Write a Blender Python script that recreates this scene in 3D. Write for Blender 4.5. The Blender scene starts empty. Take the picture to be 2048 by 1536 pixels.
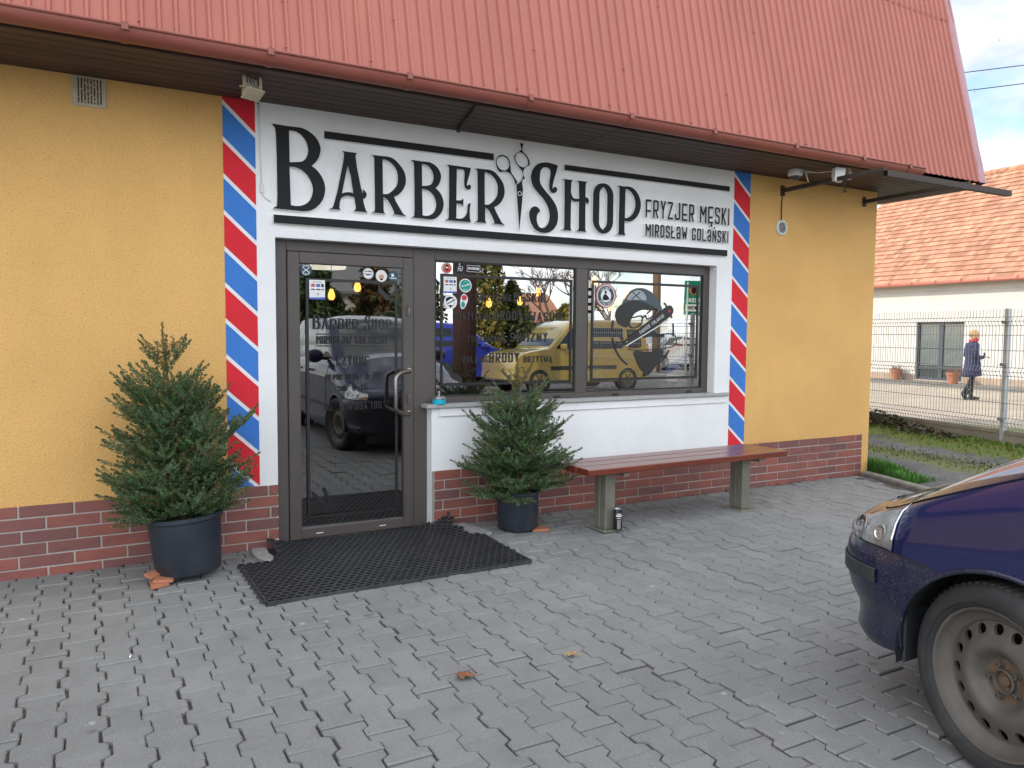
import bpy, math, random
import numpy as np
from mathutils import Vector, Matrix
from mathutils.geometry import tessellate_polygon

scene = bpy.context.scene
COL = scene.collection
R = math.radians
rng = random.Random(7)
nrng = np.random.default_rng(11)

# ---------------------------------------------------------------- materials
def new_mat(name):
    m = bpy.data.materials.new(name)
    m.use_nodes = True
    nt = m.node_tree
    b = nt.nodes['Principled BSDF']
    return m, nt, b

def node(nt, typ, **kw):
    n = nt.nodes.new(typ)
    for k, v in kw.items():
        if k.startswith('i_'):
            n.inputs[k[2:].replace('_', ' ')].default_value = v
        else:
            setattr(n, k, v)
    return n

def mixrgb(nt, fac, a, b, blend='MIX'):
    n = nt.nodes.new('ShaderNodeMix'); n.data_type = 'RGBA'; n.blend_type = blend
    for sock, val in ((n.inputs['Factor'], fac), (n.inputs['A'], a), (n.inputs['B'], b)):
        pass
    fi, ai, bi = n.inputs[0], n.inputs[6], n.inputs[7]
    for sock, val in ((fi, fac), (ai, a), (bi, b)):
        if hasattr(val, 'is_linked') or hasattr(val, 'links'):
            nt.links.new(val, sock)
        elif isinstance(val, (int, float)):
            sock.default_value = val
        else:
            sock.default_value = (*val[:3], 1)
    return n.outputs[2]

def ramp(nt, src, stops):
    n = nt.nodes.new('ShaderNodeValToRGB')
    cr = n.color_ramp
    while len(cr.elements) < len(stops):
        cr.elements.new(0.5)
    for e, (p, c) in zip(cr.elements, stops):
        e.position = p
        e.color = (c, c, c, 1) if isinstance(c, (int, float)) else (*c[:3], 1)
    nt.links.new(src, n.inputs[0])
    return n.outputs[0]

def noise(nt, co, scale, detail=3, rough=0.55, out='Fac'):
    n = nt.nodes.new('ShaderNodeTexNoise')
    n.inputs['Scale'].default_value = scale
    n.inputs['Detail'].default_value = detail
    n.inputs['Roughness'].default_value = rough
    nt.links.new(co, n.inputs['Vector'])
    return n.outputs[out]

def coords(nt, scale=(1, 1, 1)):
    g = nt.nodes.new('ShaderNodeNewGeometry')
    mp = nt.nodes.new('ShaderNodeMapping')
    mp.inputs['Scale'].default_value = scale
    nt.links.new(g.outputs['Position'], mp.inputs['Vector'])
    return mp.outputs['Vector']

def ocoords(nt, scale=(1, 1, 1)):
    g = nt.nodes.new('ShaderNodeTexCoord')
    mp = nt.nodes.new('ShaderNodeMapping')
    mp.inputs['Scale'].default_value = scale
    nt.links.new(g.outputs['Object'], mp.inputs['Vector'])
    return mp.outputs['Vector']

def add_bump(nt, b, src, strength=0.3, dist=0.003):
    n = nt.nodes.new('ShaderNodeBump')
    n.inputs['Strength'].default_value = strength
    n.inputs['Distance'].default_value = dist
    nt.links.new(src, n.inputs['Height'])
    nt.links.new(n.outputs[0], b.inputs['Normal'])

def pmat(name, base, rough=0.5, metal=0.0, var=0.12, vscale=6.0, bump=0.0, bscale=200, bdist=0.002,
         island=0.0, spec=0.5, coat=0.0, alt=None, altscale=3.0, altamt=0.5, stretch=(1, 1, 1), speck=None):
    """general procedural material: base colour, slow variation, optional second colour patches, per-piece variation, bump"""
    m, nt, b = new_mat(name)
    co = ocoords(nt, stretch)
    n1 = noise(nt, co, vscale, 4, 0.6)
    lo = tuple(c * (1 - var) for c in base); hi = tuple(min(1, c * (1 + var)) for c in base)
    col = mixrgb(nt, ramp(nt, n1, [(0.3, 0.0), (0.7, 1.0)]), lo, hi)
    if alt is not None:
        n2 = noise(nt, co, altscale, 5, 0.65)
        f = ramp(nt, n2, [(0.5, 0.0), (0.72, altamt)])
        col = mixrgb(nt, f, col, alt)
    if speck is not None:
        sc, colr, thr = speck
        n3 = noise(nt, co, sc, 2, 0.5)
        col = mixrgb(nt, ramp(nt, n3, [(thr, 0.0), (thr + 0.06, 1.0)]), col, colr)
    if island:
        g = nt.nodes.new('ShaderNodeNewGeometry')
        f = ramp(nt, g.outputs['Random Per Island'], [(0.0, 1 - island), (1.0, 1 + island)])
        # ramp clamps above one: build it with a map range
        mr = nt.nodes.new('ShaderNodeMapRange')
        mr.inputs[3].default_value = 1 - island; mr.inputs[4].default_value = 1 + island
        nt.links.new(g.outputs['Random Per Island'], mr.inputs[0])
        vm = nt.nodes.new('ShaderNodeVectorMath'); vm.operation = 'SCALE'
        nt.links.new(col, vm.inputs[0]); nt.links.new(mr.outputs[0], vm.inputs['Scale'])
        col = vm.outputs[0]
    nt.links.new(col, b.inputs['Base Color'])
    rr = nt.nodes.new('ShaderNodeMapRange')
    rr.inputs[3].default_value = max(0.02, rough * 0.85); rr.inputs[4].default_value = min(1, rough * 1.15)
    nt.links.new(n1, rr.inputs[0]); nt.links.new(rr.outputs[0], b.inputs['Roughness'])
    b.inputs['Metallic'].default_value = metal
    b.inputs['Specular IOR Level'].default_value = spec
    if coat:
        b.inputs['Coat Weight'].default_value = coat
        b.inputs['Coat Roughness'].default_value = 0.03
    if bump:
        add_bump(nt, b, noise(nt, co, bscale, 3, 0.6), bump, bdist)
    return m

def emat(name, col, strength):
    m, nt, b = new_mat(name)
    b.inputs['Base Color'].default_value = (*col, 1)
    b.inputs['Emission Color'].default_value = (*col, 1)
    b.inputs['Emission Strength'].default_value = strength
    return m

# ---------------------------------------------------------------- mesh builder
class MB:
    def __init__(s):
        s.v = []; s.f = []; s.m = []; s.s = []
    def add(s, vs, fs, mat=0, smooth=False):
        o = len(s.v)
        s.v.extend([tuple(map(float, p)) for p in vs])
        for f in fs:
            s.f.append(tuple(i + o for i in f)); s.m.append(mat); s.s.append(smooth)
        return s
    def quad(s, a, b, c, d, mat=0):
        return s.add([a, b, c, d], [(0, 1, 2, 3)], mat)
    def box(s, x0, x1, y0, y1, z0, z1, mat=0, bev=0.0, M=None, jit=None):
        x0, x1 = min(x0, x1), max(x0, x1); y0, y1 = min(y0, y1), max(y0, y1); z0, z1 = min(z0, z1), max(z0, z1)
        if bev <= 0:
            vs = [(x, y, z) for z in (z0, z1) for y in (y0, y1) for x in (x0, x1)]
            fs = [(0, 2, 3, 1), (4, 5, 7, 6), (0, 1, 5, 4), (2, 6, 7, 3), (0, 4, 6, 2), (1, 3, 7, 5)]
        else:
            b = min(bev, (x1 - x0) * .45, (y1 - y0) * .45, (z1 - z0) * .45)
            vs = []; idx = {}
            X = (x0, x1); Y = (y0, y1); Z = (z0, z1); sg = (1, -1)
            for i in (0, 1):
                for j in (0, 1):
                    for k in (0, 1):
                        for ax in range(3):
                            p = [X[i] + sg[i] * b, Y[j] + sg[j] * b, Z[k] + sg[k] * b]
                            p[ax] = (X[i], Y[j], Z[k])[ax]
                            idx[i, j, k, ax] = len(vs); vs.append(tuple(p))
            fs = []
            def q(*ks): fs.append(tuple(idx[k] for k in ks))
            q((0,0,0,0),(0,0,1,0),(0,1,1,0),(0,1,0,0)); q((1,0,0,0),(1,1,0,0),(1,1,1,0),(1,0,1,0))
            q((0,0,0,1),(1,0,0,1),(1,0,1,1),(0,0,1,1)); q((0,1,0,1),(0,1,1,1),(1,1,1,1),(1,1,0,1))
            q((0,0,0,2),(0,1,0,2),(1,1,0,2),(1,0,0,2)); q((0,0,1,2),(1,0,1,2),(1,1,1,2),(0,1,1,2))
            for j in (0, 1):
                for k in (0, 1):
                    a = [(0,j,k,1),(1,j,k,1),(1,j,k,2),(0,j,k,2)]
                    q(*(a if (j + k) % 2 else a[::-1]))
            for i in (0, 1):
                for k in (0, 1):
                    a = [(i,0,k,0),(i,1,k,0),(i,1,k,2),(i,0,k,2)]
                    q(*(a if (i + k) % 2 == 0 else a[::-1]))
            for i in (0, 1):
                for j in (0, 1):
                    a = [(i,j,0,0),(i,j,1,0),(i,j,1,1),(i,j,0,1)]
                    q(*(a if (i + j) % 2 else a[::-1]))
            for i in (0, 1):
                for j in (0, 1):
                    for k in (0, 1):
                        a = [(i,j,k,0),(i,j,k,1),(i,j,k,2)]
                        q(*(a if (i + j + k) % 2 else a[::-1]))
        if M is not None:
            vs = [tuple(M @ Vector(p)) for p in vs]
        return s.add(vs, fs, mat)
    def tube(s, path, r, n=8, mat=0, smooth=True, caps=True):
        P = [Vector(p) for p in path]
        rr = r if isinstance(r, (list, tuple)) else [r] * len(P)
        vs = []; fs = []
        up = None
        for i, p in enumerate(P):
            t = (P[min(i + 1, len(P) - 1)] - P[max(i - 1, 0)])
            if t.length < 1e-9: t = Vector((0, 0, 1))
            t.normalize()
            if up is None:
                up = Vector((0, 0, 1)) if abs(t.z) < 0.9 else Vector((1, 0, 0))
            a = t.cross(up)
            if a.length < 1e-6: a = t.cross(Vector((0, 1, 0)))
            a.normalize(); b = a.cross(t).normalized(); up = b
            for k in range(n):
                an = 2 * math.pi * k / n
                vs.append(p + a * math.cos(an) * rr[i] + b * math.sin(an) * rr[i])
        for i in range(len(P) - 1):
            for k in range(n):
                k2 = (k + 1) % n
                fs.append((i * n + k, i * n + k2, (i + 1) * n + k2, (i + 1) * n + k))
        if caps:
            fs.append(tuple(range(n - 1, -1, -1))); fs.append(tuple(range((len(P) - 1) * n, len(P) * n)))
        return s.add(vs, fs, mat, smooth)
    def lathe(s, prof, n=32, M=None, mat=0, smooth=True, mats=None):
        """prof: list of (r, z) going round the z axis, then moved by matrix M"""
        vs = []; fs = []; ms = []
        for (r, z) in prof:
            for k in range(n):
                a = 2 * math.pi * k / n
                p = Vector((r * math.cos(a), r * math.sin(a), z))
                vs.append(tuple(M @ p) if M is not None else tuple(p))
        for i in range(len(prof) - 1):
            for k in range(n):
                k2 = (k + 1) % n
                fs.append((i * n + k, i * n + k2, (i + 1) * n + k2, (i + 1) * n + k))
                ms.append(mats[i] if mats else mat)
        o = len(s.v)
        s.v.extend([tuple(map(float, p)) for p in vs])
        for f, m_ in zip(fs, ms):
            s.f.append(tuple(i + o for i in f)); s.m.append(m_); s.s.append(smooth)
        return s
    def prism(s, contours, y0, y1, mf=0, ms=1, smooth=False):
        """contours in the x-z plane (first outer, rest holes); face at y0 (towards -y), sides back to y1"""
        cs = [[(float(a), float(b)) for a, b in c] for c in contours]
        flat = [p for c in cs for p in c]
        tris = tessellate_polygon([[Vector((a, b, 0)) for a, b in c] for c in cs])
        o = len(s.v)
        s.v.extend([(a, y0, b) for a, b in flat])
        for t in tris:
            (ax, az), (bx, bz), (cx, cz) = (flat[i] for i in t)
            if (bx - ax) * (cz - az) - (bz - az) * (cx - ax) < 0: t = t[::-1]
            s.f.append(tuple(i + o for i in t)); s.m.append(mf); s.s.append(False)
        if y1 is not None:
            for ci, c in enumerate(cs):
                ar = sum(c[i][0] * c[(i + 1) % len(c)][1] - c[(i + 1) % len(c)][0] * c[i][1] for i in range(len(c)))
                ccw = ar > 0
                if ci > 0: ccw = not ccw
                o = len(s.v); n = len(c)
                s.v.extend([(a, y0, b) for a, b in c]); s.v.extend([(a, y1, b) for a, b in c])
                for i in range(n):
                    j = (i + 1) % n
                    q = (i, i + n, j + n, j) if ccw else (i, j, j + n, i + n)
                    s.f.append(tuple(t + o for t in q)); s.m.append(ms); s.s.append(False)
        return s
    def build(s, name, mats, parent=None, angle=None, loc=None):
        used = sorted({i for f in s.f for i in f})
        if len(used) < len(s.v):
            mp_ = {o_: n_ for n_, o_ in enumerate(used)}
            s.v = [s.v[i] for i in used]; s.f = [tuple(mp_[i] for i in f) for f in s.f]
        me = bpy.data.meshes.new(name)
        me.from_pydata(s.v, [], s.f)
        mats = mats if isinstance(mats, (list, tuple)) else [mats]
        for m in mats: me.materials.append(m)
        n = len(s.f)
        me.polygons.foreach_set('material_index', np.array(s.m, dtype=np.int32))
        me.polygons.foreach_set('use_smooth', np.array(s.s, dtype=bool))
        if angle is not None:
            me.polygons.foreach_set('use_smooth', np.ones(n, dtype=bool))
            me.set_sharp_from_angle(angle=R(angle))
        me.update()
        o = bpy.data.objects.new(name, me); COL.objects.link(o)
        if parent is not None: o.parent = parent
        if loc is not None: o.location = loc
        return o

def thing(name, label, cat, loc=(0, 0, 0), group=None):
    o = bpy.data.objects.new(name, None); COL.objects.link(o)
    o.location = loc; o.empty_display_size = 0.1
    return tag(o, label, cat, group)

def tag(o, label=None, cat=None, group=None, kind=None):
    if label: o['label'] = label
    if cat: o['category'] = cat
    if group: o['group'] = group
    if kind: o['kind'] = kind
    return o

def under(o, root):
    """parent o to root keeping its world place"""
    o.parent = root
    o.matrix_parent_inverse = Matrix.Translation(root.location).inverted() @ Matrix.Identity(4)
    return o

def P(mb, name, mats, root, angle=None, label=None):
    """build a part in world coordinates under its thing"""
    o = mb.build(name, mats, None, angle)
    o.parent = root
    base = root
    off = Vector((0, 0, 0))
    while base is not None:
        off += base.location; base = base.parent
    o.location = -off
    if label: o['label'] = label
    return o

def S(mb, name, mats, angle=None):
    return tag(mb.build(name, mats, None, angle), kind='structure')

def copy_tree(o, parent=None):
    c = o.copy(); COL.objects.link(c)
    if parent is not None: c.parent = parent
    for ch in list(o.children):
        copy_tree(ch, c)
    return c

# ---------------------------------------------------------------- outlines and lettering
def cr_points(pts, sub, closed):
    n = len(pts); out = []
    rngi = range(n) if closed else range(n - 1)
    for i in rngi:
        if closed:
            p0, p1, p2, p3 = pts[(i - 1) % n], pts[i], pts[(i + 1) % n], pts[(i + 2) % n]
        else:
            p1, p2 = pts[i], pts[i + 1]
            p0 = pts[i - 1] if i > 0 else tuple(2 * a - b for a, b in zip(p1, p2))
            p3 = pts[i + 2] if i + 2 < n else tuple(2 * b - a for a, b in zip(p1, p2))
        for k in range(sub):
            t = k / sub; t2 = t * t; t3 = t2 * t
            out.append(tuple(0.5 * (2 * b + (c - a) * t + (2 * a - 5 * b + 4 * c - d) * t2 + (3 * b - a - 3 * c + d) * t3)
                             for a, b, c, d in zip(p0, p1, p2, p3)))
    if not closed: out.append(pts[-1])
    return out

def contour(txt, sub=5, scale=0.001):
    pts = []
    for t in txt.split():
        st = t.endswith('*'); a, b = t.rstrip('*').split(',')
        pts.append((float(a) * scale, float(b) * scale, st))
    cor = [i for i, p in enumerate(pts) if p[2]]
    xy = [(p[0], p[1]) for p in pts]
    if not cor: return cr_points(xy, sub, True)
    n = len(pts); out = []
    for a, b in zip(cor, cor[1:] + [cor[0] + n]):
        seg = [xy[i % n] for i in range(a, b + 1)]
        out += seg[:-1] if len(seg) == 2 else cr_points(seg, sub, False)[:-1]
    return out

def fit(cs, box):
    """scale contours from their own bounding box into box = (x0, x1, z0, z1)"""
    xs = [p[0] for p in cs[0]]; zs = [p[1] for p in cs[0]]
    a0, a1, b0, b1 = min(xs), max(xs), min(zs), max(zs)
    x0, x1, z0, z1 = box
    return [[(x0 + (p[0] - a0) / (a1 - a0) * (x1 - x0), z0 + (p[1] - b0) / (b1 - b0) * (z1 - z0)) for p in c] for c in cs]

def fillet(pts, rad):
    out = []
    n = len(pts)
    for i, p in enumerate(pts):
        r_ = rad if (len(p) > 2 and p[2]) else 0
        if r_ == 0 or i in (0, n - 1):
            out.append((p[0], p[1])); continue
        a = Vector(pts[i - 1][:2]); b = Vector(p[:2]); c = Vector(pts[i + 1][:2])
        u = (a - b); v = (c - b)
        r1 = min(r_, u.length * .5, v.length * .5)
        p0 = b + u.normalized() * r1; p2 = b + v.normalized() * r1
        for k in range(6):
            t = k / 5
            q = p0 * (1 - t) ** 2 + b * 2 * t * (1 - t) + p2 * t * t
            out.append((q.x, q.y))
    return out

def stroke_poly(pts, t):
    """outline polygon of a polyline of half width t (square ends, mitred bends)"""
    V = [Vector(p) for p in pts]
    L = []; Rr = []
    for i, p in enumerate(V):
        d1 = (V[i] - V[i - 1]).normalized() if i > 0 else None
        d2 = (V[i + 1] - V[i]).normalized() if i < len(V) - 1 else None
        if d1 is None: d1 = d2
        if d2 is None: d2 = d1
        n1 = Vector((-d1.y, d1.x)); n2 = Vector((-d2.y, d2.x))
        m = n1 + n2
        if m.length < 1e-6: m = n1
        m.normalize()
        k = t / max(0.45, m.dot(n1))
        L.append((p.x + m.x * k, p.y + m.y * k)); Rr.append((p.x - m.x * k, p.y - m.y * k))
    return L + Rr[::-1]

def glyph_strokes(ch, w, t):
    """condensed capitals as strokes in a box of width w and height 1; True marks a rounded bend"""
    a = t / 2; L = a; Q = w - a; B = a; T = 1 - a; M = 0.47; c = w / 2; q = True
    O = [(c, T), (L, T, q), (L, B, q), (Q, B, q), (Q, T, q), (c, T)]
    S_ = [(Q, T * .74), (Q, T, q), (L, T, q), (L, .56, q), (Q, .44, q), (Q, B, q), (L, B, q), (L, .26)]
    g = {
     'A': [[(L, 0), (c, T + a * .4), (Q, 0)], [(L + w * .14, .28), (Q - w * .14, .28)]],
     'a': [[(L, .66), (L, T, q), (Q, T, q), (Q, 0)], [(Q, .46), (L, .46, q), (L, B, q), (Q, B)]],
     'B': [[(L, 0), (L, T), (Q, T, q), (Q, M + .03, q), (L, M)], [(L, M), (Q, M, q), (Q, B, q), (L - a, B)]],
     'C': [[(Q, .72), (Q, T, q), (L, T, q), (L, B, q), (Q, B, q), (Q, .28)]],
     'D': [[(L, 0), (L, T), (Q, T, q), (Q, B, q), (L - a, B)]],
     'E': [[(w, T), (L, T), (L, B), (w, B)], [(L, .36), (w * .92, .36)]],
     'F': [[(L, 0), (L, T), (w, T)], [(L, .36), (w * .92, .36)]],
     'G': [[(Q, .72), (Q, T, q), (L, T, q), (L, B, q), (Q, B, q), (Q, .42), (c, .42)]],
     'H': [[(L, 0), (L, 1)], [(Q, 0), (Q, 1)], [(L, .5), (Q, .5)]],
     'I': [[(L, 0), (L, 1)]],
     'J': [[(Q, 1), (Q, B, q), (L, B, q), (L, .34)]],
     'K': [[(L, 0), (L, 1)], [(Q, 1), (L + a, .42)], [(L + a * 1.6, .52), (Q, 0)]],
     'L': [[(L, 1), (L, B), (w, B)]],
     'M': [[(L, 0), (L, T), (c, .45), (Q, T), (Q, 0)]],
     'N': [[(L, 0), (L, T), (Q, B), (Q, 1)]],
     'O': [O],
     'P': [[(L, 0), (L, T), (Q, T, q), (Q, .42, q), (L, .42)]],
     'R': [[(L, 0), (L, T), (Q, T, q), (Q, .42, q), (L, .42)], [(c, .42), (Q, 0)]],
     'S': [S_],
     'T': [[(c, 0), (c, 1)], [(0, T), (w, T)]],
     'U': [[(L, 1), (L, B, q), (Q, B, q), (Q, 1)]],
     'V': [[(L, 1), (c, B), (Q, 1)]],
     'W': [[(L, 1), (w * .27, B), (c, .6), (w * .73, B), (Q, 1)]],
     'Y': [[(L, 1), (c, .44), (Q, 1)], [(c, .48), (c, 0)]],
     'Z': [[(0, T), (Q, T), (L, B), (w, B)]],
     '&': [[(w, B), (L + a, .8, q), (c, T, q), (Q - a, .8, q), (L, .3, q), (c, B, q), (w, .42)]],
     '-': [[(0, .48), (w, .48)]],
     '.': [[(0, a), (t, a)]],
     '0': [O], '1': [[(L, .8), (c, T), (c, 0)]],
     '2': [[(L, .72), (L, T, q), (Q, T, q), (Q, .55, q), (L, B), (w, B)]],
     '4': [[(w, .25), (L, .25), (c, 1)], [(Q - a, .5), (Q - a, 0)]],
     '5': [[(w, T), (L, T), (L, .58), (Q, .58, q), (Q, B, q), (L, B, q), (L, .22)]],
     '6': [[(Q, .75), (Q, T, q), (L, T, q), (L, B, q), (Q, B, q), (Q, .52, q), (L, .52)]],
     '7': [[(0, T), (Q, T), (c - a, 0)]],
     '8': [[(c, .52), (L, .52, q), (L, T, q), (Q, T, q), (Q, .52, q), (c, .52)], [(c, .52), (L, .52, q), (L, B, q), (Q, B, q), (Q, .52, q), (c, .52)]],
     '9': [[(Q, .48), (L, .48, q), (L, T, q), (Q, T, q), (Q, B, q), (L, B, q), (L, .25)]],
    }
    extra = {'Ę': ('E', [[(w * .7, 0), (w * .62, -.12), (w * .9, -.14)]]), 'Ą': ('A', [[(Q, 0), (Q - a, -.12), (w * 1.05, -.14)]]),
             'Ł': ('L', [[(-w * .12, .38), (w * .62, .58)]]), 'Ń': ('N', [[(c - a, 1.1), (c + a, 1.2)]]),
             'Ż': ('Z', [[(c - a, 1.13), (c + a, 1.13)]]), 'Ó': ('O', [[(c - a, 1.08), (c + a, 1.2)]])}
    if ch in extra:
        b, e = extra[ch]
        return g[b] + e
    return g[ch]

WID = {'I': .32, 'M': 1.25, 'W': 1.4, '.': .3, '-': .7, '1': .7, 'Ł': 1.0, '&': 1.1}

def text_mesh(mb, txt, box, y0, y1=None, t=0.13, w=0.42, gap=0.12, space=0.3, serif=False, mf=0, ms=0):
    """writes txt between x0..x1 on baseline z0 with cap height z1-z0"""
    x0, x1, z0, z1 = box
    pos = []; cur = 0
    for ch in txt:
        if ch == ' ':
            cur += space; continue
        cw = w * WID.get(ch, 1.0)
        if ch in 'I.': cw = t
        pos.append((ch, cur, cw)); cur += cw + gap
    tot = cur - gap
    sx = (x1 - x0) / tot; sz = (z1 - z0)
    k = 0
    for ch, px, cw in pos:
        for st in glyph_strokes(ch, cw, t):
            pl = fillet([(p[0] * sx, p[1] * sz) + tuple(p[2:]) for p in st], t * sz * .9)
            hw = t * min(sz, sx) / 2
            n_ = len(pl)
            for i_ in range(n_ - 1):
                k += 1
                yy = y0 - 0.00012 * (k % 5)
                A_, B_ = Vector(pl[i_]), Vector(pl[i_ + 1])
                if (B_ - A_).length < 1e-7: continue
                e_ = (B_ - A_).normalized(); nn_ = Vector((-e_.y, e_.x)) * hw
                ext = e_ * (hw * .35)
                A2 = A_ - (ext if i_ > 0 else e_ * 0); B2 = B_ + (ext if i_ < n_ - 2 else e_ * 0)
                poly = [A2 + nn_, A2 - nn_, B2 - nn_, B2 + nn_]
                mb.prism([[(x0 + px * sx + q_.x, z0 + q_.y) for q_ in poly]], yy, y1, mf, ms)
            if serif:
                for e in (pl[0], pl[-1]):
                    if e[1] < .08 * sz or e[1] > .92 * sz:
                        zb = z0 + (0 if e[1] < .5 * sz else sz - .05 * sz)
                        xc = x0 + px * sx + e[0]
                        mb.prism([[(xc - hw * 2, zb), (xc + hw * 2, zb), (xc + hw * 2, zb + .05 * sz), (xc - hw * 2, zb + .05 * sz)]], yy - .0001, y1, mf, ms)
    return mb

def disc(mb, cx, cz, r, y, mat=0, n=28, rz=None):
    rz = rz or r
    mb.prism([[(cx + r * math.cos(2 * math.pi * k / n), cz + rz * math.sin(2 * math.pi * k / n)) for k in range(n)]], y, None, mat, mat)

def ringp(mb, cx, cz, r0, r1, y, mat=0, n=28, a0=0, a1=2 * math.pi):
    m = n + 1
    A = [a0 + (a1 - a0) * k / n for k in range(m)]
    vs = [(cx + r0 * math.cos(a), y, cz + r0 * math.sin(a)) for a in A] + [(cx + r1 * math.cos(a), y, cz + r1 * math.sin(a)) for a in A]
    mb.add(vs, [(i, i + m, i + m + 1, i + 1) for i in range(n)], mat)
# ---------------------------------------------------------------- camera
CAMX = (0.0, -5.357493, 1.47)
F_PX = 1551.17
yaw, pitch, roll = R(29.01976), R(3.73189), R(0.43223)
fw = Vector((math.sin(yaw) * math.cos(pitch), math.cos(yaw) * math.cos(pitch), -math.sin(pitch)))
rt = Vector((math.cos(yaw), -math.sin(yaw), 0)); up = rt.cross(fw)
rt2 = rt * math.cos(roll) + up * math.sin(roll); up2 = up * math.cos(roll) - rt * math.sin(roll)
cam_d = bpy.data.cameras.new('camera'); cam = bpy.data.objects.new('camera', cam_d); COL.objects.link(cam)
cam.matrix_world = Matrix(((rt2.x, up2.x, -fw.x, CAMX[0]), (rt2.y, up2.y, -fw.y, CAMX[1]), (rt2.z, up2.z, -fw.z, CAMX[2]), (0, 0, 0, 1)))
cam_d.sensor_width = 36; cam_d.lens = F_PX / 2048 * 36
cam_d.clip_start = 0.05; cam_d.clip_end = 2000
scene.camera = cam

# ---------------------------------------------------------------- light
SUN = Vector((-0.66, 0.60, 0.50)).normalized()     # towards the sun: behind and left of the shop
sun_d = bpy.data.lights.new('sun', 'SUN'); sun = bpy.data.objects.new('sun', sun_d); COL.objects.link(sun)
sun_d.energy = 2.0; sun_d.angle = R(0.6); sun_d.color = (1.0, 0.93, 0.82)
sun.rotation_euler = SUN.to_track_quat('Z', 'Y').to_euler()
sun.location = (-10, 12, 12)

w = bpy.data.worlds.new('World'); scene.world = w; w.use_nodes = True
nt = w.node_tree
bg = nt.nodes['Background']
sky = nt.nodes.new('ShaderNodeTexSky'); sky.sky_type = 'NISHITA'; sky.sun_disc = False
sky.sun_elevation = math.asin(SUN.z); sky.sun_rotation = math.atan2(SUN.x, SUN.y)
sky.air_density = 1.0; sky.dust_density = 1.0; sky.ozone_density = 1.2
# broken cloud: white banks over the blue, laid out by direction on a flat layer
tc = nt.nodes.new('ShaderNodeTexCoord')
sep = nt.nodes.new('ShaderNodeSeparateXYZ'); nt.links.new(tc.outputs['Generated'], sep.inputs[0])
mx = nt.nodes.new('ShaderNodeMath'); mx.operation = 'MAXIMUM'; mx.inputs[1].default_value = 0.0
nt.links.new(sep.outputs['Z'], mx.inputs[0])
ad = nt.nodes.new('ShaderNodeMath'); ad.operation = 'ADD'; ad.inputs[1].default_value = 0.25
nt.links.new(mx.outputs[0], ad.inputs[0])
cmb = nt.nodes.new('ShaderNodeCombineXYZ')
for ax in ('X', 'Y'):
    dv = nt.nodes.new('ShaderNodeMath'); dv.operation = 'DIVIDE'
    nt.links.new(sep.outputs[ax], dv.inputs[0]); nt.links.new(ad.outputs[0], dv.inputs[1]); nt.links.new(dv.outputs[0], cmb.inputs[ax])
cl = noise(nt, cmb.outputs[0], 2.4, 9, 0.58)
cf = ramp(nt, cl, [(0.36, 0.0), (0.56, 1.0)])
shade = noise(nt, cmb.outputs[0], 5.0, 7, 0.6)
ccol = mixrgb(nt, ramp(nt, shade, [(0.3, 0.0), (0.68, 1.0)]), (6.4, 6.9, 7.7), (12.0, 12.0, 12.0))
# clouds dimmed in view and made brighter behind the camera, lighting the shop front
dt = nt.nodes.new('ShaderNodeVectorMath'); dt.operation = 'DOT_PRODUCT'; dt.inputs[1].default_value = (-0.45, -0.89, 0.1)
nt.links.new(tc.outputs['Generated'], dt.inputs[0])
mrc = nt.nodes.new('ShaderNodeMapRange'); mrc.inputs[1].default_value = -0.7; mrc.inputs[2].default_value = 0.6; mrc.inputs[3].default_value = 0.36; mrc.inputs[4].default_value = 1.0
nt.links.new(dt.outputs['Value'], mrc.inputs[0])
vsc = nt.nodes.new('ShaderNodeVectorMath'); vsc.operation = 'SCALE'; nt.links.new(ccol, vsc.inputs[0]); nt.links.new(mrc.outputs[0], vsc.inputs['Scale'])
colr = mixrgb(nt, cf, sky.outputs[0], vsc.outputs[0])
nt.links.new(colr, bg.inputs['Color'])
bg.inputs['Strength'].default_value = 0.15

scene.view_settings.view_transform = 'Standard'
scene.view_settings.look = 'None'
scene.view_settings.exposure = 1.08
scene.view_settings.gamma = 1.0
scene.cycles.use_denoising = True
scene.cycles.max_bounces = 10
scene.cycles.transparent_max_bounces = 16
# ---------------------------------------------------------------- ground
m_paver, nt, b = new_mat('concrete_paver')
co = ocoords(nt)
g = nt.nodes.new('ShaderNodeNewGeometry')
n_big = noise(nt, co, 0.55, 5, 0.6); n_mid = noise(nt, co, 7, 5, 0.65); n_fine = noise(nt, co, 190, 2, 0.6)
col = mixrgb(nt, ramp(nt, n_big, [(0.35, 0), (0.65, 1)]), (0.178, 0.181, 0.178), (0.228, 0.230, 0.223))
col = mixrgb(nt, ramp(nt, n_mid, [(0.45, 0), (0.75, 0.45)]), col, (0.135, 0.134, 0.126))
isl = nt.nodes.new('ShaderNodeMapRange'); isl.inputs[3].default_value = 0.93; isl.inputs[4].default_value = 1.06
nt.links.new(g.outputs['Random Per Island'], isl.inputs[0])
vm = nt.nodes.new('ShaderNodeVectorMath'); vm.operation = 'SCALE'
nt.links.new(col, vm.inputs[0]); nt.links.new(isl.outputs[0], vm.inputs['Scale']); col = vm.outputs[0]
col = mixrgb(nt, ramp(nt, n_fine, [(0.63, 0), (0.70, 0.9)]), col, (0.36, 0.36, 0.35))
col = mixrgb(nt, ramp(nt, noise(nt, co, 150, 2, 0.5), [(0.30, 0.75), (0.37, 0)]), col, (0.10, 0.10, 0.10))
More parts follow.
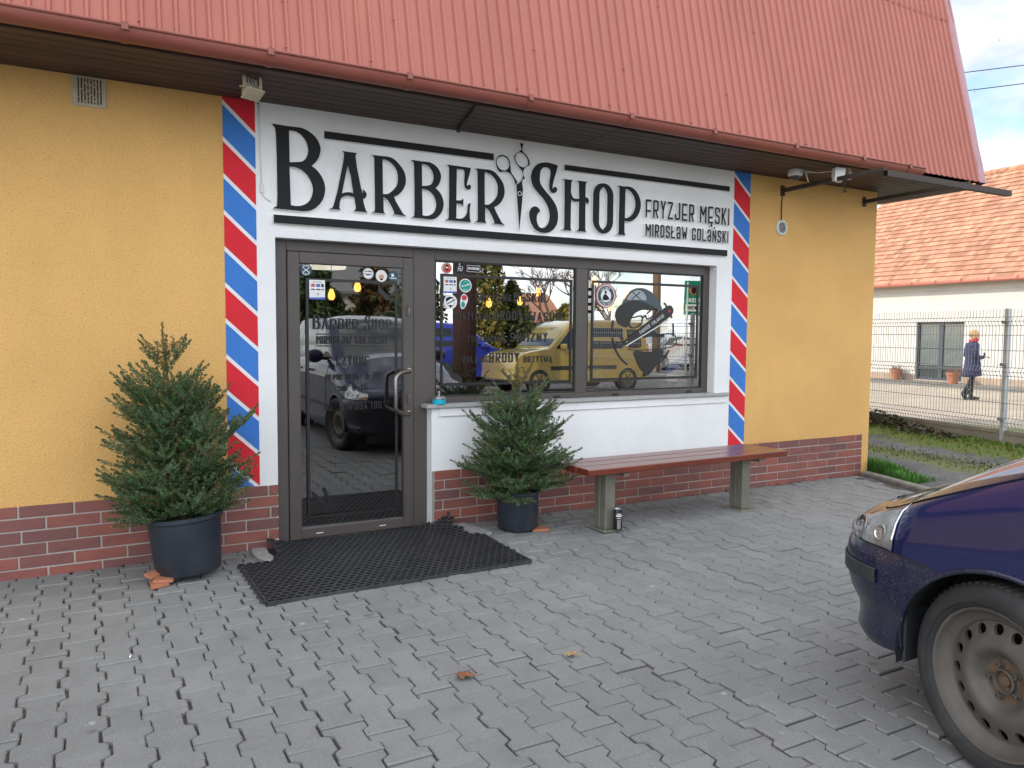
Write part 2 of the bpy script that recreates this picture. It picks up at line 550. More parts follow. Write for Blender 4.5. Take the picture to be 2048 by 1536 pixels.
# chalky scuffs and old gum
vo = nt.nodes.new('ShaderNodeTexVoronoi'); vo.inputs['Scale'].default_value = 3.1; nt.links.new(co, vo.inputs['Vector'])
col = mixrgb(nt, ramp(nt, vo.outputs['Distance'], [(0.035, 0.7), (0.06, 0)]), col, (0.40, 0.40, 0.38))
n_sc = noise(nt, ocoords(nt, (9, 2.2, 1)), 1.0, 6, 0.7)
n_st = noise(nt, co, 1.7, 7, 0.7)
col = mixrgb(nt, ramp(nt, n_st, [(0.60, 0), (0.74, 0.45)]), col, (0.10, 0.095, 0.085))
vo2 = nt.nodes.new('ShaderNodeTexVoronoi'); vo2.inputs['Scale'].default_value = 2.3; nt.links.new(ocoords(nt, (1, 1.3, 1)), vo2.inputs['Vector'])
col = mixrgb(nt, ramp(nt, vo2.outputs['Distance'], [(0.045, 0.6), (0.075, 0)]), col, (0.085, 0.083, 0.08))
col = mixrgb(nt, ramp(nt, n_sc, [(0.66, 0), (0.8, 0.45)]), col, (0.36, 0.365, 0.36))
nt.links.new(col, b.inputs['Base Color']); b.inputs['Roughness'].default_value = 0.82
add_bump(nt, b, n_fine, 0.35, 0.0015)

m_sand = pmat('joint_sand', (0.060, 0.054, 0.046), 0.95, var=0.35, vscale=9, alt=(0.17, 0.165, 0.15), altscale=1.2, altamt=0.7, bump=0.6, bscale=220, speck=(260, (0.22, 0.2, 0.17), 0.64))
m_grit = pmat('asphalt', (0.11, 0.108, 0.105), 0.9, var=0.2, vscale=2, alt=(0.17, 0.16, 0.145), altscale=1.5, altamt=0.6, bump=0.6, bscale=90, speck=(160, (0.3, 0.29, 0.27), 0.66))

# behaton blocks: waves run away from the wall, straight butts run along it
CP, RP = 0.1415, 0.2250          # column and row pitch
mb = MB()
W1, W2 = 0.0830, 0.0528
prof = [(-.1094, W1), (-.066, W1), (-.047, W2), (.047, W2), (.066, W1), (.1094, W1)]
outl = [(x, y) for y, x in prof] + [(-x, y) for y, x in reversed(prof)]
ci0, ci1 = -24, 52
def hump(x, y):
    h = 0.010 * math.sin(x * 2.3 + 1.0) * math.sin(y * 1.7 + .4) + .004 * math.sin(x * 6.1 + y * 4.2)
    return h * .5
for ci in range(ci0, ci1):
    cx = 0.04 + CP / 2 + ci * CP
    gapx = rng.uniform(-.002, .002)
    wide = 0.0035 if -3 < ci < 8 else 0.0
    for rj in range(0, 37):
        cy = -0.118 - rj * RP + (RP / 2 if ci % 2 else 0)
        if cy > 0.05: continue
        kx = 7.16 + cy * 0.30
        if cx > kx - 0.09: continue
        if cy > -0.40 and 1.08 < cx < 2.39: continue      # the mat lies in this recess
        th = rng.gauss(0, .010); sx = 1 - wide * 6 * rng.random() - .012 * rng.random()
        dz = hump(cx, cy) + rng.gauss(0, .0014)
        tx, ty = rng.gauss(0, .008), rng.gauss(0, .008)
        jx, jy = cx + rng.gauss(0, .0016) + gapx, cy + rng.gauss(0, .0016)
        c_, s_ = math.cos(th), math.sin(th)
        top = []; sh = []; bot = []
        for (px, py) in outl:
            px *= sx
            for lst, sc, z in ((top, 1 - .05, 0), (sh, 1.0, -.0045), (bot, 1.0, -.05)):
                qx, qy = px * (sc if lst is not top else 1 - .0045 / abs(px)), py * (sc if lst is not top or abs(py) < .1 else 1 - .0045 / abs(py))
                X = jx + qx * c_ - qy * s_; Y = jy + qx * s_ + qy * c_
                Y = min(Y, -0.014)
                lst.append((X, Y, z + dz + tx * qx + ty * qy))
        n = 12
        mb.add(top + sh + bot, [tuple(range(n))] + [(i + n, (i + 1) % n + n, (i + 1) % n, i) for i in range(n)] +
               [(i + 2 * n, (i + 1) % n + 2 * n, (i + 1) % n + n, i + n) for i in range(n)])
S(mb, 'pavement', m_paver)

# sand bed under and between the blocks, a little fuller where grit has filled the joints
mb = MB()
nx, ny = 150, 120
xs = np.linspace(-3.6, 7.25, nx); ys = np.linspace(-8.4, -0.01, ny)
def fill(x, y):
    f = math.exp(-((x - 2.05) ** 2 / .5 + (y + 3.35) ** 2 / .35)) + .8 * math.exp(-((x - 2.3) ** 2 / .2 + (y + 2.5) ** 2 / .2)) + .7 * math.exp(-((x + 0.5) ** 2 / .12 + (y + 1.2) ** 2 / .9))
    f += .55 * math.exp(-((x - 3.6) ** 2 / 1.2 + (y + 1.3) ** 2 / .5))
    return -.0135 + .0070 * min(1, f)
vs = [(x, y, fill(x, y) + hump(x, y)) for y in ys for x in xs]
mb.add(vs, [(j * nx + i, j * nx + i + 1, (j + 1) * nx + i + 1, (j + 1) * nx + i) for j in range(ny - 1) for i in range(nx - 1)], 0, True)
S(mb, 'sand_bed', m_sand)

# open ground all round
mb = MB(); mb.quad((-300, -300, -.16), (300, -300, -.16), (300, 300, -.16), (-300, 300, -.16))
m_earth = pmat('earth', (0.16, 0.15, 0.10), 0.95, var=0.3, vscale=.4, alt=(0.07, 0.10, 0.03), altscale=.3, altamt=0.8)
S(mb, 'ground', m_earth)
mb = MB()
mb.quad((-40, -46, -.02), (80, -46, -.02), (80, -8.0, -.02), (-40, -8.0, -.02))
mb.quad((-40, -8.0, -.02), (-3.3, -8.0, -.02), (-3.3, 0, -.02), (-40, 0, -.02))
m_park = pmat('car_park_asphalt', (0.15, 0.148, 0.142), 0.9, var=0.2, vscale=.8, alt=(0.22, 0.20, 0.17), altscale=.6, altamt=0.5, bump=0.5, bscale=60)
S(mb, 'car_park', m_park)
mb = MB()
for k in range(9):
    x = 13.5 + k * 2.6
    mb.quad((x, -19.5, -.016), (x + .12, -19.5, -.016), (x + .12, -14.8, -.016), (x, -14.8, -.016))
m_line = pmat('road_paint', (0.72, 0.72, 0.70), 0.8, var=0.1, vscale=20)
S(mb, 'parking_line', m_line)

# driveway beside the shop: worn asphalt ruts with mossy strips
m_drive, nt, b = new_mat('driveway_gravel')
co = coords(nt); n1 = noise(nt, co, 1.3, 6, 0.65); n2 = noise(nt, co, 60, 3, 0.6); n3 = noise(nt, co, 9, 5, 0.7)
col = mixrgb(nt, ramp(nt, n1, [(0.35, 0), (0.65, 1)]), (0.085, 0.083, 0.082), (0.165, 0.158, 0.15))
col = mixrgb(nt, ramp(nt, n2, [(0.55, 0), (0.68, 0.7)]), col, (0.29, 0.28, 0.26))
col = mixrgb(nt, ramp(nt, n3, [(0.52, 0), (0.66, 0.6)]), col, (0.055, 0.05, 0.045))
# moss grows in bands along the fence and between the ruts
gp = nt.nodes.new('ShaderNodeNewGeometry'); vd = nt.nodes.new('ShaderNodeVectorMath'); vd.operation = 'DOT_PRODUCT'; vd.inputs[1].default_value = (1, -.2254, 0)
nt.links.new(gp.outputs['Position'], vd.inputs[0])
nm = noise(nt, co, 2.6, 6, .7)
ma1 = nt.nodes.new('ShaderNodeMath'); ma1.operation = 'MULTIPLY_ADD'; ma1.inputs[1].default_value = .9; nt.links.new(nm, ma1.inputs[0]); nt.links.new(vd.outputs['Value'], ma1.inputs[2])
sh_ = nt.nodes.new('ShaderNodeMapRange'); sh_.inputs[1].default_value = 8.5; sh_.inputs[2].default_value = 11.5; nt.links.new(ma1.outputs[0], sh_.inputs[0])
mband = ramp(nt, sh_.outputs[0], [(.10, 0), (.19, .75), (.26, .75), (.35, 0), (.50, 0), (.56, 1)])
mcol = mixrgb(nt, noise(nt, co, 35, 4, .7), (.075, .095, .020), (.21, .23, .045))
col = mixrgb(nt, mband, col, mcol)
nt.links.new(col, b.inputs['Base Color']); b.inputs['Roughness'].default_value = 0.9
add_bump(nt, b, n2, 0.9, 0.012)
mb = MB()
nx, ny = 60, 110
def gdrive(x, y):
    q_ = max(0, min(1, (x - .2254 * y - 9.5) / .7)); q_ = q_ * q_ * (3 - 2 * q_)
    return -.006 + .115 * q_ + .012 * math.sin(x * 3.1 + y * .3) * math.sin(y * .9)
xs = np.linspace(7.02, 12.1, nx); ys = np.linspace(-8.2, 14, ny)
mb.add([(x, y, gdrive(x, y)) for y in ys for x in xs], [(j * nx + i, j * nx + i + 1, (j + 1) * nx + i + 1, (j + 1) * nx + i) for j in range(ny - 1) for i in range(nx - 1)], 0, True)
S(mb, 'driveway', m_drive)

# yard of pale gravel beyond the fence
m_yard = pmat('yard_gravel', (0.36, 0.30, 0.225), 0.95, var=0.18, vscale=1.2, alt=(0.30, 0.25, 0.19), altscale=.9, altamt=0.55, bump=0.8, bscale=25, bdist=.02, speck=(40, (0.58, 0.52, 0.43), 0.62))
mb = MB(); mb.quad((11.6, -8, -.07), (60, -8, -.07), (60, 60, -.07), (11.6, 60, -.07)); S(mb, 'gravel_yard', m_yard)

# kerb at the end of the paving
m_kerb = pmat('kerb_concrete', (0.22, 0.21, 0.185), 0.92, var=0.2, vscale=8, alt=(0.10, 0.095, 0.08), altscale=5, altamt=0.7, bump=0.5, bscale=90)
mb = MB()
a = Vector((7.20, -0.02, 0)); d = Vector((-0.287, -0.958, 0)); nrm = Vector((0.958, -0.287, 0))
for k in range(6):
    p = a + d * (k * 1.0)
    M = Matrix(((d.x, nrm.x, 0, p.x), (d.y, nrm.y, 0, p.y), (0, 0, 1, 0), (0, 0, 0, 1)))
    mb.box(.004, .996, 0, .10, -.12, .045 + rng.uniform(-.006, .006), bev=.012, M=M)
S(mb, 'kerb', m_kerb)
# leaf litter and grit along the kerb foot and the wall foot
m_litter = pmat('leaf_litter', (0.075, 0.052, 0.036), 0.95, island=.5, var=.3)
mb = MB()
for k in range(520):
    if k < 260:
        t = rng.random() * 1.6; p = a + d * t - nrm * abs(rng.gauss(0.02, .05)); x, y = p.x, p.y
    else:
        x = rng.uniform(3.2, 7.1); y = -.02 - abs(rng.gauss(0, .02))
    s_ = rng.uniform(.003, .011); an = rng.random() * 6.28; z = hump(x, y) + .004 + rng.random() * .008
    c_, si = math.cos(an) * s_, math.sin(an) * s_
    mb.quad((x - c_, y - si, z), (x + si, y - c_, z + rng.uniform(-.003, .004)), (x + c_, y + si, z), (x - si * .6, y + c_ * .6, z + rng.uniform(-.003, .006)))
tag(mb.build('leaf_litter', m_litter), 'dark crumbs of leaf litter along the wall foot and kerb', 'litter', kind='stuff')

# grass: blades as thin bent triangles
def blades(name, label, pts, mats, h=(0.05, 0.12), lean=.5, wd=.004):
    mb = MB()
    for (x, y, z, k) in pts:
        hh = rng.uniform(*h) * k; an = rng.random() * 6.283; le = rng.random() * lean * hh
        dx, dy = math.cos(an), math.sin(an); px, py = -dy * wd, dx * wd
        m_ = rng.randrange(len(mats))
        mb.add([(x - px, y - py, z), (x + px, y + py, z), (x + px * .7 + dx * le * .4, y + py * .7 + dy * le * .4, z + hh * .6),
                (x - px * .7 + dx * le * .4, y - py * .7 + dy * le * .4, z + hh * .6), (x + dx * le, y + dy * le, z + hh)],
               [(0, 1, 2, 3), (3, 2, 4)], m_)
    return tag(mb.build(name, mats), label, 'grass', kind='stuff')
m_g1 = pmat('grass_bright', (0.075, 0.21, 0.022), 0.6, var=.3, vscale=4, island=.35)
m_g2 = pmat('grass_deep', (0.04, 0.13, 0.016), 0.6, var=.3, vscale=4, island=.35)
m_g3 = pmat('moss_yellow', (0.17, 0.21, 0.030), 0.8, var=.3, vscale=4, island=.35)
m_g4 = pmat('dry_grass', (0.16, 0.16, 0.07), 0.8, var=.3, vscale=4, island=.4)
pts = []
while len(pts) < 5200:
    t = rng.uniform(-.35, .95); s_ = abs(rng.gauss(0, .24))
    y = t - .28; x = 7.30 + (y * .30 if y < 0 else 0) + .06 + s_
    if y > 0 and x < 7.36: continue
    k = max(.3, 1.15 - s_ * 1.6) * (1.0 if y > -.25 else .55)
    if rng.random() > k: continue
    pts.append((x, y, 0.0, k))
blades('grass_tuft', 'bright green grass tuft at the corner of the yellow wall', pts, [m_g1, m_g1, m_g2], (0.08, 0.19), .7, .0042)
pts = []
while len(pts) < 9000:
    y = rng.uniform(-3, 9); x = 11.0 + (y - 2.58) * .2254 - abs(rng.gauss(0, .28)) - .02
    if x < 9.9 + (y - 2) * .2: continue
    pts.append((x, y, gdrive(x, y), 1))
blades('moss_verge', 'yellow green moss verge in front of the wire fence', pts, [m_g3, m_g3, m_g1], (0.02, 0.055), .8, .011)
pts = []
while len(pts) < 5200:
    y = rng.uniform(-2.5, 8); x = 9.05 + (y - .5) * .12 + rng.gauss(0, .20)
    pts.append((x, y, gdrive(x, y), rng.uniform(.4, 1)))
blades('grass_strip', 'thin dull grass strip between the wheel ruts', pts, [m_g4, m_g3, m_g4], (0.015, 0.04), .8, .010)
# ---------------------------------------------------------------- the shop building
def stucco(name, base, flecks=True, bump=.55, flk=(0.5, .42, .3)):
    m, nt, b = new_mat(name)
    co = ocoords(nt)
    n1 = noise(nt, co, 1.1, 5, 0.6); n2 = noise(nt, co, 95, 4, 0.7); n3 = noise(nt, co, 55, 3, 0.6)
    lo = tuple(c * .90 for c in base); hi = tuple(min(.95, c * 1.06) for c in base)
    col = mixrgb(nt, ramp(nt, n1, [(.3, 0), (.7, 1)]), lo, hi)
    if flecks:
        col = mixrgb(nt, ramp(nt, n2, [(.32, .75), (.46, 0)]), col, tuple(c * f for c, f in zip(base, flk)))
        nb = noise(nt, ocoords(nt, (1, 1, .35)), 3.2, 6, .7)
        col = mixrgb(nt, ramp(nt, nb, [(.53, 0), (.74, .32)]), col, tuple(c * f for c, f in zip(base, (.78, .74, .66))))
    nt.links.new(col, b.inputs['Base Color']); b.inputs['Roughness'].default_value = .9
    ma = nt.nodes.new('ShaderNodeMath'); ma.operation = 'ADD'
    nt.links.new(n2, ma.inputs[0]); nt.links.new(n3, ma.inputs[1])
    add_bump(nt, b, ma.outputs[0], bump, .010)
    return m
m_yel = stucco('yellow_render', (0.75, 0.440, 0.150))
m_wht = stucco('white_render', (0.85, 0.85, 0.845), False, .4)
m_red = stucco('red_paint', (0.68, 0.022, 0.036), False, .4)
m_blu = stucco('blue_paint', (0.048, 0.195, 0.58), False, .4)
m_wline = stucco('white_paint', (0.80, 0.80, 0.79), False, .4)

m_brick, nt, b = new_mat('clinker_brick')
g = nt.nodes.new('ShaderNodeNewGeometry'); co = ocoords(nt)
cr = nt.nodes.new('ShaderNodeValToRGB'); el = cr.color_ramp.elements
for p_, c_ in ((0.0, (.155, .070, .066)), (.22, (.225, .085, .070)), (.5, (.27, .100, .078)), (.72, (.31, .115, .082)), (.88, (.155, .075, .078)), (1.0, (.30, .090, .062))):
    e = el[0] if p_ == 0 else (el[1] if p_ == 1.0 else el.new(p_)); e.position = p_; e.color = (*c_, 1)
nt.links.new(g.outputs['Random Per Island'], cr.inputs[0])
n1 = noise(nt, ocoords(nt, (1, 1, 2.4)), 6, 5, .6); n2 = noise(nt, co, 200, 3, .6)
col = mixrgb(nt, ramp(nt, n1, [(.42, 0), (.72, .6)]), cr.outputs[0], (.14, .055, .058))
col = mixrgb(nt, ramp(nt, n2, [(.66, 0), (.72, .5)]), col, (.42, .30, .26))
nt.links.new(col, b.inputs['Base Color']); b.inputs['Roughness'].default_value = .62
add_bump(nt, b, n2, .3, .002)
m_mortar = pmat('mortar', (0.40, 0.36, 0.33), .95, var=.14, vscale=12, alt=(.26, .22, .19), altscale=3, altamt=.6, bump=.6, bscale=160)

m_soffit, nt, b = new_mat('stained_boards')
co = ocoords(nt, (1.2, 14, 14)); n1 = noise(nt, co, 2.2, 6, .65); n2 = noise(nt, ocoords(nt, (.9, 5, 5)), 1.6, 4, .7)
g = nt.nodes.new('ShaderNodeNewGeometry')
col = mixrgb(nt, ramp(nt, n1, [(.3, 0), (.7, 1)]), (.030, .019, .015), (.082, .046, .035))
col = mixrgb(nt, ramp(nt, n2, [(.60, 0), (.72, .8)]), col, (.012, .010, .013))
mr = nt.nodes.new('ShaderNodeMapRange'); mr.inputs[3].default_value = .75; mr.inputs[4].default_value = 1.3
nt.links.new(g.outputs['Random Per Island'], mr.inputs[0])
vm = nt.nodes.new('ShaderNodeVectorMath'); vm.operation = 'SCALE'; nt.links.new(col, vm.inputs[0]); nt.links.new(mr.outputs[0], vm.inputs['Scale'])
nt.links.new(vm.outputs[0], b.inputs['Base Color']); b.inputs['Roughness'].default_value = .6
add_bump(nt, b, n1, .3, .003)

m_roof, nt, b = new_mat('red_sheet_metal')
co = ocoords(nt); n1 = noise(nt, ocoords(nt, (1, 1, .25)), 2.2, 5, .6); n2 = noise(nt, co, 26, 4, .7)
col = mixrgb(nt, ramp(nt, n1, [(.3, 0), (.7, 1)]), (.37, .118, .086), (.43, .142, .102))
col = mixrgb(nt, ramp(nt, n2, [(.68, 0), (.78, .35)]), col, (.27, .10, .08))
nt.links.new(col, b.inputs['Base Color']); b.inputs['Roughness'].default_value = .46; b.inputs['Specular IOR Level'].default_value = .4
m_gut, nt, b = new_mat('gutter_paint')
n1 = noise(nt, ocoords(nt, (.6, 3, 3)), 3.0, 5, .65); n2 = noise(nt, ocoords(nt), 22, 5, .75)
col = mixrgb(nt, ramp(nt, n1, [(.3, 0), (.7, 1)]), (.235, .064, .044), (.30, .088, .062))
col = mixrgb(nt, ramp(nt, n2, [(.64, 0), (.70, .8)]), col, (.12, .045, .04))
nt.links.new(col, b.inputs['Base Color']); b.inputs['Roughness'].default_value = .42
m_verge = pmat('verge_flashing', (.33, .17, .19), .30, metal=.35, var=.1)
m_frame = pmat('frame_brown_grey', (.082, .068, .062), .42, var=.07, vscale=3, spec=.5)
m_gasket = pmat('black_gasket', (.012, .012, .012), .6)
m_granite = pmat('granite', (.40, .40, .385), .4, var=.1, vscale=30, speck=(170, (.13, .13, .13), .56), bump=.1)
nt = m_granite.node_tree
m_steel_dk = pmat('brown_steel', (.050, .038, .033), .6, var=.15, spec=.3)
m_black = pmat('black_foil', (.012, .012, .013), .5)
m_inox = pmat('brushed_bronze_steel', (.30, .26, .23), .28, metal=.9, var=.1, stretch=(1, 1, 8))
m_conc = pmat('grey_plaster', (.30, .27, .225), .95, var=.2, vscale=14, bump=.6, bscale=60)

bld = thing('barber_shop', 'yellow barber shop with white sign panel, brick plinth and red sheet metal mansard roof', 'building')
ZS = 2.975; ZP = 0.428
XL, XR = -9.0, 7.335
D_ = 9.0
# yellow walls
mb = MB()
mb.box(XL, .828, 0, .25, 0, ZS); mb.box(5.506, XR, 0, .25, 0, ZS)
mb.box(XR - .25, XR, .25, D_, -.1, ZS); mb.box(XL, XL + .25, .25, D_, -.1, ZS); mb.box(XL + .25, XR - .25, D_ - .25, D_, -.1, ZS)
P(mb, 'wall', m_yel, bld)
# white panel round the door and window
OX0, OX1, OZ1 = 1.150, 5.111, 2.102
DX1 = 2.284; SZ = .905
mb = MB()
mb.box(1.030, OX0, 0, .25, 0, ZS); mb.box(OX0, OX1, 0, .25, OZ1, ZS); mb.box(OX1, 5.302, 0, .25, 0, ZS)
mb.box(DX1, OX1, 0, .25, 0, SZ)
mb.box(2.345, 5.262, -.012, -.0005, .838, SZ - .001, bev=.004)
P(mb, 'white_panel', m_wht, bld)
# barber stripes painted on the render
def stripe_band(x0, x1, top_first, ztop, drop, first_red):
    mb = MB()
    mb.box(x0, x1, 0, .25, 0, ZS, 2)
    per, cw = .2336, .2005
    k = 0; zt = top_first; red = first_red
    from_top = True
    y = -.0025
    z = top_first + per
    red = not first_red
    while z > ZP - .3:
        za0, za1 = z, z - cw                      # left edge top and bottom of this colour band
        pl = [(x0, za0), (x0, za1), (x1, za1 - drop), (x1, za0 - drop)]
        def clip(poly, zc, keep_below):
            out = []
            for i in range(len(poly)):
                p, q = poly[i], poly[(i + 1) % len(poly)]
                ip = (p[1] <= zc) if keep_below else (p[1] >= zc); iq = (q[1] <= zc) if keep_below else (q[1] >= zc)
                if ip: out.append(p)
                if ip != iq:
                    t = (zc - p[1]) / (q[1] - p[1]); out.append((p[0] + (q[0] - p[0]) * t, zc))
            return out
        pl = clip(pl, ZS - .001, True)
        if pl: pl = clip(pl, ZP + .001, False)
        if len(pl) > 2: mb.prism([pl], y, 0.0, 0 if red else 1, 0 if red else 1)
        z -= per; red = not red
    return mb
P(stripe_band(.828, 1.030, 2.925, ZS, .190, False), 'barber_stripe', [m_red, m_blu, m_wline], bld, label='red, white and blue barber stripe left of the door')
P(stripe_band(5.302, 5.506, 2.927, ZS, .176, True), 'barber_stripe', [m_red, m_blu, m_wline], bld, label='red, white and blue barber stripe right of the window')

# brick plinth, each brick modelled
mb = MB()
BP, BH = .2875, .0761
def bricks(x0, x1):
    mb.box(x0 + .004, x1 - .004, -.007, -.0005, -.08, ZP - .004, 1)
    for r in range(7):
        zt = ZP - r * BH; zb = zt - BH + .0095
        off = -.35 + (BP / 2 if r % 2 else 0) + rng.uniform(-.01, .01)
        n0 = int((x0 - off) / BP) - 1
        for k in range(n0, n0 + 200):
            a_ = off + k * BP + .005; b_ = a_ + BP - .010
            a2, b2 = max(a_, x0), min(b_, x1)
            if a2 >= x1: break
            if b2 - a2 < .02: continue
            j = rng.uniform(-.0012, .0012)
            mb.box(a2 + abs(j), b2, -.0125 + j, -.002, zb + j, zt + j * .5, 0, bev=.0028)
bricks(-8.9, 1.148); bricks(2.306, 7.218)
P(mb, 'plinth', [m_brick, m_mortar], bld)
mb = MB()
mb.box(2.286, 2.304, -.008, .09, -.02, ZP, bev=.004)
P(mb, 'plaster_edge', m_conc, bld)

# soffit boards
mb = MB()
nb = 7; y0 = -.66; bw = .66 / nb
for k in range(nb):
    ya = y0 + k * bw
    for (xa, xb) in ((-9.2, -2.4), (-2.395, 3.5), (3.505, 8.03)):
        mb.box(xa, xb, ya + .0025, ya + bw - .0025, ZS, ZS + .02, 0, bev=.004)
for k in range(7):
    xa = XR + .002 + k * .1
    mb.box(xa, xa + .096, .003, 8.8, ZS, ZS + .02, 0, bev=.004)
mb.box(-9.2, 8.03, -.655, 8.8, ZS + .021, ZS + .03)
P(mb, 'soffit', m_soffit, bld)

# mansard roof: trapezoid sheets
EY, EZ = -.690, 3.030
SLX = .2335
def ry(z, off=0.0): return EY + (z - EZ) * SLX - off
def sheet(mb, x0, x1, z0, z1, off, per=.0855, dep=.017):
    """ribbed sheet from x0 to x1"""
    xs = []; x = x0
    pro = [(0, 0), (.34, 0), (.44, 1), (.60, 1), (.70, 0), (1.0, 0)]
    while x < x1:
        for t, h in pro[:-1]:
            if x + t * per < x1: xs.append((x + t * per, h))
        x += per
    xs.append((x1, 0))
    o = len(xs); cs, sn = 1 / math.hypot(1, SLX), SLX / math.hypot(1, SLX)
    vs = []
    for z in (z0, z1):
        for (x, h) in xs:
            d = off + h * dep
            vs.append((x, ry(z) - d * cs, z + d * sn * 1.0))
    mb.add(vs, [(i, i + 1, o + i + 1, o + i) for i in range(o - 1)])
mb = MB()
x = -9.2; k = 0
while x < 8.02:
    x1 = min(x + 1.026, 8.03)
    ed = rng.uniform(-.004, .004)
    sheet(mb, x - .012, x1, EZ + ed, 4.76, .001 + .0009 * (k % 2))
    sheet(mb, x - .012, x1, 4.735 + rng.uniform(-.003, .003) + .004 * math.sin(k), 5.72, .0065 + .0009 * (k % 2))
    x = x1; k += 1
# screw heads
for row in (3.11, 3.42, 4.0, 4.72, 5.2):
    xx = -2.0
    while xx < 8.0:
        xx += .0855 * rng.choice((6, 8, 9, 12)); z = row + rng.uniform(-.02, .02)
        y = ry(z) - .016
        mb.lathe([(0, .003), (.004, .003), (.0062, .0), (.0062, -.004)], 8, Matrix.Translation((xx, y, z)) @ Matrix.Rotation(R(90 - 13), 4, 'X'))
# upper roof and back, gable
mb2 = MB()
ZT = 5.72; YT = ry(ZT)
RY, RZ = 4.2, 6.6
mb2.add([(-9.2, YT, ZT), (8.03, YT, ZT), (8.03, RY, RZ), (-9.2, RY, RZ), (8.03, 9.0, ZT - .2), (-9.2, 9.0, ZT - .2), (8.03, 9.4, EZ), (-9.2, 9.4, EZ)],
        [(0, 1, 2, 3), (3, 2, 4, 5), (5, 4, 6, 7)], 0)
P(mb, 'roof', m_roof, bld)
P(mb2, 'upper_roof', m_roof, bld)
for xg in (7.99, -9.17):
    mb = MB(); mb.add([(xg, ry(EZ) + .03, EZ), (xg, YT + .03, ZT), (xg, RY, RZ - .02), (xg, 9.0, ZT - .22), (xg, 9.35, EZ)], [(0, 1, 2, 3, 4)], 0); P(mb, 'gable', m_soffit, bld)
# verge flashing down the right hand edge
mb = MB()
cs, sn = 1 / math.hypot(1, SLX), SLX / math.hypot(1, SLX)
def vpt(x, z, d): return (x, ry(z) - d * cs, z + d * sn)
za, zb = EZ - .01, 5.74
segs = [za + (zb - za) * i / 14 for i in range(15)]
prof = [(7.955, .010), (7.985, .016), (8.030, .022), (8.052, .016), (8.058, 0.0), (8.058, -.09)]
vs = [vpt(x + .002 * math.sin(i * 1.7), z, d + .002 * math.sin(i * 2.3)) for i, z in enumerate(segs) for (x, d) in prof]
n = len(prof)
mb.add(vs, [(i * n + j, i * n + j + 1, (i + 1) * n + j + 1, (i + 1) * n + j) for i in range(14) for j in range(n - 1)], 0, True)
P(mb, 'verge_flashing', m_verge, bld, angle=50)

# gutter and its straps
GX0, GX1, GR, GY, GZ = -9.2, 6.93, .064, -.728, 3.036
mb = MB()
pr = []
for k in range(13):
    a_ = math.pi + math.pi * k / 12
    pr.append((GY + GR * math.cos(a_), GZ + GR * math.sin(a_)))
pin = [(GY + (GR - .004) * math.cos(math.pi + math.pi * k / 12), GZ + (GR - .004) * math.sin(math.pi + math.pi * k / 12)) for k in range(12, -1, -1)]
xs = np.linspace(GX0, GX1, 40)
ring = pr + pin; n = len(ring)
vs = [(x, y, z + .004 * math.sin(x * .8)) for x in xs for (y, z) in ring]
mb.add(vs, [(i * n + j, (i + 1) * n + j, (i + 1) * n + (j + 1) % n, i * n + (j + 1) % n) for i in range(39) for j in range(n)], 0, True)
mb.tube([(x, GY - GR - .002, GZ + .004 + .004 * math.sin(x * .8)) for x in xs], .0088, 8)
mb.add([(GX1, y, z) for (y, z) in pr], [tuple(range(13))], 0)
gut = P(mb, 'gutter', m_gut, bld, angle=40)
for gx in (-3.0, -1.9, -.75, .235, .97, 1.80, 2.66, 3.5, 4.30, 5.2, 6.05, 6.7):
    mb = MB()
    zo = .004 * math.sin(gx * .8)
    r2 = GR + .0035
    pts = [(GY + r2 * math.cos(math.pi + math.pi * k / 12), GZ + zo + r2 * math.sin(math.pi + math.pi * k / 12)) for k in range(13)]
    hw = .017
    vs = [(gx - hw, y, z) for y, z in pts] + [(gx + hw, y, z) for y, z in pts]
    mb.add(vs, [(i, i + 1, i + 14, i + 13) for i in range(12)], 0, True)
    mb.box(gx - hw, gx + hw, GY - GR - .014, GY - GR - .0095, GZ - .022 + zo, GZ + .014 + zo, bev=.002)
    mb.box(gx - hw, gx + hw, GY - GR - .014, GY - GR + .02, GZ + .0135 + zo, GZ + .017 + zo)
    o = P(mb, 'gutter_strap', m_gut, gut)

# granite sill
mb = MB(); mb.box(2.232, 5.272, -.036, .088, SZ + .001, .934, bev=.004); P(mb, 'window_sill', m_granite, bld)

# ------------- frames, door, windows
FY, GYL = .090, .108             # frame face and glass plane
mb = MB()
fr = lambda x0, x1, z0, z1, y0=FY, y1=.16: mb.box(x0, x1, y0, y1, z0, z1, 0, bev=.003)
fr(OX0, 1.243, -.02, OZ1); fr(1.2431, 2.1749, 2.026, OZ1); fr(2.175, 2.3495, -.02, OZ1)
fr(2.3496, 5.0399, 2.018, OZ1); fr(5.040, OX1, .934, OZ1); fr(2.3496, 5.0399, .934, .978)
fr(3.632, 3.745, .9781, 2.0179)
for xx in (3.42, 4.02, 4.86): mb.box(xx, xx + .06, FY - .006, FY - .0005, .938, .957, 1, bev=.002)
frm = P(mb, 'shopfront_frame', [m_frame, m_gasket], bld)

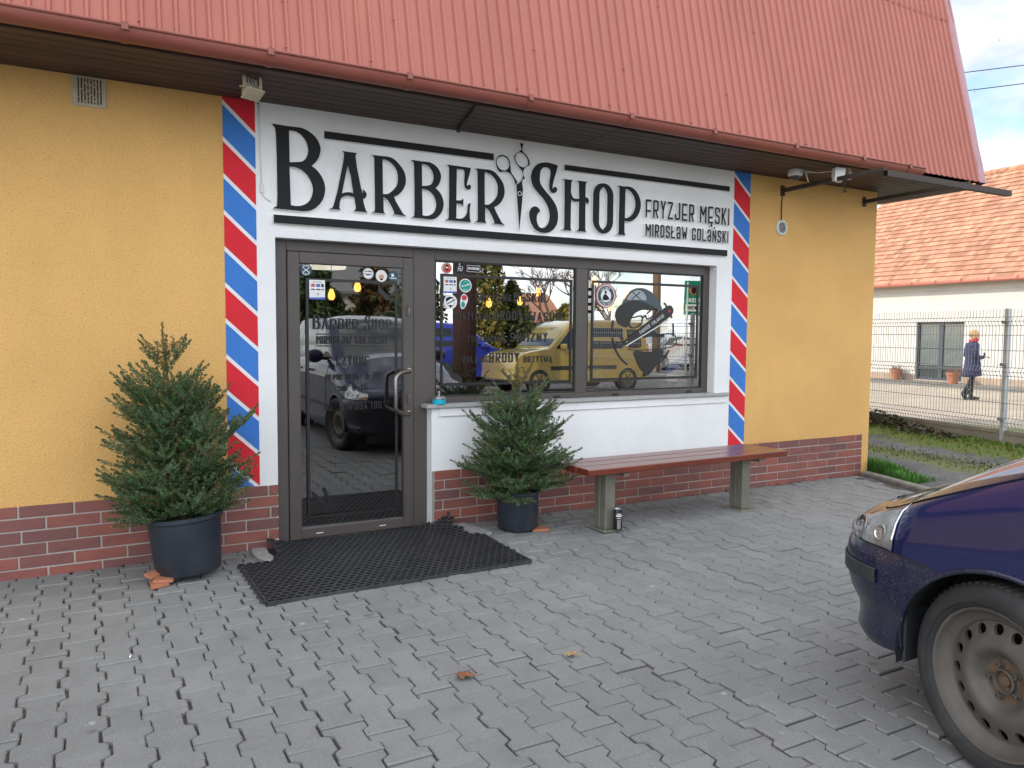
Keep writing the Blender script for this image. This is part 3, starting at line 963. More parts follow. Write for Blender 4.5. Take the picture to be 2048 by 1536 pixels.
def glass_mat(name, tint, refl):
    m = bpy.data.materials.new(name); m.use_nodes = True; nt = m.node_tree
    nt.nodes.remove(nt.nodes['Principled BSDF'])
    out = nt.nodes['Material Output']
    tr = nt.nodes.new('ShaderNodeBsdfTransparent'); tr.inputs[0].default_value = (*tint, 1)
    gl = nt.nodes.new('ShaderNodeBsdfGlossy'); gl.inputs['Roughness'].default_value = 0.0; gl.inputs[0].default_value = (1, 1, 1, 1)
    fn = nt.nodes.new('ShaderNodeFresnel'); fn.inputs[0].default_value = 1.5
    mr = nt.nodes.new('ShaderNodeMapRange'); mr.inputs[1].default_value = 0.04; mr.inputs[2].default_value = 1.0; mr.inputs[3].default_value = refl; mr.inputs[4].default_value = 1.0
    nt.links.new(fn.outputs[0], mr.inputs[0])
    # faint unevenness of the pane
    bp = nt.nodes.new('ShaderNodeBump'); bp.inputs['Strength'].default_value = .02; bp.inputs['Distance'].default_value = .02
    nt.links.new(noise(nt, ocoords(nt), 1.3, 1, .5), bp.inputs['Height']); nt.links.new(bp.outputs[0], gl.inputs['Normal'])
    mixn = nt.nodes.new('ShaderNodeMixShader')
    nt.links.new(mr.outputs[0], mixn.inputs[0]); nt.links.new(tr.outputs[0], mixn.inputs[1]); nt.links.new(gl.outputs[0], mixn.inputs[2])
    nt.links.new(mixn.outputs[0], out.inputs[0])
    return m
m_glass = glass_mat('window_glass', (.62, .64, .62), .36)
m_glass_d = glass_mat('door_glass', (.55, .56, .54), .20)

mb = MB()
ly0, ly1 = FY - .012, .15
mb.box(1.2465, 1.330, ly0, ly1, .004, 2.0225, 0, bev=.004); mb.box(2.094, 2.1715, ly0, ly1, .004, 2.0225, 0, bev=.004)
mb.box(1.3301, 2.0939, ly0, ly1, 1.944, 2.0225, 0, bev=.004); mb.box(1.3301, 2.0939, ly0, ly1, .004, .078, 0, bev=.004)
for xx in (1.43, 1.90): mb.box(xx, xx + .05, ly0 - .002, ly0 + .001, .036, .041, 1)
door = P(mb, 'door', [m_frame, m_wht], bld)
mb = MB(); mb.box(-.387, .387, 0, .006, .073, 1.949, M=Matrix.Translation((1.712, GYL + .004, 0)) @ Matrix.Rotation(R(-1.1), 4, 'Z')); P(mb, 'pane', m_glass_d, door)   # the pane sits a touch askew in its rebate
# bow handle: outside bar and its twin inside
def bow(y_off, x, mat, sgn):
    mb = MB()
    path = []
    z0, z1 = .872, 1.182
    base = ly0 if sgn < 0 else ly1
    for k in range(8):
        a_ = math.pi / 2 * k / 7
        path.append((x, base + sgn * (.10 * math.sin(a_)), z1 - .0 + .0 * k - .05 * (1 - math.cos(a_))))
    for k in range(8):
        a_ = math.pi / 2 * (1 - k / 7)
        path.append((x, base + sgn * (.10 * math.sin(a_)), z0 + .05 * (1 - math.cos(a_))))
    mb.tube(path, .014, 12)
    mb.lathe([(.02, 0), (.02, .006), (.014, .008)], 16, Matrix.Translation((x, base, z1)) @ Matrix.Rotation(R(90 * (1 if sgn < 0 else -1)), 4, 'X'))
    mb.lathe([(.02, 0), (.02, .006), (.014, .008)], 16, Matrix.Translation((x, base, z0)) @ Matrix.Rotation(R(90 * (1 if sgn < 0 else -1)), 4, 'X'))
    return mb
# the bow leans towards the hinge side, so its grip stands over the glass
def bowx(sgn, xm, dx, base):
    mb = MB(); z0, z1 = .866, 1.186; path = []
    for k in range(9):
        a_ = math.pi / 2 * k / 8
        path.append((xm - dx * math.sin(a_), base + sgn * .075 * math.sin(a_), z1 - .055 * (1 - math.cos(a_))))
    for k in range(9):
        a_ = math.pi / 2 * (1 - k / 8)
        path.append((xm - dx * math.sin(a_), base + sgn * .075 * math.sin(a_), z0 + .055 * (1 - math.cos(a_))))
    mb.tube(path, .0145, 12)
    for z in (z0, z1):
        mb.lathe([(.021, -.001), (.021, .006), (.014, .009)], 16, Matrix.Translation((xm, base, z)) @ Matrix.Rotation(R(90 if sgn < 0 else -90), 4, 'X'))
    return mb
P(bowx(-1, 2.132, .13, ly0), 'handle', m_inox, door, angle=40)
P(bowx(1, 2.132, .13, ly1), 'handle', m_inox, door, angle=40)
for z in (1.632, .985):
    mb = MB()
    mb.prism([[(2.134 + .018 * math.cos(a_), z + .046 * math.copysign(abs(math.sin(a_)) ** .6, math.sin(a_))) for a_ in [2 * math.pi * k / 24 for k in range(24)]]], ly0 - .010, ly0 + .001, 0, 0)
    disc(mb, 2.134, z + .010, .0095, ly0 - .0115, 1, 16); mb.prism([[(2.130, z - .020), (2.138, z - .020), (2.138, z + .004), (2.130, z + .004)]], ly0 - .0115, None, 1, 1)
    P(mb, 'keyhole_plate', [m_frame, m_inox], door)

wins = []
for (xa, xb) in ((2.3496, 3.632), (3.745, 5.0399)):
    mb = MB()
    g_ = .012
    mb.box(xa, xa + g_, FY + .006, .14, .978, 2.018); mb.box(xb - g_, xb, FY + .006, .14, .978, 2.018)
    mb.box(xa + g_, xb - g_, FY + .006, .14, .978, .978 + g_); mb.box(xa + g_, xb - g_, FY + .006, .14, 2.018 - g_, 2.018)
    wn = P(mb, 'window', m_gasket, bld)
    mb = MB(); mb.box(xa + .008, xb - .008, GYL, GYL + .006, .986, 2.010); P(mb, 'pane', m_glass, wn)
    wins.append(wn)

# interior: dark room behind the glass
m_in = pmat('interior_wall', (.16, .155, .15), .8, var=.1)
m_infl = pmat('interior_floor', (.16, .155, .15), .35, var=.2, vscale=3)
mb = MB()
mb.box(.4, 6.3, 4.4, 4.5, 0, 2.8); mb.box(.3, .4, .25, 4.5, 0, 2.8); mb.box(6.3, 6.4, .25, 4.5, 0, 2.8)
mb.box(.3, 6.4, .25, 4.5, 2.8, 2.85)
P(mb, 'interior_wall', m_in, bld)
mb = MB(); mb.box(.3, 6.4, .10, 4.5, -.03, -.004); P(mb, 'interior_floor', m_infl, bld)
mb = MB(); mb.box(2.35, 5.10, .16, .42, .885, .93, bev=.004); P(mb, 'inner_sill', pmat('inner_sill_board', (.32, .27, .21), .5), bld)

# awning frame under the eave: two brackets and a square tube
awn = thing('awning_frame', 'brown steel awning frame with square tube under the eave at the right corner', 'frame')
mb = MB()
ty0, ty1, tz0, tz1 = -1.145, -1.095, 2.800, 2.850
x0, x1 = 5.89, 7.72; tk = .004
mb.box(x0, x1, ty0, ty0 + tk, tz0, tz1); mb.box(x0, x1, ty1 - tk, ty1, tz0, tz1)
mb.box(x0, x1, ty0 + tk, ty1 - tk, tz0, tz0 + tk); mb.box(x0, x1, ty0 + tk, ty1 - tk, tz1 - tk, tz1)
P(mb, 'square_tube', m_steel_dk, awn)
for bx in (5.93, 7.127):
    mb = MB()
    M = Matrix.Translation((bx, 0, 2.858)) @ Matrix.Rotation(R(-.6), 4, 'X')
    mb.box(-.018, .018, -1.094, -.001, -.018, .018, 0, bev=.003, M=M)
    mb.box(-.03, .03, -.006, .001, -.05, .05, 0, bev=.002, M=M)
    P(mb, 'bracket', m_steel_dk, awn)
mb = MB()
M = Matrix.Translation((2.32, -.66, 2.958)) @ Matrix.Rotation(R(-14), 4, 'Z')
# flat iron stay fixed under the boards
mb.box(-.012, .012, 0, .62, -.012, .012, M=M)
P(mb, 'soffit_stay', m_steel_dk, bld)
GLYPH = {
 'B': ["1130,2838* 1236,2835* 1291,2836 1335,2834 1387,2813 1431,2776 1455,2722 1450,2674 1429,2628 1394,2591* 1429,2567 1464,2523 1484,2468 1483,2419 1467,2370 1435,2327 1391,2295 1338,2283 1285,2283* 1136,2286* 1142,2295 1155,2298 1160,2317* 1162,2372* 1161,2610* 1157,2779* 1151,2812 1140,2825", "1244,2806* 1257,2808 1291,2805 1325,2786 1356,2749 1369,2708 1368,2669 1352,2634 1324,2612 1246,2599*", "1245,2570* 1280,2570 1323,2556 1362,2525 1388,2484 1400,2438 1394,2394 1374,2353 1338,2326 1295,2314 1251,2316*"],
 'A': ["1603,2721* 1709,2719* 1706,2715 1698,2701* 1707,2625* 1738,2477* 1745,2446* 1752,2460 1747,2473* 1762,2466 1776,2447 1776,2430 1765,2414 1751,2406* 1756,2378* 1770,2331* 1776,2323 1786,2316* 1686,2317* 1687,2323 1696,2329* 1697,2352* 1691,2392 1686,2413* 1664,2418 1636,2420 1612,2412 1594,2395 1585,2366 1582,2332* 1586,2323 1595,2319* 1514,2317* 1519,2322 1530,2325 1539,2340* 1567,2438* 1610,2647* 1616,2695* 1614,2711", "1643,2625* 1661,2563* 1680,2441* 1664,2444 1636,2443 1601,2432* 1617,2512* 1639,2618*"],
 'R': ["1813,2719* 1896,2720* 1939,2720 1983,2707 2023,2673 2057,2629 2070,2578 2066,2536 2045,2493 2012,2459 1980,2441* 1993,2412* 2041,2337* 2053,2324 2075,2311* 1975,2317* 1980,2323 1980,2332* 1956,2378 1927,2418 1900,2433* 1902,2335* 1907,2322 1919,2316* 1818,2316* 1822,2321 1833,2325 1837,2340* 1836,2480* 1833,2696* 1827,2709", "1895,2695* 1910,2697 1946,2685 1983,2655 2005,2613 2008,2569 2001,2526 1975,2490 1942,2462 1920,2455 1897,2454*"],
 'E': ["2390,2711* 2589,2708* 2580,2667 2565,2618 2556,2584 2562,2568* 2564,2577 2575,2583 2588,2577 2590,2564 2583,2551 2567,2545 2550,2550 2537,2565 2533,2598 2536,2652 2533,2679 2518,2689 2473,2688* 2470,2458* 2504,2461 2519,2467* 2522,2475* 2528,2475* 2527,2417* 2523,2417* 2519,2427 2500,2434 2471,2434* 2470,2326* 2508,2327 2538,2343 2557,2375 2562,2419 2568,2443* 2590,2448* 2583,2417 2581,2377 2584,2333 2591,2306* 2389,2307* 2392,2313 2403,2316 2407,2332* 2410,2480* 2410,2679* 2404,2700"],
 'S': ["3361,2810* 3342,2747 3327,2702 3315,2657 3312,2631 3319,2619* 3320,2632 3336,2640 3354,2630 3354,2611 3339,2594 3316,2588 3292,2601 3280,2632 3281,2675 3290,2733 3287,2763 3269,2780 3243,2783 3218,2775 3200,2749 3193,2705 3196,2663 3215,2630 3251,2595 3298,2553 3340,2503 3362,2452 3367,2400 3358,2351 3332,2310 3291,2280 3244,2269 3193,2274 3147,2296 3114,2341 3098,2396 3105,2435 3125,2460 3153,2470 3181,2461 3196,2443 3196,2432* 3176,2415 3167,2380 3173,2341 3193,2313 3221,2306 3249,2317 3274,2349 3285,2398 3278,2449 3257,2495 3221,2540 3174,2579 3133,2622 3114,2667 3112,2710 3132,2759 3172,2800 3223,2818 3274,2822 3320,2817"],
 'H': ["3404,2710* 3509,2710* 3505,2705 3495,2700 3491,2683* 3487,2625 3496,2589 3513,2569 3536,2565 3567,2567* 3564,2669* 3560,2697 3544,2710* 3648,2711* 3645,2706 3636,2703 3630,2679* 3630,2586* 3647,2583 3663,2566 3661,2544 3650,2532 3639,2531* 3643,2540 3630,2547* 3632,2329* 3638,2313 3648,2308* 3546,2309* 3551,2314 3562,2317 3567,2339* 3566,2545* 3532,2542 3509,2545 3489,2554* 3488,2327* 3495,2312 3506,2308* 3406,2308* 3410,2313 3421,2314 3425,2333* 3426,2529* 3424,2680* 3420,2700"],
 'O': ["3809,2713 3855,2704 3893,2671 3910,2627* 3910,2406* 3899,2363 3867,2325 3816,2308 3765,2318 3723,2354 3703,2398* 3704,2620* 3718,2665 3754,2700", "3808,2684* 3833,2657 3847,2618* 3847,2401* 3834,2366 3805,2337* 3778,2362 3767,2391* 3768,2629* 3780,2660"],
 'P': ["3951,2713* 4019,2712* 4077,2715 4125,2700 4170,2659 4195,2608 4199,2562 4183,2507 4150,2462 4112,2436 4073,2426 4029,2428* 4030,2339* 4035,2318 4048,2309* 3947,2310* 3952,2314 3963,2316 3968,2334* 3970,2576* 3970,2689* 3965,2704", "4034,2690* 4058,2690 4097,2667 4129,2625 4139,2572 4129,2522 4101,2481 4063,2455 4032,2451*"],
 'handle': ["2852,2834 2891,2829 2918,2801 2928,2760 2934,2714 2956,2685 2991,2643* 2973,2620* 2956,2662 2928,2698 2892,2712 2862,2709 2833,2703* 2818,2717 2806,2742 2800,2772 2808,2804 2826,2824", "2850,2824 2882,2820 2906,2799 2916,2769 2910,2743 2892,2725 2862,2719 2832,2729 2814,2753 2808,2778 2820,2808"],
 'blade': ["3011,2944* 3042,2942* 3033,2913 3029,2894 3036,2882 3067,2859 3092,2825 3100,2795 3095,2780* 3074,2771 3053,2753 3042,2731 3044,2700 3058,2680* 3035,2662* 3032,2641 3040,2599* 3034,2494* 3010,2268* 3001,2375* 2981,2604* 2983,2623 3014,2644 3032,2672 3038,2699 3031,2730 3007,2753 2979,2781 2961,2816 2963,2842 2987,2866 3012,2882 3021,2896 3017,2916", "3012,2871 3042,2864 3073,2834 3085,2798 3074,2776 3043,2761 3007,2769 2979,2797 2971,2827 2984,2858"],
}
# ---------------------------------------------------------------- the sign: raised letters on the white panel
m_face = pmat('sign_face', (.012, .012, .014), .6, var=.15, vscale=5, spec=.25)
m_side = pmat('white_foam', (.78, .78, .77), .8, var=.05)
YF, YB = -.030, .0
def outl_of(k): return [contour(c) for c in GLYPH[k]]
sign = thing('shop_sign', 'raised black Barber Shop lettering with scissors and rule bars on the white panel', 'sign', (3.1, 0, 2.2))
LET = [('B', (1.130, 1.484, 2.283, 2.838)), ('A', (1.514, 1.786, 2.312, 2.716)), ('R', (1.813, 2.075, 2.309, 2.716)), ('B', (2.113, 2.367, 2.300, 2.714)),
       ('E', (2.389, 2.591, 2.304, 2.711)), ('R', (2.624, 2.883, 2.304, 2.711)), ('S', (3.098, 3.367, 2.269, 2.822)),
       ('H', (3.404, 3.663, 2.305, 2.711)), ('O', (3.703, 3.910, 2.303, 2.714)), ('P', (3.947, 4.199, 2.304, 2.713))]
for k, bx in LET:
    mb = MB(); mb.prism(fit(outl_of(k), bx), YF, YB); P(mb, 'letter', [m_face, m_side], sign)
def bar(x0, x1, z0, z1):
    mb = MB(); mb.prism([[(x0, z0), (x1, z0), (x1, z1), (x0, z1)]], YF, YB); P(mb, 'rule_bar', [m_face, m_side], sign)
bar(1.137, 5.206, 2.192, 2.247); bar(1.480, 2.782, 2.785, 2.835); bar(3.422, 5.216, 2.780, 2.824)
mb = MB(); mb.prism(outl_of('handle'), YF, YB); mb.prism(outl_of('blade'), YF - .0004, YB)
ringp(mb, 3.010, 2.556, .0135, .0175, YF - .002, 1); mb.quad((3.026, YF - .002, 2.549), (3.040, YF - .002, 2.553), (3.040, YF - .002, 2.558), (3.026, YF - .002, 2.556), 1)
P(mb, 'scissors', [m_face, m_side], sign)
mb = MB(); text_mesh(mb, 'FRYZJER MĘSKI', (4.250, 5.220, 2.473, 2.626), YF, YB, t=.125, w=.46, gap=.15, space=.36, mf=0, ms=1); P(mb, 'lettering', [m_face, m_side], sign)
mb = MB(); text_mesh(mb, 'MIROSŁaW GOLaŃSKI', (4.253, 5.214, 2.311, 2.420), YF, YB, t=.14, w=.46, gap=.15, space=.38, mf=0, ms=1); P(mb, 'lettering', [m_face, m_side], sign)

# ---------------------------------------------------------------- foils and stickers on the glass
m_foil = pmat('cut_foil', (.014, .013, .013), .45)
m_grey = pmat('slate_foil', (.055, .075, .085), .5)
m_paper = pmat('sticker_white', (.74, .74, .73), .5, var=.05)
m_teal = pmat('sticker_teal', (.0, .27, .21), .5, var=.05)
m_dkb = pmat('sticker_dark_blue', (.02, .06, .09), .5, var=.05)
m_org = pmat('sticker_orange', (.55, .16, .05), .5, var=.05)
m_redf = pmat('sticker_red', (.50, .03, .04), .5, var=.05)
m_blf = pmat('sticker_blue', (.06, .13, .45), .5, var=.05)
m_skin_s = pmat('sticker_tan', (.55, .32, .20), .5, var=.05)
G0 = GYL - .0040                       # foil plane just in front of the pane
def foil_rect(mb, x0, x1, z0, z1, t, y=G0, mat=0):
    for (a, b, c, d) in ((x0, x1, z1 - t, z1), (x0, x1, z0, z0 + t), (x0, x0 + t, z0 + t, z1 - t), (x1 - t, x1, z0 + t, z1 - t)):
        mb.prism([[(a, c), (b, c), (b, d), (a, d)]], y, None, mat, mat)
def moustache(mb, c, ang, s, y, mat=0):
    pts = [(0, -.06), (.10, -.16), (.28, -.20), (.46, -.12), (.58, .02), (.66, .14), (.78, .18), (.88, .12), (.84, .06), (.92, .02), (1.0, .12), (.93, .26), (.76, .30), (.60, .24), (.48, .14), (.34, .12), (.18, .18), (.06, .14), (0, .10)]
    full = pts + [(-a, b) for a, b in pts[::-1][1:-1]]
    cl = cr_points(full, 3, True); ca, sa = math.cos(ang), math.sin(ang)
    mb.prism([[(c[0] + s * (a * ca - b * sa), c[1] + s * (a * sa + b * ca)) for a, b in cl]], y, None, mat, mat)
# door foil
mb = MB()
foil_rect(mb, 1.377, 2.054, .143, 1.846, .020)
bx = [('B', (1.425, 1.482, 1.489, 1.591)), ('A', (1.487, 1.543, 1.489, 1.567)), ('R', (1.549, 1.601, 1.489, 1.567)), ('B', (1.608, 1.657, 1.489, 1.567)),
      ('E', (1.663, 1.703, 1.489, 1.567)), ('R', (1.710, 1.762, 1.489, 1.567)), ('S', (1.802, 1.848, 1.480, 1.590)), ('H', (1.856, 1.905, 1.490, 1.567)),
      ('O', (1.913, 1.954, 1.490, 1.567)), ('P', (1.961, 2.011, 1.490, 1.567))]
for k, b_ in bx: mb.prism(fit(outl_of(k), b_), G0, None, 0, 0)
for z in (1.455, 1.371): mb.prism([[(1.453, z - .004), (1.973, z - .004), (1.973, z + .004), (1.453, z + .004)]], G0, None, 0, 0)
text_mesh(mb, 'MIROSŁaW GOLaŃSKI', (1.455, 1.972, 1.385, 1.444), G0, None, t=.15, w=.46, gap=.15, space=.38)
text_mesh(mb, 'CZYNNE', (1.596, 1.835, 1.229, 1.300), G0, None, t=.15, w=.46, gap=.16)
text_mesh(mb, 'OD PON. DO PT.', (1.514, 1.770, 1.127, 1.168), G0, None, t=.15, w=.46, gap=.15, space=.34)
text_mesh(mb, '8-20', (1.809, 1.922, 1.126, 1.181), G0, None, t=.15, w=.46, gap=.14)
text_mesh(mb, 'SOB.', (1.604, 1.680, 1.045, 1.083), G0, None, t=.15, w=.46, gap=.15)
text_mesh(mb, '8-16', (1.713, 1.826, 1.046, 1.097), G0, None, t=.15, w=.46, gap=.14)
text_mesh(mb, 'TEL.', (1.505, 1.572, .909, .944), G0, None, t=.15, w=.46, gap=.15)
text_mesh(mb, '574 094 100', (1.611, 1.929, .909, .962), G0, None, t=.14, w=.46, gap=.14, space=.3)
# open razor in the lower corner
mb.prism([[(1.405, .335), (1.425, .328), (1.52, .238), (1.555, .205), (1.545, .198), (1.50, .222), (1.44, .268)]], G0 - .0003, None, 0, 0)
mb.prism([[(1.487, .345), (1.508, .352), (1.548, .215), (1.538, .206)]], G0 - .0006, None, 0, 0)
moustache(mb, (1.952, 1.748), R(-42), .110, G0 - .0003)
P(mb, 'lettering', [m_foil], door)
def sticker(parent, cx, cz, r, base, paint=None, label=None, mats=None, rim=None):
    mb = MB(); y = G0 - .002
    disc(mb, cx, cz, r, y, 0, 30)
    if rim is not None: ringp(mb, cx, cz, r * .86, r * .98, y - .0004, rim)
    if paint: paint(mb, cx, cz, r, y - .0006)
    return P(mb, 'sticker', mats or [m_paper, m_face, m_dkb, m_teal, m_org, m_redf, m_skin_s], parent, label=label)
def dots_text(mb, cx, cz, r, y, mat, a0, a1, n, s=.07):
    for k in range(n):
        a_ = a0 + (a1 - a0) * k / max(1, n - 1); p = (cx + r * math.cos(a_), cz + r * math.sin(a_)); q = s * rng.uniform(.7, 1.1)
        mb.prism([[(p[0] - q * .4, p[1] - q * .6), (p[0] + q * .4, p[1] - q * .6), (p[0] + q * .4, p[1] + q * .6), (p[0] - q * .4, p[1] + q * .6)]], y, None, mat, mat)
def scissor_x(mb, cx, cz, s, y, mat):
    for sg in (1, -1):
        pl = stroke_poly([(cx - sg * s, cz + s * .7), (cx + sg * s * .8, cz - s * .6)], s * .10); mb.prism([pl], y - .0001 * sg, None, mat, mat)
        ringp(mb, cx + sg * s * .9, cz - s * .7, s * .14, s * .26, y, mat, 12)
def p_scis(mb, cx, cz, r, y): scissor_x(mb, cx, cz, r * .55, y, 0); dots_text(mb, cx, cz, r * .74, y, 0, R(130), R(50), 6, r * .2); dots_text(mb, cx, cz, r * .74, y, 0, R(235), R(305), 4, r * .2)
def p_mus(mb, cx, cz, r, y):
    moustache(mb, (cx, cz - r * .2), 0, r * .7, y, 1); dots_text(mb, cx, cz + r * .25, r * .01, y, 1, 0, 0, 0)
    text_mesh(mb, 'LUXURY', (cx - r * .55, cx + r * .55, cz + r * .18, cz + r * .42), y, None, t=.16, mf=1, ms=1) if False else dots_text(mb, cx, cz - r * 2.2, r * 2.55, y, 1, R(102), R(78), 8, r * .16)
def p_face(mb, cx, cz, r, y):
    disc(mb, cx, cz - r * .08, r * .46, y, 6, 20, r * .6); mb.prism([cr_points([(cx - r * .55, cz + r * .1), (cx - r * .5, cz + r * .6), (cx, cz + r * .82), (cx + r * .5, cz + r * .62), (cx + r * .5, cz + r * .15), (cx + r * .1, cz + r * .28), (cx - r * .2, cz + r * .2)], 3, True)], y - .0002, None, 0, 0)
    disc(mb, cx, cz - r * .58, r * .25, y - .0003, 1, 14, r * .16)
def p_box(mb, cx, cz, r, y):
    mb.prism([[(cx - r * .4, cz - r * .1), (cx + r * .1, cz - r * .1), (cx + r * .1, cz + r * .45), (cx - r * .4, cz + r * .45)]], y, None, 0, 0)
    for k in range(6): mb.prism([[(cx - r * .65 + k * r * .22, cz - r * .5), (cx - r * .5 + k * r * .22, cz - r * .5), (cx - r * .5 + k * r * .22, cz - r * .26), (cx - r * .65 + k * r * .22, cz - r * .26)]], y, None, 0, 0)
def bg_disc(m): return lambda f: (lambda mb, cx, cz, r, y: (disc(mb, cx, cz, r, y + .0004, m, 30), f(mb, cx, cz, r, y) if f else None))
sticker(door, 1.381, 1.901, .042, 0, bg_disc(2)(p_scis), 'dark blue round sticker with crossed clippers in the top left corner')
sticker(door, 1.830, 1.896, .044, 0, p_mus, 'white round sticker with a black moustache', rim=1)
sticker(door, 1.930, 1.882, .043, 0, p_face, 'white round sticker with a white-haired face')
sticker(door, 2.022, 1.884, .040, 0, bg_disc(2)(p_box), 'dark blue round sticker with a white block figure')
def paycard(parent, x0, x1, z0, z1):
    mb = MB(); y = G0 - .002; w_, h_ = x1 - x0, z1 - z0
    mb.prism([[(x0, z0), (x1, z0), (x1, z1), (x0, z1)]], y, None, 0, 0); y -= .0004
    mb.prism([[(x0, z0), (x1, z0), (x1, z0 + h_ * .12), (x0, z0 + h_ * .09)]], y, None, 1, 1)
    for (a, b, m_) in ((.12, .36, 2), (.43, .70, 1), (.76, .92, 3)):
        mb.prism([[(x0 + a * w_, z0 + h_ * .64), (x0 + b * w_, z0 + h_ * .64), (x0 + b * w_, z0 + h_ * .80), (x0 + a * w_, z0 + h_ * .80)]], y, None, m_, m_)
        mb.prism([[(x0 + a * w_, z0 + h_ * .48), (x0 + b * w_, z0 + h_ * .48), (x0 + b * w_, z0 + h_ * .54), (x0 + a * w_, z0 + h_ * .54)]], y, None, 3, 3)
    disc(mb, x0 + .2 * w_, z0 + h_ * .72, w_ * .06, y - .0003, 4, 12); disc(mb, x0 + .28 * w_, z0 + h_ * .72, w_ * .06, y - .0003, 4, 12)
    for k in range(9): mb.prism([[(x0 + (.16 + k * .075) * w_, z0 + h_ * .88), (x0 + (.21 + k * .075) * w_, z0 + h_ * .88), (x0 + (.21 + k * .075) * w_, z0 + h_ * .91), (x0 + (.16 + k * .075) * w_, z0 + h_ * .91)]], y, None, 3, 3)
    for r_ in (.05, .08, .11): ringp(mb, x0 + .46 * w_, z0 + h_ * .27, r_ * w_, (r_ + .018) * w_, y, 3, 8, R(-45), R(45))
    P(mb, 'sticker', [m_paper, m_blf, m_redf, m_face, m_org], parent, label='white payment card sticker with a blue foot')
paycard(door, 1.402, 1.513, 1.699, 1.834)
# left window
W1_, W2_ = wins
mb = MB(); foil_rect(mb, 2.401, 3.601, 1.061, 1.922, .022)
sf = dict(t=.16, w=.50, gap=.17, space=.3, serif=True)
for tx, b_ in (('STRZYŻENIE', (2.693, 3.018, 1.725, 1.777)), ('MĘSKIE', (3.039, 3.340, 1.726, 1.800)),
               ('STRZYŻENIE', (2.519, 2.839, 1.575, 1.624)), ('BRODY', (2.862, 3.120, 1.575, 1.648)), ('&', (3.137, 3.172, 1.574, 1.621)), ('WĄSÓW', (3.188, 3.506, 1.573, 1.646)),
               ('TUSZOWANIE', (2.628, 2.972, 1.401, 1.451)), ('SIWIZNY', (3.007, 3.365, 1.402, 1.476)),
               ('GOLENIE', (2.583, 2.819, 1.239, 1.288)), ('BRODY', (2.824, 3.096, 1.237, 1.314)), ('BRZYTWĄ', (3.138, 3.411, 1.235, 1.286))):
    text_mesh(mb, tx, b_, G0, None, **sf)
P(mb, 'lettering', [m_foil], W1_)
mb = MB()
mb.prism([cr_points([(2.432, 1.236), (2.455, 1.243), (2.495, 1.205), (2.51, 1.165), (2.55, 1.150), (2.585, 1.110), (2.588, 1.092), (2.55, 1.095), (2.50, 1.120), (2.475, 1.160), (2.44, 1.195)], 4, True)], G0 - .0004, None, 0, 0)
P(mb, 'moustache_foil', [m_foil], W1_)
def p_badge(mb, cx, cz, r, y):
    disc(mb, cx, cz, r * .9, y, 4, 24); mb.prism([[(cx - r * .85, cz - r * .15), (cx + r * .85, cz - r * .15), (cx + r * .7, cz - r * .6), (cx, cz - r * .9), (cx - r * .7, cz - r * .6)]], y - .0001, None, 5, 5)
    mb.prism([[(cx - r * .28, cz - r * .4), (cx + r * .28, cz - r * .4), (cx + r * .28, cz + r * .6), (cx - r * .28, cz + r * .6)]], y - .0003, None, 1, 1)
    mb.prism([[(cx - r * .2, cz - r * .05), (cx + r * .2, cz - r * .05), (cx + r * .2, cz + r * .25), (cx - r * .2, cz + r * .25)]], y - .0005, None, 0, 0)
def p_lion(mb, cx, cz, r, y):
    for k in range(26):
        a_ = rng.random() * 6.28; q = r * rng.uniform(.15, .72); s_ = r * rng.uniform(.06, .16)
        mb.prism([[(cx + q * math.cos(a_) - s_, cz + q * math.sin(a_) - s_ * .4), (cx + q * math.cos(a_) + s_, cz + q * math.sin(a_)), (cx + q * math.cos(a_), cz + q * math.sin(a_) + s_)]], y - .0001 * (k % 3), None, 0, 0)
def p_green(mb, cx, cz, r, y):
    disc(mb, cx, cz, r * .85, y, 3, 28)
    ca, sa = math.cos(R(18)), math.sin(R(18))
    for k in range(8):
        u = -.6 + k * .17; h_ = .22 if k in (0, 6) else .12
        mb.prism([[(cx + r * (u * ca - s_ * sa), cz + r * (u * sa + s_ * ca)) for u, s_ in ((u, -.05), (u + .12, -.05), (u + .12, h_), (u + .04, h_))]], y - .0003, None, 0, 0)
    pl = stroke_poly([(cx - r * .65, cz - r * .2), (cx + r * .6, cz + r * .12)], r * .03); mb.prism([pl], y - .0002, None, 0, 0)
    dots_text(mb, cx, cz, r * .65, y - .0002, 0, R(240), R(300), 6, r * .13); scissor_x(mb, cx, cz + r * .6, r * .12, y - .0003, 0)
def logo_small(mb, cx, cz, r, y):
    mb.prism([cr_points([(cx - r * .75, cz + r * .1), (cx - r * .6, cz + r * .55), (cx, cz + r * .72), (cx + r * .5, cz + r * .5), (cx, cz + r * .42), (cx - r * .45, cz + r * .12)], 3, True)], y, None, 1, 1)
    mb.prism([[(cx - r * .55, cz - r * .25), (cx - r * .45, cz - r * .33), (cx + r * .72, cz + r * .26), (cx + r * .66, cz + r * .42)]], y - .0002, None, 1, 1)
    mb.prism([[(cx - r * .32, cz - r * .45), (cx + r * .32, cz - r * .45), (cx, cz - r * .9)]], y, None, 1, 1)
    ringp(mb, cx, cz - r * .05, r * .58, r * .63, y, 1, 20, R(170), R(370))
sticker(W1_, 2.454, 1.964, .042, 0, p_badge, 'orange round sticker with a black bottle shape')
sticker(W1_, 2.557, 1.969, .045, 0, bg_disc(1)(p_lion), 'black and white round sticker with a lion-like mane')
sticker(W1_, 2.610, 1.837, .053, 0, p_green, 'teal round sticker with a white script line')
sticker(W1_, 2.484, 1.708, .055, 0, logo_small, 'white round sticker with cap and razor emblem')
mb = MB(); y = G0 - .002
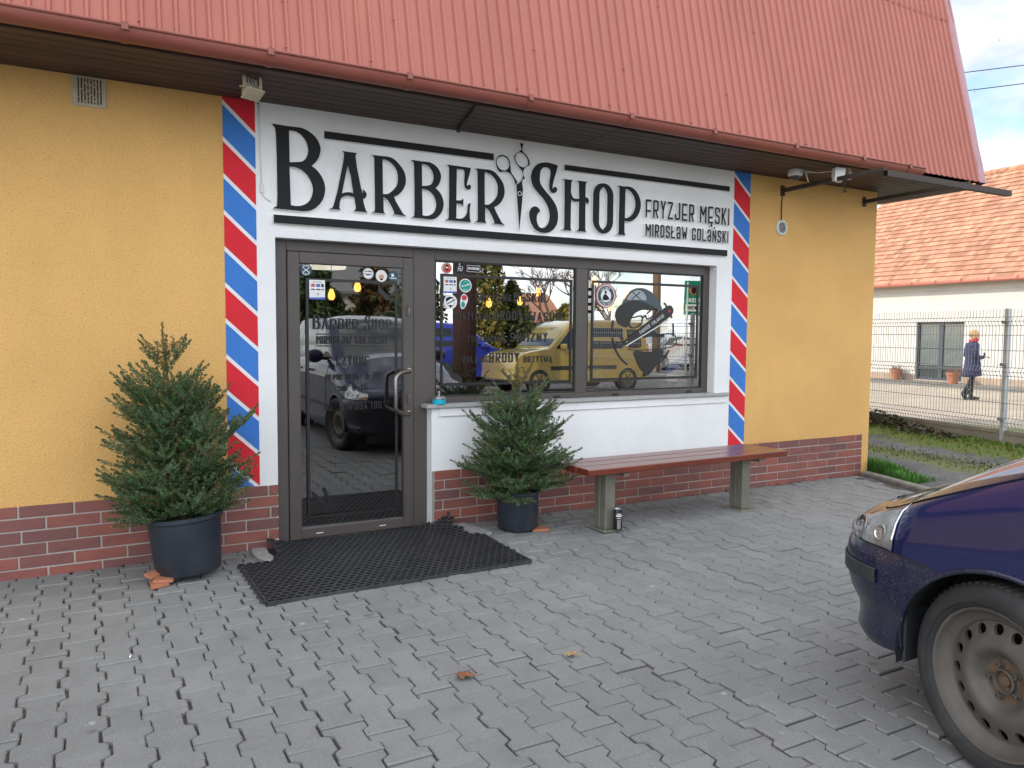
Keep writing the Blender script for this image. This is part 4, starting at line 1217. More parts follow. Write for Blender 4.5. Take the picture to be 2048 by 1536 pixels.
mb.prism([[(2.617, 1.940), (2.741, 1.940), (2.741, 1.998), (2.617, 1.998)]], y, None, 1, 1); foil_rect(mb, 2.622, 2.736, 1.944, 1.994, .0025, y - .0004, 0)
text_mesh(mb, 'BUTCHERSINE', (2.632, 2.728, 1.961, 1.980), y - .0006, None, t=.2, w=.5, gap=.1, mf=0, ms=0)
P(mb, 'sticker', [m_paper, m_face], W1_, label='black oblong sticker with white capitals')
mb = MB()
mb.prism([cr_points([(2.572, 1.745), (2.592, 1.773), (2.615, 1.765), (2.632, 1.735), (2.620, 1.695), (2.600, 1.662), (2.578, 1.657), (2.566, 1.690)], 4, True)], y, None, 0, 0)
disc(mb, 2.600, 1.742, .022, y - .0004, 2, 18); disc(mb, 2.590, 1.690, .017, y - .0005, 3, 14, .024); disc(mb, 2.611, 1.716, .010, y - .0006, 0, 12)
P(mb, 'sticker', [m_paper, m_face, m_redf, m_teal], W1_, label='small die-cut sticker in red, white and green')
paycard(W1_, 2.426, 2.536, 1.775, 1.899)
# right window: rectangle, badge and the big cap and razor emblem
mb = MB(); foil_rect(mb, 3.797, 4.995, 1.068, 1.926, .022); P(mb, 'lettering', [m_foil], W2_)
def p_ital(mb, cx, cz, r, y):
    ringp(mb, cx, cz, r * .90, r * .985, y, 5, 36); disc(mb, cx, cz, r * .82, y, 2, 36); disc(mb, cx, cz, r * .52, y - .0003, 0, 30)
    for txt, up_ in (('BARBIERI', True), ('ITALIANI', False)):
        for k, ch in enumerate(txt):
            a_ = R(140 - k * 80 / 7) if up_ else R(220 + k * 100 / 7)
            q = MB(); text_mesh(q, ch, (-r * .06 * (.4 if ch == 'I' else 1), r * .06 * (.4 if ch == 'I' else 1), -r * .09, r * .09), 0, None, t=.26, w=.6)
            rot = a_ - R(90) if up_ else a_ + R(90); ca, sa = math.cos(rot), math.sin(rot)
            px, pz = cx + r * .66 * math.cos(a_), cz + r * .66 * math.sin(a_)
            mb.add([(px + vx * ca - vz * sa, y - .0006, pz + vx * sa + vz * ca) for vx, vy, vz in q.v], q.f, 0)
    disc(mb, cx - r * .03, cz + r * .30, r * .11, y - .0005, 1, 14, r * .14); mb.prism([cr_points([(cx - r * .3, cz - r * .36), (cx - r * .26, cz), (cx - r * .08, cz + r * .14), (cx + r * .14, cz + r * .02), (cx + r * .34, cz - r * .3)], 3, True)], y - .0005, None, 1, 1)
sticker(W2_, 3.943, 1.798, .104, 0, p_ital, 'large round Barbieri Italiani badge with red rim')
mb = MB(); y = G0 - .0004
# cap crown, peak
mb.prism([cr_points([(4.12, 1.700), (4.16, 1.80), (4.24, 1.862), (4.335, 1.878), (4.44, 1.845), (4.52, 1.775), (4.565, 1.690), (4.50, 1.680), (4.40, 1.70), (4.25, 1.735)], 4, True)], y, None, 1, 1)
mb.prism([cr_points([(4.05, 1.625), (4.07, 1.69), (4.13, 1.735), (4.24, 1.765), (4.36, 1.755), (4.48, 1.705), (4.44, 1.685), (4.34, 1.685), (4.25, 1.645), (4.20, 1.560), (4.17, 1.530), (4.09, 1.560)], 4, True)], y - .0004, None, 0, 0)
mb.prism([cr_points([(4.17, 1.775), (4.22, 1.835), (4.30, 1.858), (4.36, 1.83), (4.385, 1.775), (4.32, 1.775), (4.24, 1.772)], 4, True)], y - .0004, None, 2, 2)
scissor_x(mb, 4.27, 1.812, .045, y - .0008, 0)
# glasses
for pts in ([(4.20, 1.600), (4.215, 1.535), (4.27, 1.528), (4.335, 1.565), (4.34, 1.630), (4.27, 1.622), (4.20, 1.600)], [(4.385, 1.635), (4.41, 1.605), (4.47, 1.64), (4.505, 1.69), (4.44, 1.685), (4.385, 1.635)]):
    mb.prism([stroke_poly(cr_points(pts[:-1], 3, True), .0055)], y, None, 0, 0)
mb.prism([stroke_poly([(4.34, 1.612), (4.385, 1.640)], .007)], y - .0002, None, 0, 0)
# razor handle
ax, az, bx_, bz_ = 4.150, 1.390, 4.680, 1.700
d_ = Vector((bx_ - ax, bz_ - az)).normalized(); nn = Vector((-d_.y, d_.x)); Ln = math.hypot(bx_ - ax, bz_ - az)
pr = [(0, -.022), (.15, -.030), (.6, -.046), (.9, -.050), (1.0, -.03), (1.02, .01), (.98, .046), (.8, .046), (.4, .030), (.1, .020), (0, .015)]
mb.prism([cr_points([(ax + d_.x * u * Ln + nn.x * v, az + d_.y * u * Ln + nn.y * v) for u, v in pr], 3, True)], y - .0008, None, 0, 0)
mb.prism([stroke_poly([(ax + d_.x * .02, az - .022), (bx_ - .03, bz_ - .095)], .004)], y - .0010, None, 3, 3)
disc(mb, bx_ - d_.x * .035, bz_ - d_.y * .035, .013, y - .0014, 4, 16); disc(mb, ax + d_.x * .03, az + d_.y * .03, .007, y - .0014, 2, 12)
q = MB(); text_mesh(q, 'BARBER', (.19, .32, -.018, .014), 0, None, t=.14, w=.5, gap=.16); text_mesh(q, 'GOLANSKI', (.345, .50, -.016, .014), 0, None, t=.14, w=.5, gap=.16)
mb.add([(ax + d_.x * a + nn.x * c, y - .0013, az + d_.y * a + nn.y * c) for a, _, c in q.v], q.f, 3)
# moustache, beard, circle
mb.prism([cr_points([(4.28, 1.462), (4.40, 1.500), (4.47, 1.508), (4.53, 1.470), (4.58, 1.478), (4.60, 1.455), (4.54, 1.440), (4.44, 1.450), (4.36, 1.440)], 3, True)], y - .0001, None, 0, 0)
mb.prism([cr_points([(4.262, 1.322), (4.42, 1.315), (4.585, 1.335), (4.565, 1.250), (4.50, 1.180), (4.44, 1.120), (4.40, 1.100), (4.36, 1.095), (4.37, 1.130), (4.33, 1.165), (4.29, 1.235)], 3, True)], y, None, 0, 0)
ringp(mb, 4.36, 1.50, .335, .350, y, 0, 18, R(190), R(240)); ringp(mb, 4.36, 1.50, .335, .350, y, 0, 12, R(300), R(330)); ringp(mb, 4.36, 1.50, .335, .350, y, 0, 10, R(352), R(372)); ringp(mb, 4.36, 1.50, .335, .350, y, 0, 10, R(20), R(48)); ringp(mb, 4.36, 1.50, .335, .350, y, 0, 6, R(165), R(180))
for pts in ([(4.19, 1.340), (4.32, 1.330), (4.70, 1.360), (4.715, 1.470), (4.50, 1.465)], [(4.05, 1.37), (4.09, 1.40), (4.14, 1.395)], [(4.05, 1.345), (4.08, 1.36), (4.12, 1.36)]):
    mb.prism([stroke_poly(cr_points(pts, 3, False), .0045)], y - .0001, None, 0, 0)
P(mb, 'emblem', [m_foil, m_grey, pmat('silver_foil', (.30, .34, .36), .4), m_paper, m_redf], W2_, label='large black cap, glasses, razor and beard emblem')
# ---------------------------------------------------------------- small fixtures on the facade
m_oldwhite = pmat('yellowed_plastic', (.47, .41, .29), .5, var=.12, vscale=12, alt=(.25, .22, .17), altscale=9, altamt=.4)
m_whitep = pmat('white_plastic', (.70, .70, .67), .45, var=.05)
m_dark = pmat('dark_plastic', (.018, .018, .02), .45)
m_cable = pmat('black_cable', (.015, .012, .012), .6)
m_wcable = pmat('white_cable', (.5, .5, .47), .6)
# old vent grille with clogged slots
gr = thing('vent_grille', 'old yellowed vent grille with dirty slots on the yellow wall under the eave', 'vent', (.078, 0, 2.88))
mb = MB()
m_slot = pmat('grimy_slot', (.05, .038, .024), .95, var=.4)
vx0, vx1, vz0, vz1 = -.013, .168, 2.797, 2.9735
mb.box(vx0, vx1, -.010, -.0005, vz0, vz1, 0, bev=.003)
for k in range(8):
    xx = vx0 + .030 + k * .0168
    z = vz1 - .014
    while z > vz0 + .02:
        l_ = rng.uniform(.012, .05) if k in (2, 3, 4, 5, 6) else rng.uniform(.03, .08)
        z2 = max(z - l_, vz0 + .018)
        mb.box(xx, xx + .0075, -.0122, -.0095, z2, z, 1)
        z = z2 - rng.uniform(.003, .012)
P(mb, 'grille', [m_oldwhite, m_slot], gr)
# round vent with louvres
rv = thing('round_vent', 'white round louvred vent with black cable on the yellow wall', 'vent', (5.926, 0, 2.506))
M = Matrix.Translation((5.926, 0, 2.506)) @ Matrix.Rotation(R(90), 4, 'X')
mb = MB(); mb.lathe([(.074, -.002), (.074, .012), (.066, .020), (.056, .020), (.052, .010), (.052, .002)], 40, M); P(mb, 'ring', m_whitep, rv, angle=40)
mb = MB()
for k in range(9):
    z = 2.506 - .046 + k * .0115; hw = math.sqrt(max(.0001, .053 ** 2 - (z - 2.506) ** 2))
    mb.add([(5.926 - hw, -.004, z + .003), (5.926 + hw, -.004, z + .003), (5.926 + hw, -.014, z - .004), (5.926 - hw, -.014, z - .004)], [(3, 2, 1, 0)], 0)
mb.lathe([(0, .003), (.053, .003)], 32, M, 1)
P(mb, 'louvres', [m_whitep, m_dark], rv)
mb = MB(); mb.tube([(5.94, -.02, 2.875), (5.925, -.014, 2.84), (5.918, -.008, 2.76), (5.915, -.008, 2.66), (5.917, -.010, 2.585), (5.92, -.012, 2.576)], .005, 6); P(mb, 'cable', m_cable, rv)

# dome camera
dc = thing('dome_camera', 'white dome security camera hanging under the dark soffit', 'camera', (5.72, -.33, ZS))
M = Matrix.Translation((5.72, -.33, ZS))
mb = MB(); mb.lathe([(.060, 0), (.063, -.006), (.066, -.040), (.062, -.052), (.048, -.058)], 32, M); P(mb, 'housing', m_whitep, dc, angle=40)
mb = MB(); mb.lathe([(.046, -.056)] + [(.044 * math.cos(a_), -.058 - .044 * math.sin(a_)) for a_ in [math.pi / 2 * k / 8 for k in range(9)]], 28, M)
m_dome, nt_, b_ = new_mat('dome_glass'); b_.inputs['Base Color'].default_value = (.02, .022, .025, 1); b_.inputs['Roughness'].default_value = .03; b_.inputs['Coat Weight'].default_value = 1
P(mb, 'dome', m_dome, dc)
mb = MB(); mb.tube([(5.805, -.36, 2.968), (5.815, -.375, 2.93), (5.825, -.39, 2.868)], .0055, 6, 0); mb.tube([(5.80, -.35, 2.958), (5.90, -.40, 2.955)], .004, 6); P(mb, 'cable_clip', m_whitep, dc)

# junction box with a cable knot at the eave
jb = thing('junction_box', 'small white junction box with curled cables under the gutter', 'box', (6.0, -.60, 2.92))
M = Matrix.Translation((5.955, -.60, 2.905)) @ Matrix.Rotation(R(-18), 4, 'Z') @ Matrix.Rotation(R(4), 4, 'Y')
mb = MB(); mb.box(-.045, .045, -.028, .028, -.060, .060, 0, bev=.005, M=M); mb.box(-.050, .050, -.040, -.029, -.064, .064, 0, bev=.004, M=M)
P(mb, 'case', m_whitep, jb)
mb = MB()
for k in range(5):
    r_ = .022 + .006 * k; cx, cz = 6.035 + .004 * k, 2.925
    mb.tube([(cx + r_ * math.cos(a_), -.615 - .006 * k + .01 * math.sin(2 * a_), cz + r_ * 1.2 * math.sin(a_)) for a_ in [2 * math.pi * j / 14 + k for j in range(12)]], .0035, 5)
mb.tube([(5.90, -.59, 2.935), (5.82, -.50, 2.928), (5.74, -.44, 2.948), (5.66, -.40, 2.972)], .0035, 5)
P(mb, 'cable_knot', m_wcable, jb)
mb = MB(); mb.tube([(5.985, -.645, 2.872), (5.975, -.655, 2.84)], .013, 8); mb.tube([(5.975, -.655, 2.845), (5.970, -.66, 2.81), (5.985, -.66, 2.775)], .005, 5); mb.tube([(5.985, -.66, 2.775), (5.97, -.66, 2.745)], .007, 5); mb.tube([(5.985, -.66, 2.78), (6.0, -.655, 2.75)], .006, 5)
P(mb, 'plug', m_cable, jb)

# weathered motion floodlight hanging from its bracket
fl = thing('floodlight', 'weathered cream floodlight hanging from a bracket above the left stripe', 'lamp', (.93, -.5, ZS))
M = Matrix.Translation((.918, -.478, 2.902)) @ Matrix.Rotation(R(24), 4, 'Z') @ Matrix.Rotation(R(-34), 4, 'X')
mb = MB()
mb.box(-.060, .060, -.045, .045, -.0415, -.030, 0, bev=.004, M=M)
vs = [(-.052, -.038, -.0295), (.052, -.038, -.0295), (.052, .038, -.0295), (-.052, .038, -.0295), (-.040, -.028, .022), (.040, -.028, .022), (.040, .028, .022), (-.040, .028, .022)]
mb.add([tuple(M @ Vector(p)) for p in vs], [(3, 2, 1, 0), (4, 5, 6, 7), (0, 1, 5, 4), (1, 2, 6, 5), (2, 3, 7, 6), (3, 0, 4, 7)])
P(mb, 'lamp_head', m_oldwhite, fl)
mb = MB()
mb.box(.868, .884, -.50, -.494, 2.905, 2.975, 0); mb.lathe([(.012, 0), (.02, .004), (.012, .008)], 12, Matrix.Translation((.866, -.498, 2.905)))
P(mb, 'bracket', m_oldwhite, fl)
mb = MB(); mb.box(.962, .978, -.50, -.494, 2.885, 2.975, 0); P(mb, 'bracket', m_oldwhite, fl)
mb = MB()
for k in range(4):
    mb.tube([(.89 + .012 * k, -.49, 2.972), (.885 + .016 * k, -.50 - .01 * k, 2.935), (.91 + .014 * k, -.49, 2.925), (.95, -.47, 2.94 + .008 * k), (.955, -.46, 2.972)], .0035, 5)
P(mb, 'cable_loop', m_wcable, fl)
mb = MB(); mb.tube([(.975 + .02 * math.cos(a_), -.47 + .004 * a_, 2.893 + .017 * math.sin(a_)) for a_ in [j * .5 for j in range(14)]], .004, 5)
mb.tube([(.985, -.44, 2.885), (1.03, -.18, 2.955), (1.045, -.03, 2.962), (1.05, -.012, 2.958)], .005, 5); P(mb, 'black_cable', m_cable, fl)
# white cable with a switch running down beside the big B
cb = thing('wall_cable', 'thin white cable with inline connector running down beside the big letter', 'cable', (1.08, 0, 2.6))
mb = MB(); mb.tube([(1.052, -.006, 2.955), (1.056, -.005, 2.75), (1.062, -.005, 2.55), (1.066, -.005, 2.435)], .004, 6); mb.box(1.055, 1.078, -.014, -.001, 2.385, 2.437, 0, bev=.003); mb.tube([(1.067, -.006, 2.386), (1.078, -.006, 2.365), (1.10, -.006, 2.345), (1.125, -.004, 2.335)], .004, 6)
P(mb, 'cable', m_whitep, cb)

# ---------------------------------------------------------------- rubber ring mat
m_rub = pmat('black_rubber', (.042, .043, .047), .5, var=.25, vscale=8, alt=(.07, .068, .062), altscale=5, altamt=.5, spec=.5)
m_rubd = pmat('rubber_hole_shade', (.009, .009, .010), .8, var=.3)  # darker rubber copy, shade of the ring holes put into the colour
def mat_z(x, y):
    z = .021
    wl = max(0, min(1, (1.22 - x) / .18)); wr = max(0, min(1, (x - 2.22) / .2)); b_ = max(0, min(1, (y + .40) / .40))
    z += b_ * (wl ** 1.5 * .085 + wr ** 1.4 * .095)
    if y > -.45: z += -.014 * math.sin(math.pi * max(0, min(1, (x - 1.05) / 1.35))) * min(1, (y + .45) / .2)
    return z + .003 * math.sin(x * 7) * math.sin(y * 6)
dm = thing('rubber_doormat', 'black rubber ring doormat with curled corners in front of the door', 'doormat', (1.66, -.6, 0))
mb = MB()
pt = .0495; rowh = pt * math.sqrt(3) / 2; TH = .018
def in_mat(x, y):
    if -1.165 < y <= -.41: return .835 - .02 * (y + 1.165) / .75 < x < 2.485 + .03 * (y + 1.165) / .75
    if -.41 < y < .045: return 1.055 - .03 * math.sin(8 * y) < x < 2.405 + .012 * math.sin(9 * y)
    return False
r0, r1 = pt * .425, pt * .545
nh = 12
for j in range(-2, 30):
    for i in range(-2, 40):
        x = .86 + i * pt + (pt / 2 if j % 2 else 0); y = -1.14 + j * rowh
        if not in_mat(x, y): continue
        z = mat_z(x, y)
        top_in = []; top_out = []; bot_in = []; bot_out = []
        for k in range(nh):
            a_ = 2 * math.pi * k / nh + math.pi / 6
            hx = r1 / max(math.cos((a_ % (math.pi / 3)) - math.pi / 6), .5) * .98
            p = (x + hx * math.cos(a_) * .9, y + hx * math.sin(a_) * .9); q = (x + r0 * math.cos(a_), y + r0 * math.sin(a_) * .86)
            top_out.append((p[0], p[1], mat_z(*p))); top_in.append((q[0], q[1], mat_z(*q)))
            bot_in.append((q[0], q[1], mat_z(*q) - TH)); bot_out.append((p[0], p[1], mat_z(*p) - TH))
        o = 0; n = nh
        mb.add(top_out + top_in + bot_in + bot_out, [(k, (k + 1) % n, n + (k + 1) % n, n + k) for k in range(n)] + [(n + k, n + (k + 1) % n, 2 * n + (k + 1) % n, 2 * n + k) for k in range(n)] + [(3 * n + k, 3 * n + (k + 1) % n, (k + 1) % n, k) for k in range(n)])
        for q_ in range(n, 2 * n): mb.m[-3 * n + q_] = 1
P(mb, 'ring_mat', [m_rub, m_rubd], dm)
mb = MB(); mb.add([(.85, -1.15, .0035), (2.475, -1.135, .0035), (2.50, -.42, .0035), (.845, -.42, .0035)], [(0, 1, 2, 3)]); P(mb, 'hole_shade_sheet', m_rubd, dm)  # dark sheet added under the rings so their holes read as shaded
mb = MB()
for (ax_, ay_, bx_, by_) in ((.835, -1.166, 2.486, -1.148), (.835, -1.166, .832, -.43), (2.486, -1.148, 2.512, -.42)):
    n = 24; vs = []
    for k in range(n + 1):
        t = k / n; x = ax_ + (bx_ - ax_) * t; y = ay_ + (by_ - ay_) * t; z = mat_z(x, y)
        ln = math.hypot(bx_ - ax_, by_ - ay_); nx_, ny_ = -(by_ - ay_) / ln * .005, (bx_ - ax_) / ln * .005
        vs += [(x + nx_, y + ny_, z + .001), (x - nx_, y - ny_, z + .001), (x - nx_, y - ny_, z - TH - .004), (x + nx_, y + ny_, z - TH - .004)]
    mb.add(vs, [(4 * k + j, 4 * k + (j + 1) % 4, 4 * k + 4 + (j + 1) % 4, 4 * k + 4 + j) for k in range(n) for j in range(4)])
P(mb, 'edge_strip', m_rub, dm)
# dark bed and broken mortar edges of the recess
mb = MB(); mb.quad((1.0, -.45, -.010), (2.45, -.45, -.010), (2.45, .10, -.010), (1.0, .10, -.010)); S(mb, 'recess_bed', pmat('dark_grit', (.03, .028, .025), .9, var=.4))
m_mort2 = pmat('pale_mortar', (.34, .33, .31), .95, var=.18, vscale=16, bump=1.0, bscale=50, bdist=.008)
def patch(name, pts, z0, z1):
    mb = MB(); n = len(pts)
    cx = sum(p[0] for p in pts) / n; cy = sum(p[1] for p in pts) / n
    ins = [(cx + (p[0] - cx) * .93, cy + (p[1] - cy) * .93, z1 + rng.uniform(-.002, .002)) for p in pts]
    mb.add([(x, y, z0) for x, y in pts] + ins, [(i, (i + 1) % n, n + (i + 1) % n, n + i) for i in range(n)] + [tuple(range(n, 2 * n))])
    S(mb, name, m_mort2)
patch('mortar_patch', [(2.40, -.01), (2.425, -.10), (2.44, -.20), (2.47, -.30), (2.50, -.395), (2.53, -.43), (2.60, -.40), (2.585, -.26), (2.56, -.14), (2.545, -.015)], -.03, .016)
patch('mortar_patch', [(.965, -.015), (.94, -.14), (.955, -.27), (.985, -.385), (1.005, -.42), (1.035, -.37), (1.06, -.28), (1.045, -.19), (1.055, -.09), (1.06, -.015)], -.03, .014)

# ---------------------------------------------------------------- bench
m_benchw, nt, b = new_mat('varnished_red_wood')
n1 = noise(nt, ocoords(nt, (1.2, 22, 22)), 2.5, 6, .65)
col = mixrgb(nt, ramp(nt, n1, [(.3, 0), (.7, 1)]), (.10, .020, .012), (.20, .042, .020))
nt.links.new(col, b.inputs['Base Color']); b.inputs['Roughness'].default_value = .28; b.inputs['Coat Weight'].default_value = .25; b.inputs['Coat Roughness'].default_value = .10
m_galv = pmat('grey_green_steel', (.215, .205, .165), .45, metal=.35, var=.1, vscale=7, alt=(.14, .13, .10), altscale=4, altamt=.4)
bench = thing('bench', 'red varnished wooden bench on two grey steel legs below the window', 'bench', (4.17, -.58, 0))
ang = .030
def bm_(x, y, z=0): return Matrix.Translation((4.17 + x, -.60 + y, z)) @ Matrix.Rotation(0, 4, 'Z')
Mb = Matrix.Translation((4.165, -.585, 0)) @ Matrix.Rotation(R(1.0), 4, 'Z')
for k in range(3):
    mb = MB(); ya = -.235 + k * .158
    mb.box(-1.03, 1.03, ya, ya + .144, .452, .500, 0, bev=.006, M=Mb); P(mb, 'seat_slat', m_benchw, bench)
for sx in (-.735, .685):
    mb = MB()
    mb.box(sx - .045, sx + .045, -.105, -.036, .012, .4495, 0, bev=.004, M=Mb); mb.box(sx - .045, sx + .045, -.033, .036, .012, .4495, 0, bev=.004, M=Mb)
    lg = P(mb, 'leg', m_galv, bench)
    mb = MB(); mb.box(sx - .095, sx + .095, -.16, .09, .003, .011, 0, bev=.002, M=Mb)
    for bx_ in (-.075, .075):
        for by_ in (-.14, .07): mb.lathe([(0, .022), (.008, .022), (.010, .011)], 6, Mb @ Matrix.Translation((sx + bx_, by_, 0)), 0, False)
    P(mb, 'base_plate', m_galv, lg)
    mb = MB(); mb.add([tuple(Mb @ Vector(p)) for p in [(sx + .046, -.20, .4505), (sx + .13, -.20, .4505), (sx + .09, -.20, .418), (sx + .046, -.20, .418), (sx + .046, .20, .4505), (sx + .13, .20, .4505), (sx + .09, .20, .418), (sx + .046, .20, .418)]],
                      [(0, 3, 2, 1), (4, 5, 6, 7), (0, 1, 5, 4), (1, 2, 6, 5), (2, 3, 7, 6), (3, 0, 4, 7)])
    P(mb, 'seat_bracket', m_galv, bench)

# drink can by the bench leg
can = thing('drink_can', 'tall black and silver drink can standing by the bench leg', 'can', (3.472, -.745, 0))
m_cank = pmat('can_black', (.02, .02, .024), .3, metal=.3); m_canm = pmat('can_metal', (.55, .55, .56), .3, metal=.9)
M = Matrix.Translation((3.472, -.745, .003))
mb = MB(); mb.lathe([(0, .004), (.024, .004), (.027, .0), (.0325, .010), (.0325, .150), (.0265, .164), (.0275, .168), (.0255, .167), (.024, .162), (0, .162)], 28, M, 0, True, [1, 1, 1, 0, 0, 1, 1, 1, 1]); P(mb, 'can_body', [m_cank, m_canm], can, angle=50)
mb = MB()
for k, (za, zb, aw, m_) in enumerate(((.128, .136, .5, 0), (.112, .124, .75, 0), (.098, .103, .5, 0), (.02, .09, .42, 1))):
    n = 8; th0 = math.atan2(-1, -.35)
    vs = [(.0329 * math.cos(th0 + aw * (i / n * 2 - 1)), .0329 * math.sin(th0 + aw * (i / n * 2 - 1)), z) for z in (za, zb) for i in range(n + 1)]
    mb.add([tuple(M @ Vector(p)) for p in vs], [(i, i + 1, n + 2 + i, n + 1 + i) for i in range(n)], m_)
P(mb, 'print', [m_whitep, m_canm], can)

# ashtray tin on the sill
at = thing('ashtray', 'turquoise tin ashtray with metal lid on the granite sill', 'ashtray', (2.345, -.0, .934))
M = Matrix.Translation((2.345, .0, .9345))
mb = MB(); mb.lathe([(0, 0), (.049, 0), (.050, .004), (.050, .036), (.048, .038)], 32, M); P(mb, 'tin', pmat('turquoise_tin', (.01, .42, .56), .35, var=.05), at, angle=40)
mb = MB(); mb.lathe([(.0495, .0375), (.051, .040), (.050, .048), (.042, .054), (.012, .056)], 32, M); mb.lathe([(.007, .055), (.007, .085), (.010, .088), (.010, .096), (0, .098)], 14, M); P(mb, 'lid', m_canm, at, angle=40)
# ---------------------------------------------------------------- spruces in pots
m_need = pmat('spruce_needles', (.064, .125, .040), .55, var=.35, vscale=9, island=.45)
m_need2 = pmat('spruce_needles_blue', (.092, .158, .074), .5, var=.3, vscale=9, island=.4)
m_olive = pmat('spruce_needles_olive', (.120, .112, .040), .55, var=.3, vscale=9, island=.45)
m_twig = pmat('spruce_twig', (.30, .17, .07), .8, var=.3, vscale=30)
m_bark = pmat('spruce_bark', (.10, .065, .04), .9, var=.3, vscale=20, bump=.6, bscale=80)
m_pot = pmat('blue_black_pot', (.022, .030, .042), .45, var=.15, vscale=6, alt=(.06, .065, .07), altscale=3, altamt=.4)
m_soil = pmat('pot_soil', (.10, .055, .028), .95, var=.4, vscale=20, bump=1, bscale=60)

def lerp_(tab, x):
    if x <= tab[0][0]: return tab[0][1]
    for (a, va), (b_, vb) in zip(tab, tab[1:]):
        if x <= b_: return va + (vb - va) * (x - a) / (b_ - a)
    return tab[-1][1]
class NeedleCloud:
    """collects needles of many shoots as slim triangles in numpy and links them as one mesh"""
    def __init__(s): s.tris = []; s.mats = []
    def shoot(s, p, d, L, n, nl, mat, curl=0.0, wd=.0025, seed=0, open_=1.0):
        d = np.array(d, float); d /= np.linalg.norm(d)
        a = np.cross(d, [0, 0, 1.0]);
        if np.linalg.norm(a) < 1e-3: a = np.array([1.0, 0, 0])
        a /= np.linalg.norm(a); b = np.cross(a, d)
        t = (np.arange(n) + nrng.random(n)) / n
        ang = nrng.random(n) * 2 * np.pi
        base = p + np.outer(t * L, d) + np.outer(curl * (t * L) ** 2 / max(L, 1e-3), [0, 0, 1.0])
        rad = np.outer(np.cos(ang), a) + np.outer(np.sin(ang), b)
        fwd_ = (.55 + .55 * t ** 3)[:, None] * d
        nd = rad * (open_ * (1 - .35 * t ** 4))[:, None] + fwd_ + np.array([0, 0, .12])
        nd /= np.linalg.norm(nd, axis=1)[:, None]
        ln = nl * (.75 + .4 * nrng.random(n)) * (1 - .25 * t ** 3)
        side = np.cross(nd, nrng.normal(size=(n, 3))); side /= np.linalg.norm(side, axis=1)[:, None] + 1e-9
        tip = base + nd * ln[:, None]
        mid = base + nd * (ln * .55)[:, None]
        tri = np.stack([base - side * wd * .6, mid + side * wd * 1.2, tip, mid - side * wd * 1.2], axis=1)
        s.tris.append(tri); s.mats.append(np.full(n, mat))
    def build(s, name, mats, root, off):
        V = np.concatenate(s.tris); M_ = np.concatenate(s.mats); n = len(V)
        me = bpy.data.meshes.new(name)
        me.vertices.add(n * 4); me.vertices.foreach_set('co', V.reshape(-1).astype(np.float32))
        me.loops.add(n * 4); me.loops.foreach_set('vertex_index', np.arange(n * 4, dtype=np.int32))
        me.polygons.add(n); me.polygons.foreach_set('loop_start', np.arange(0, n * 4, 4, dtype=np.int32)); me.polygons.foreach_set('loop_total', np.full(n, 4, dtype=np.int32))
        for m in mats: me.materials.append(m)
        me.polygons.foreach_set('material_index', M_.astype(np.int32))
        me.update(calc_edges=True); me.validate()
        o = bpy.data.objects.new(name, me); COL.objects.link(o); o.parent = root; o.location = off
        return o

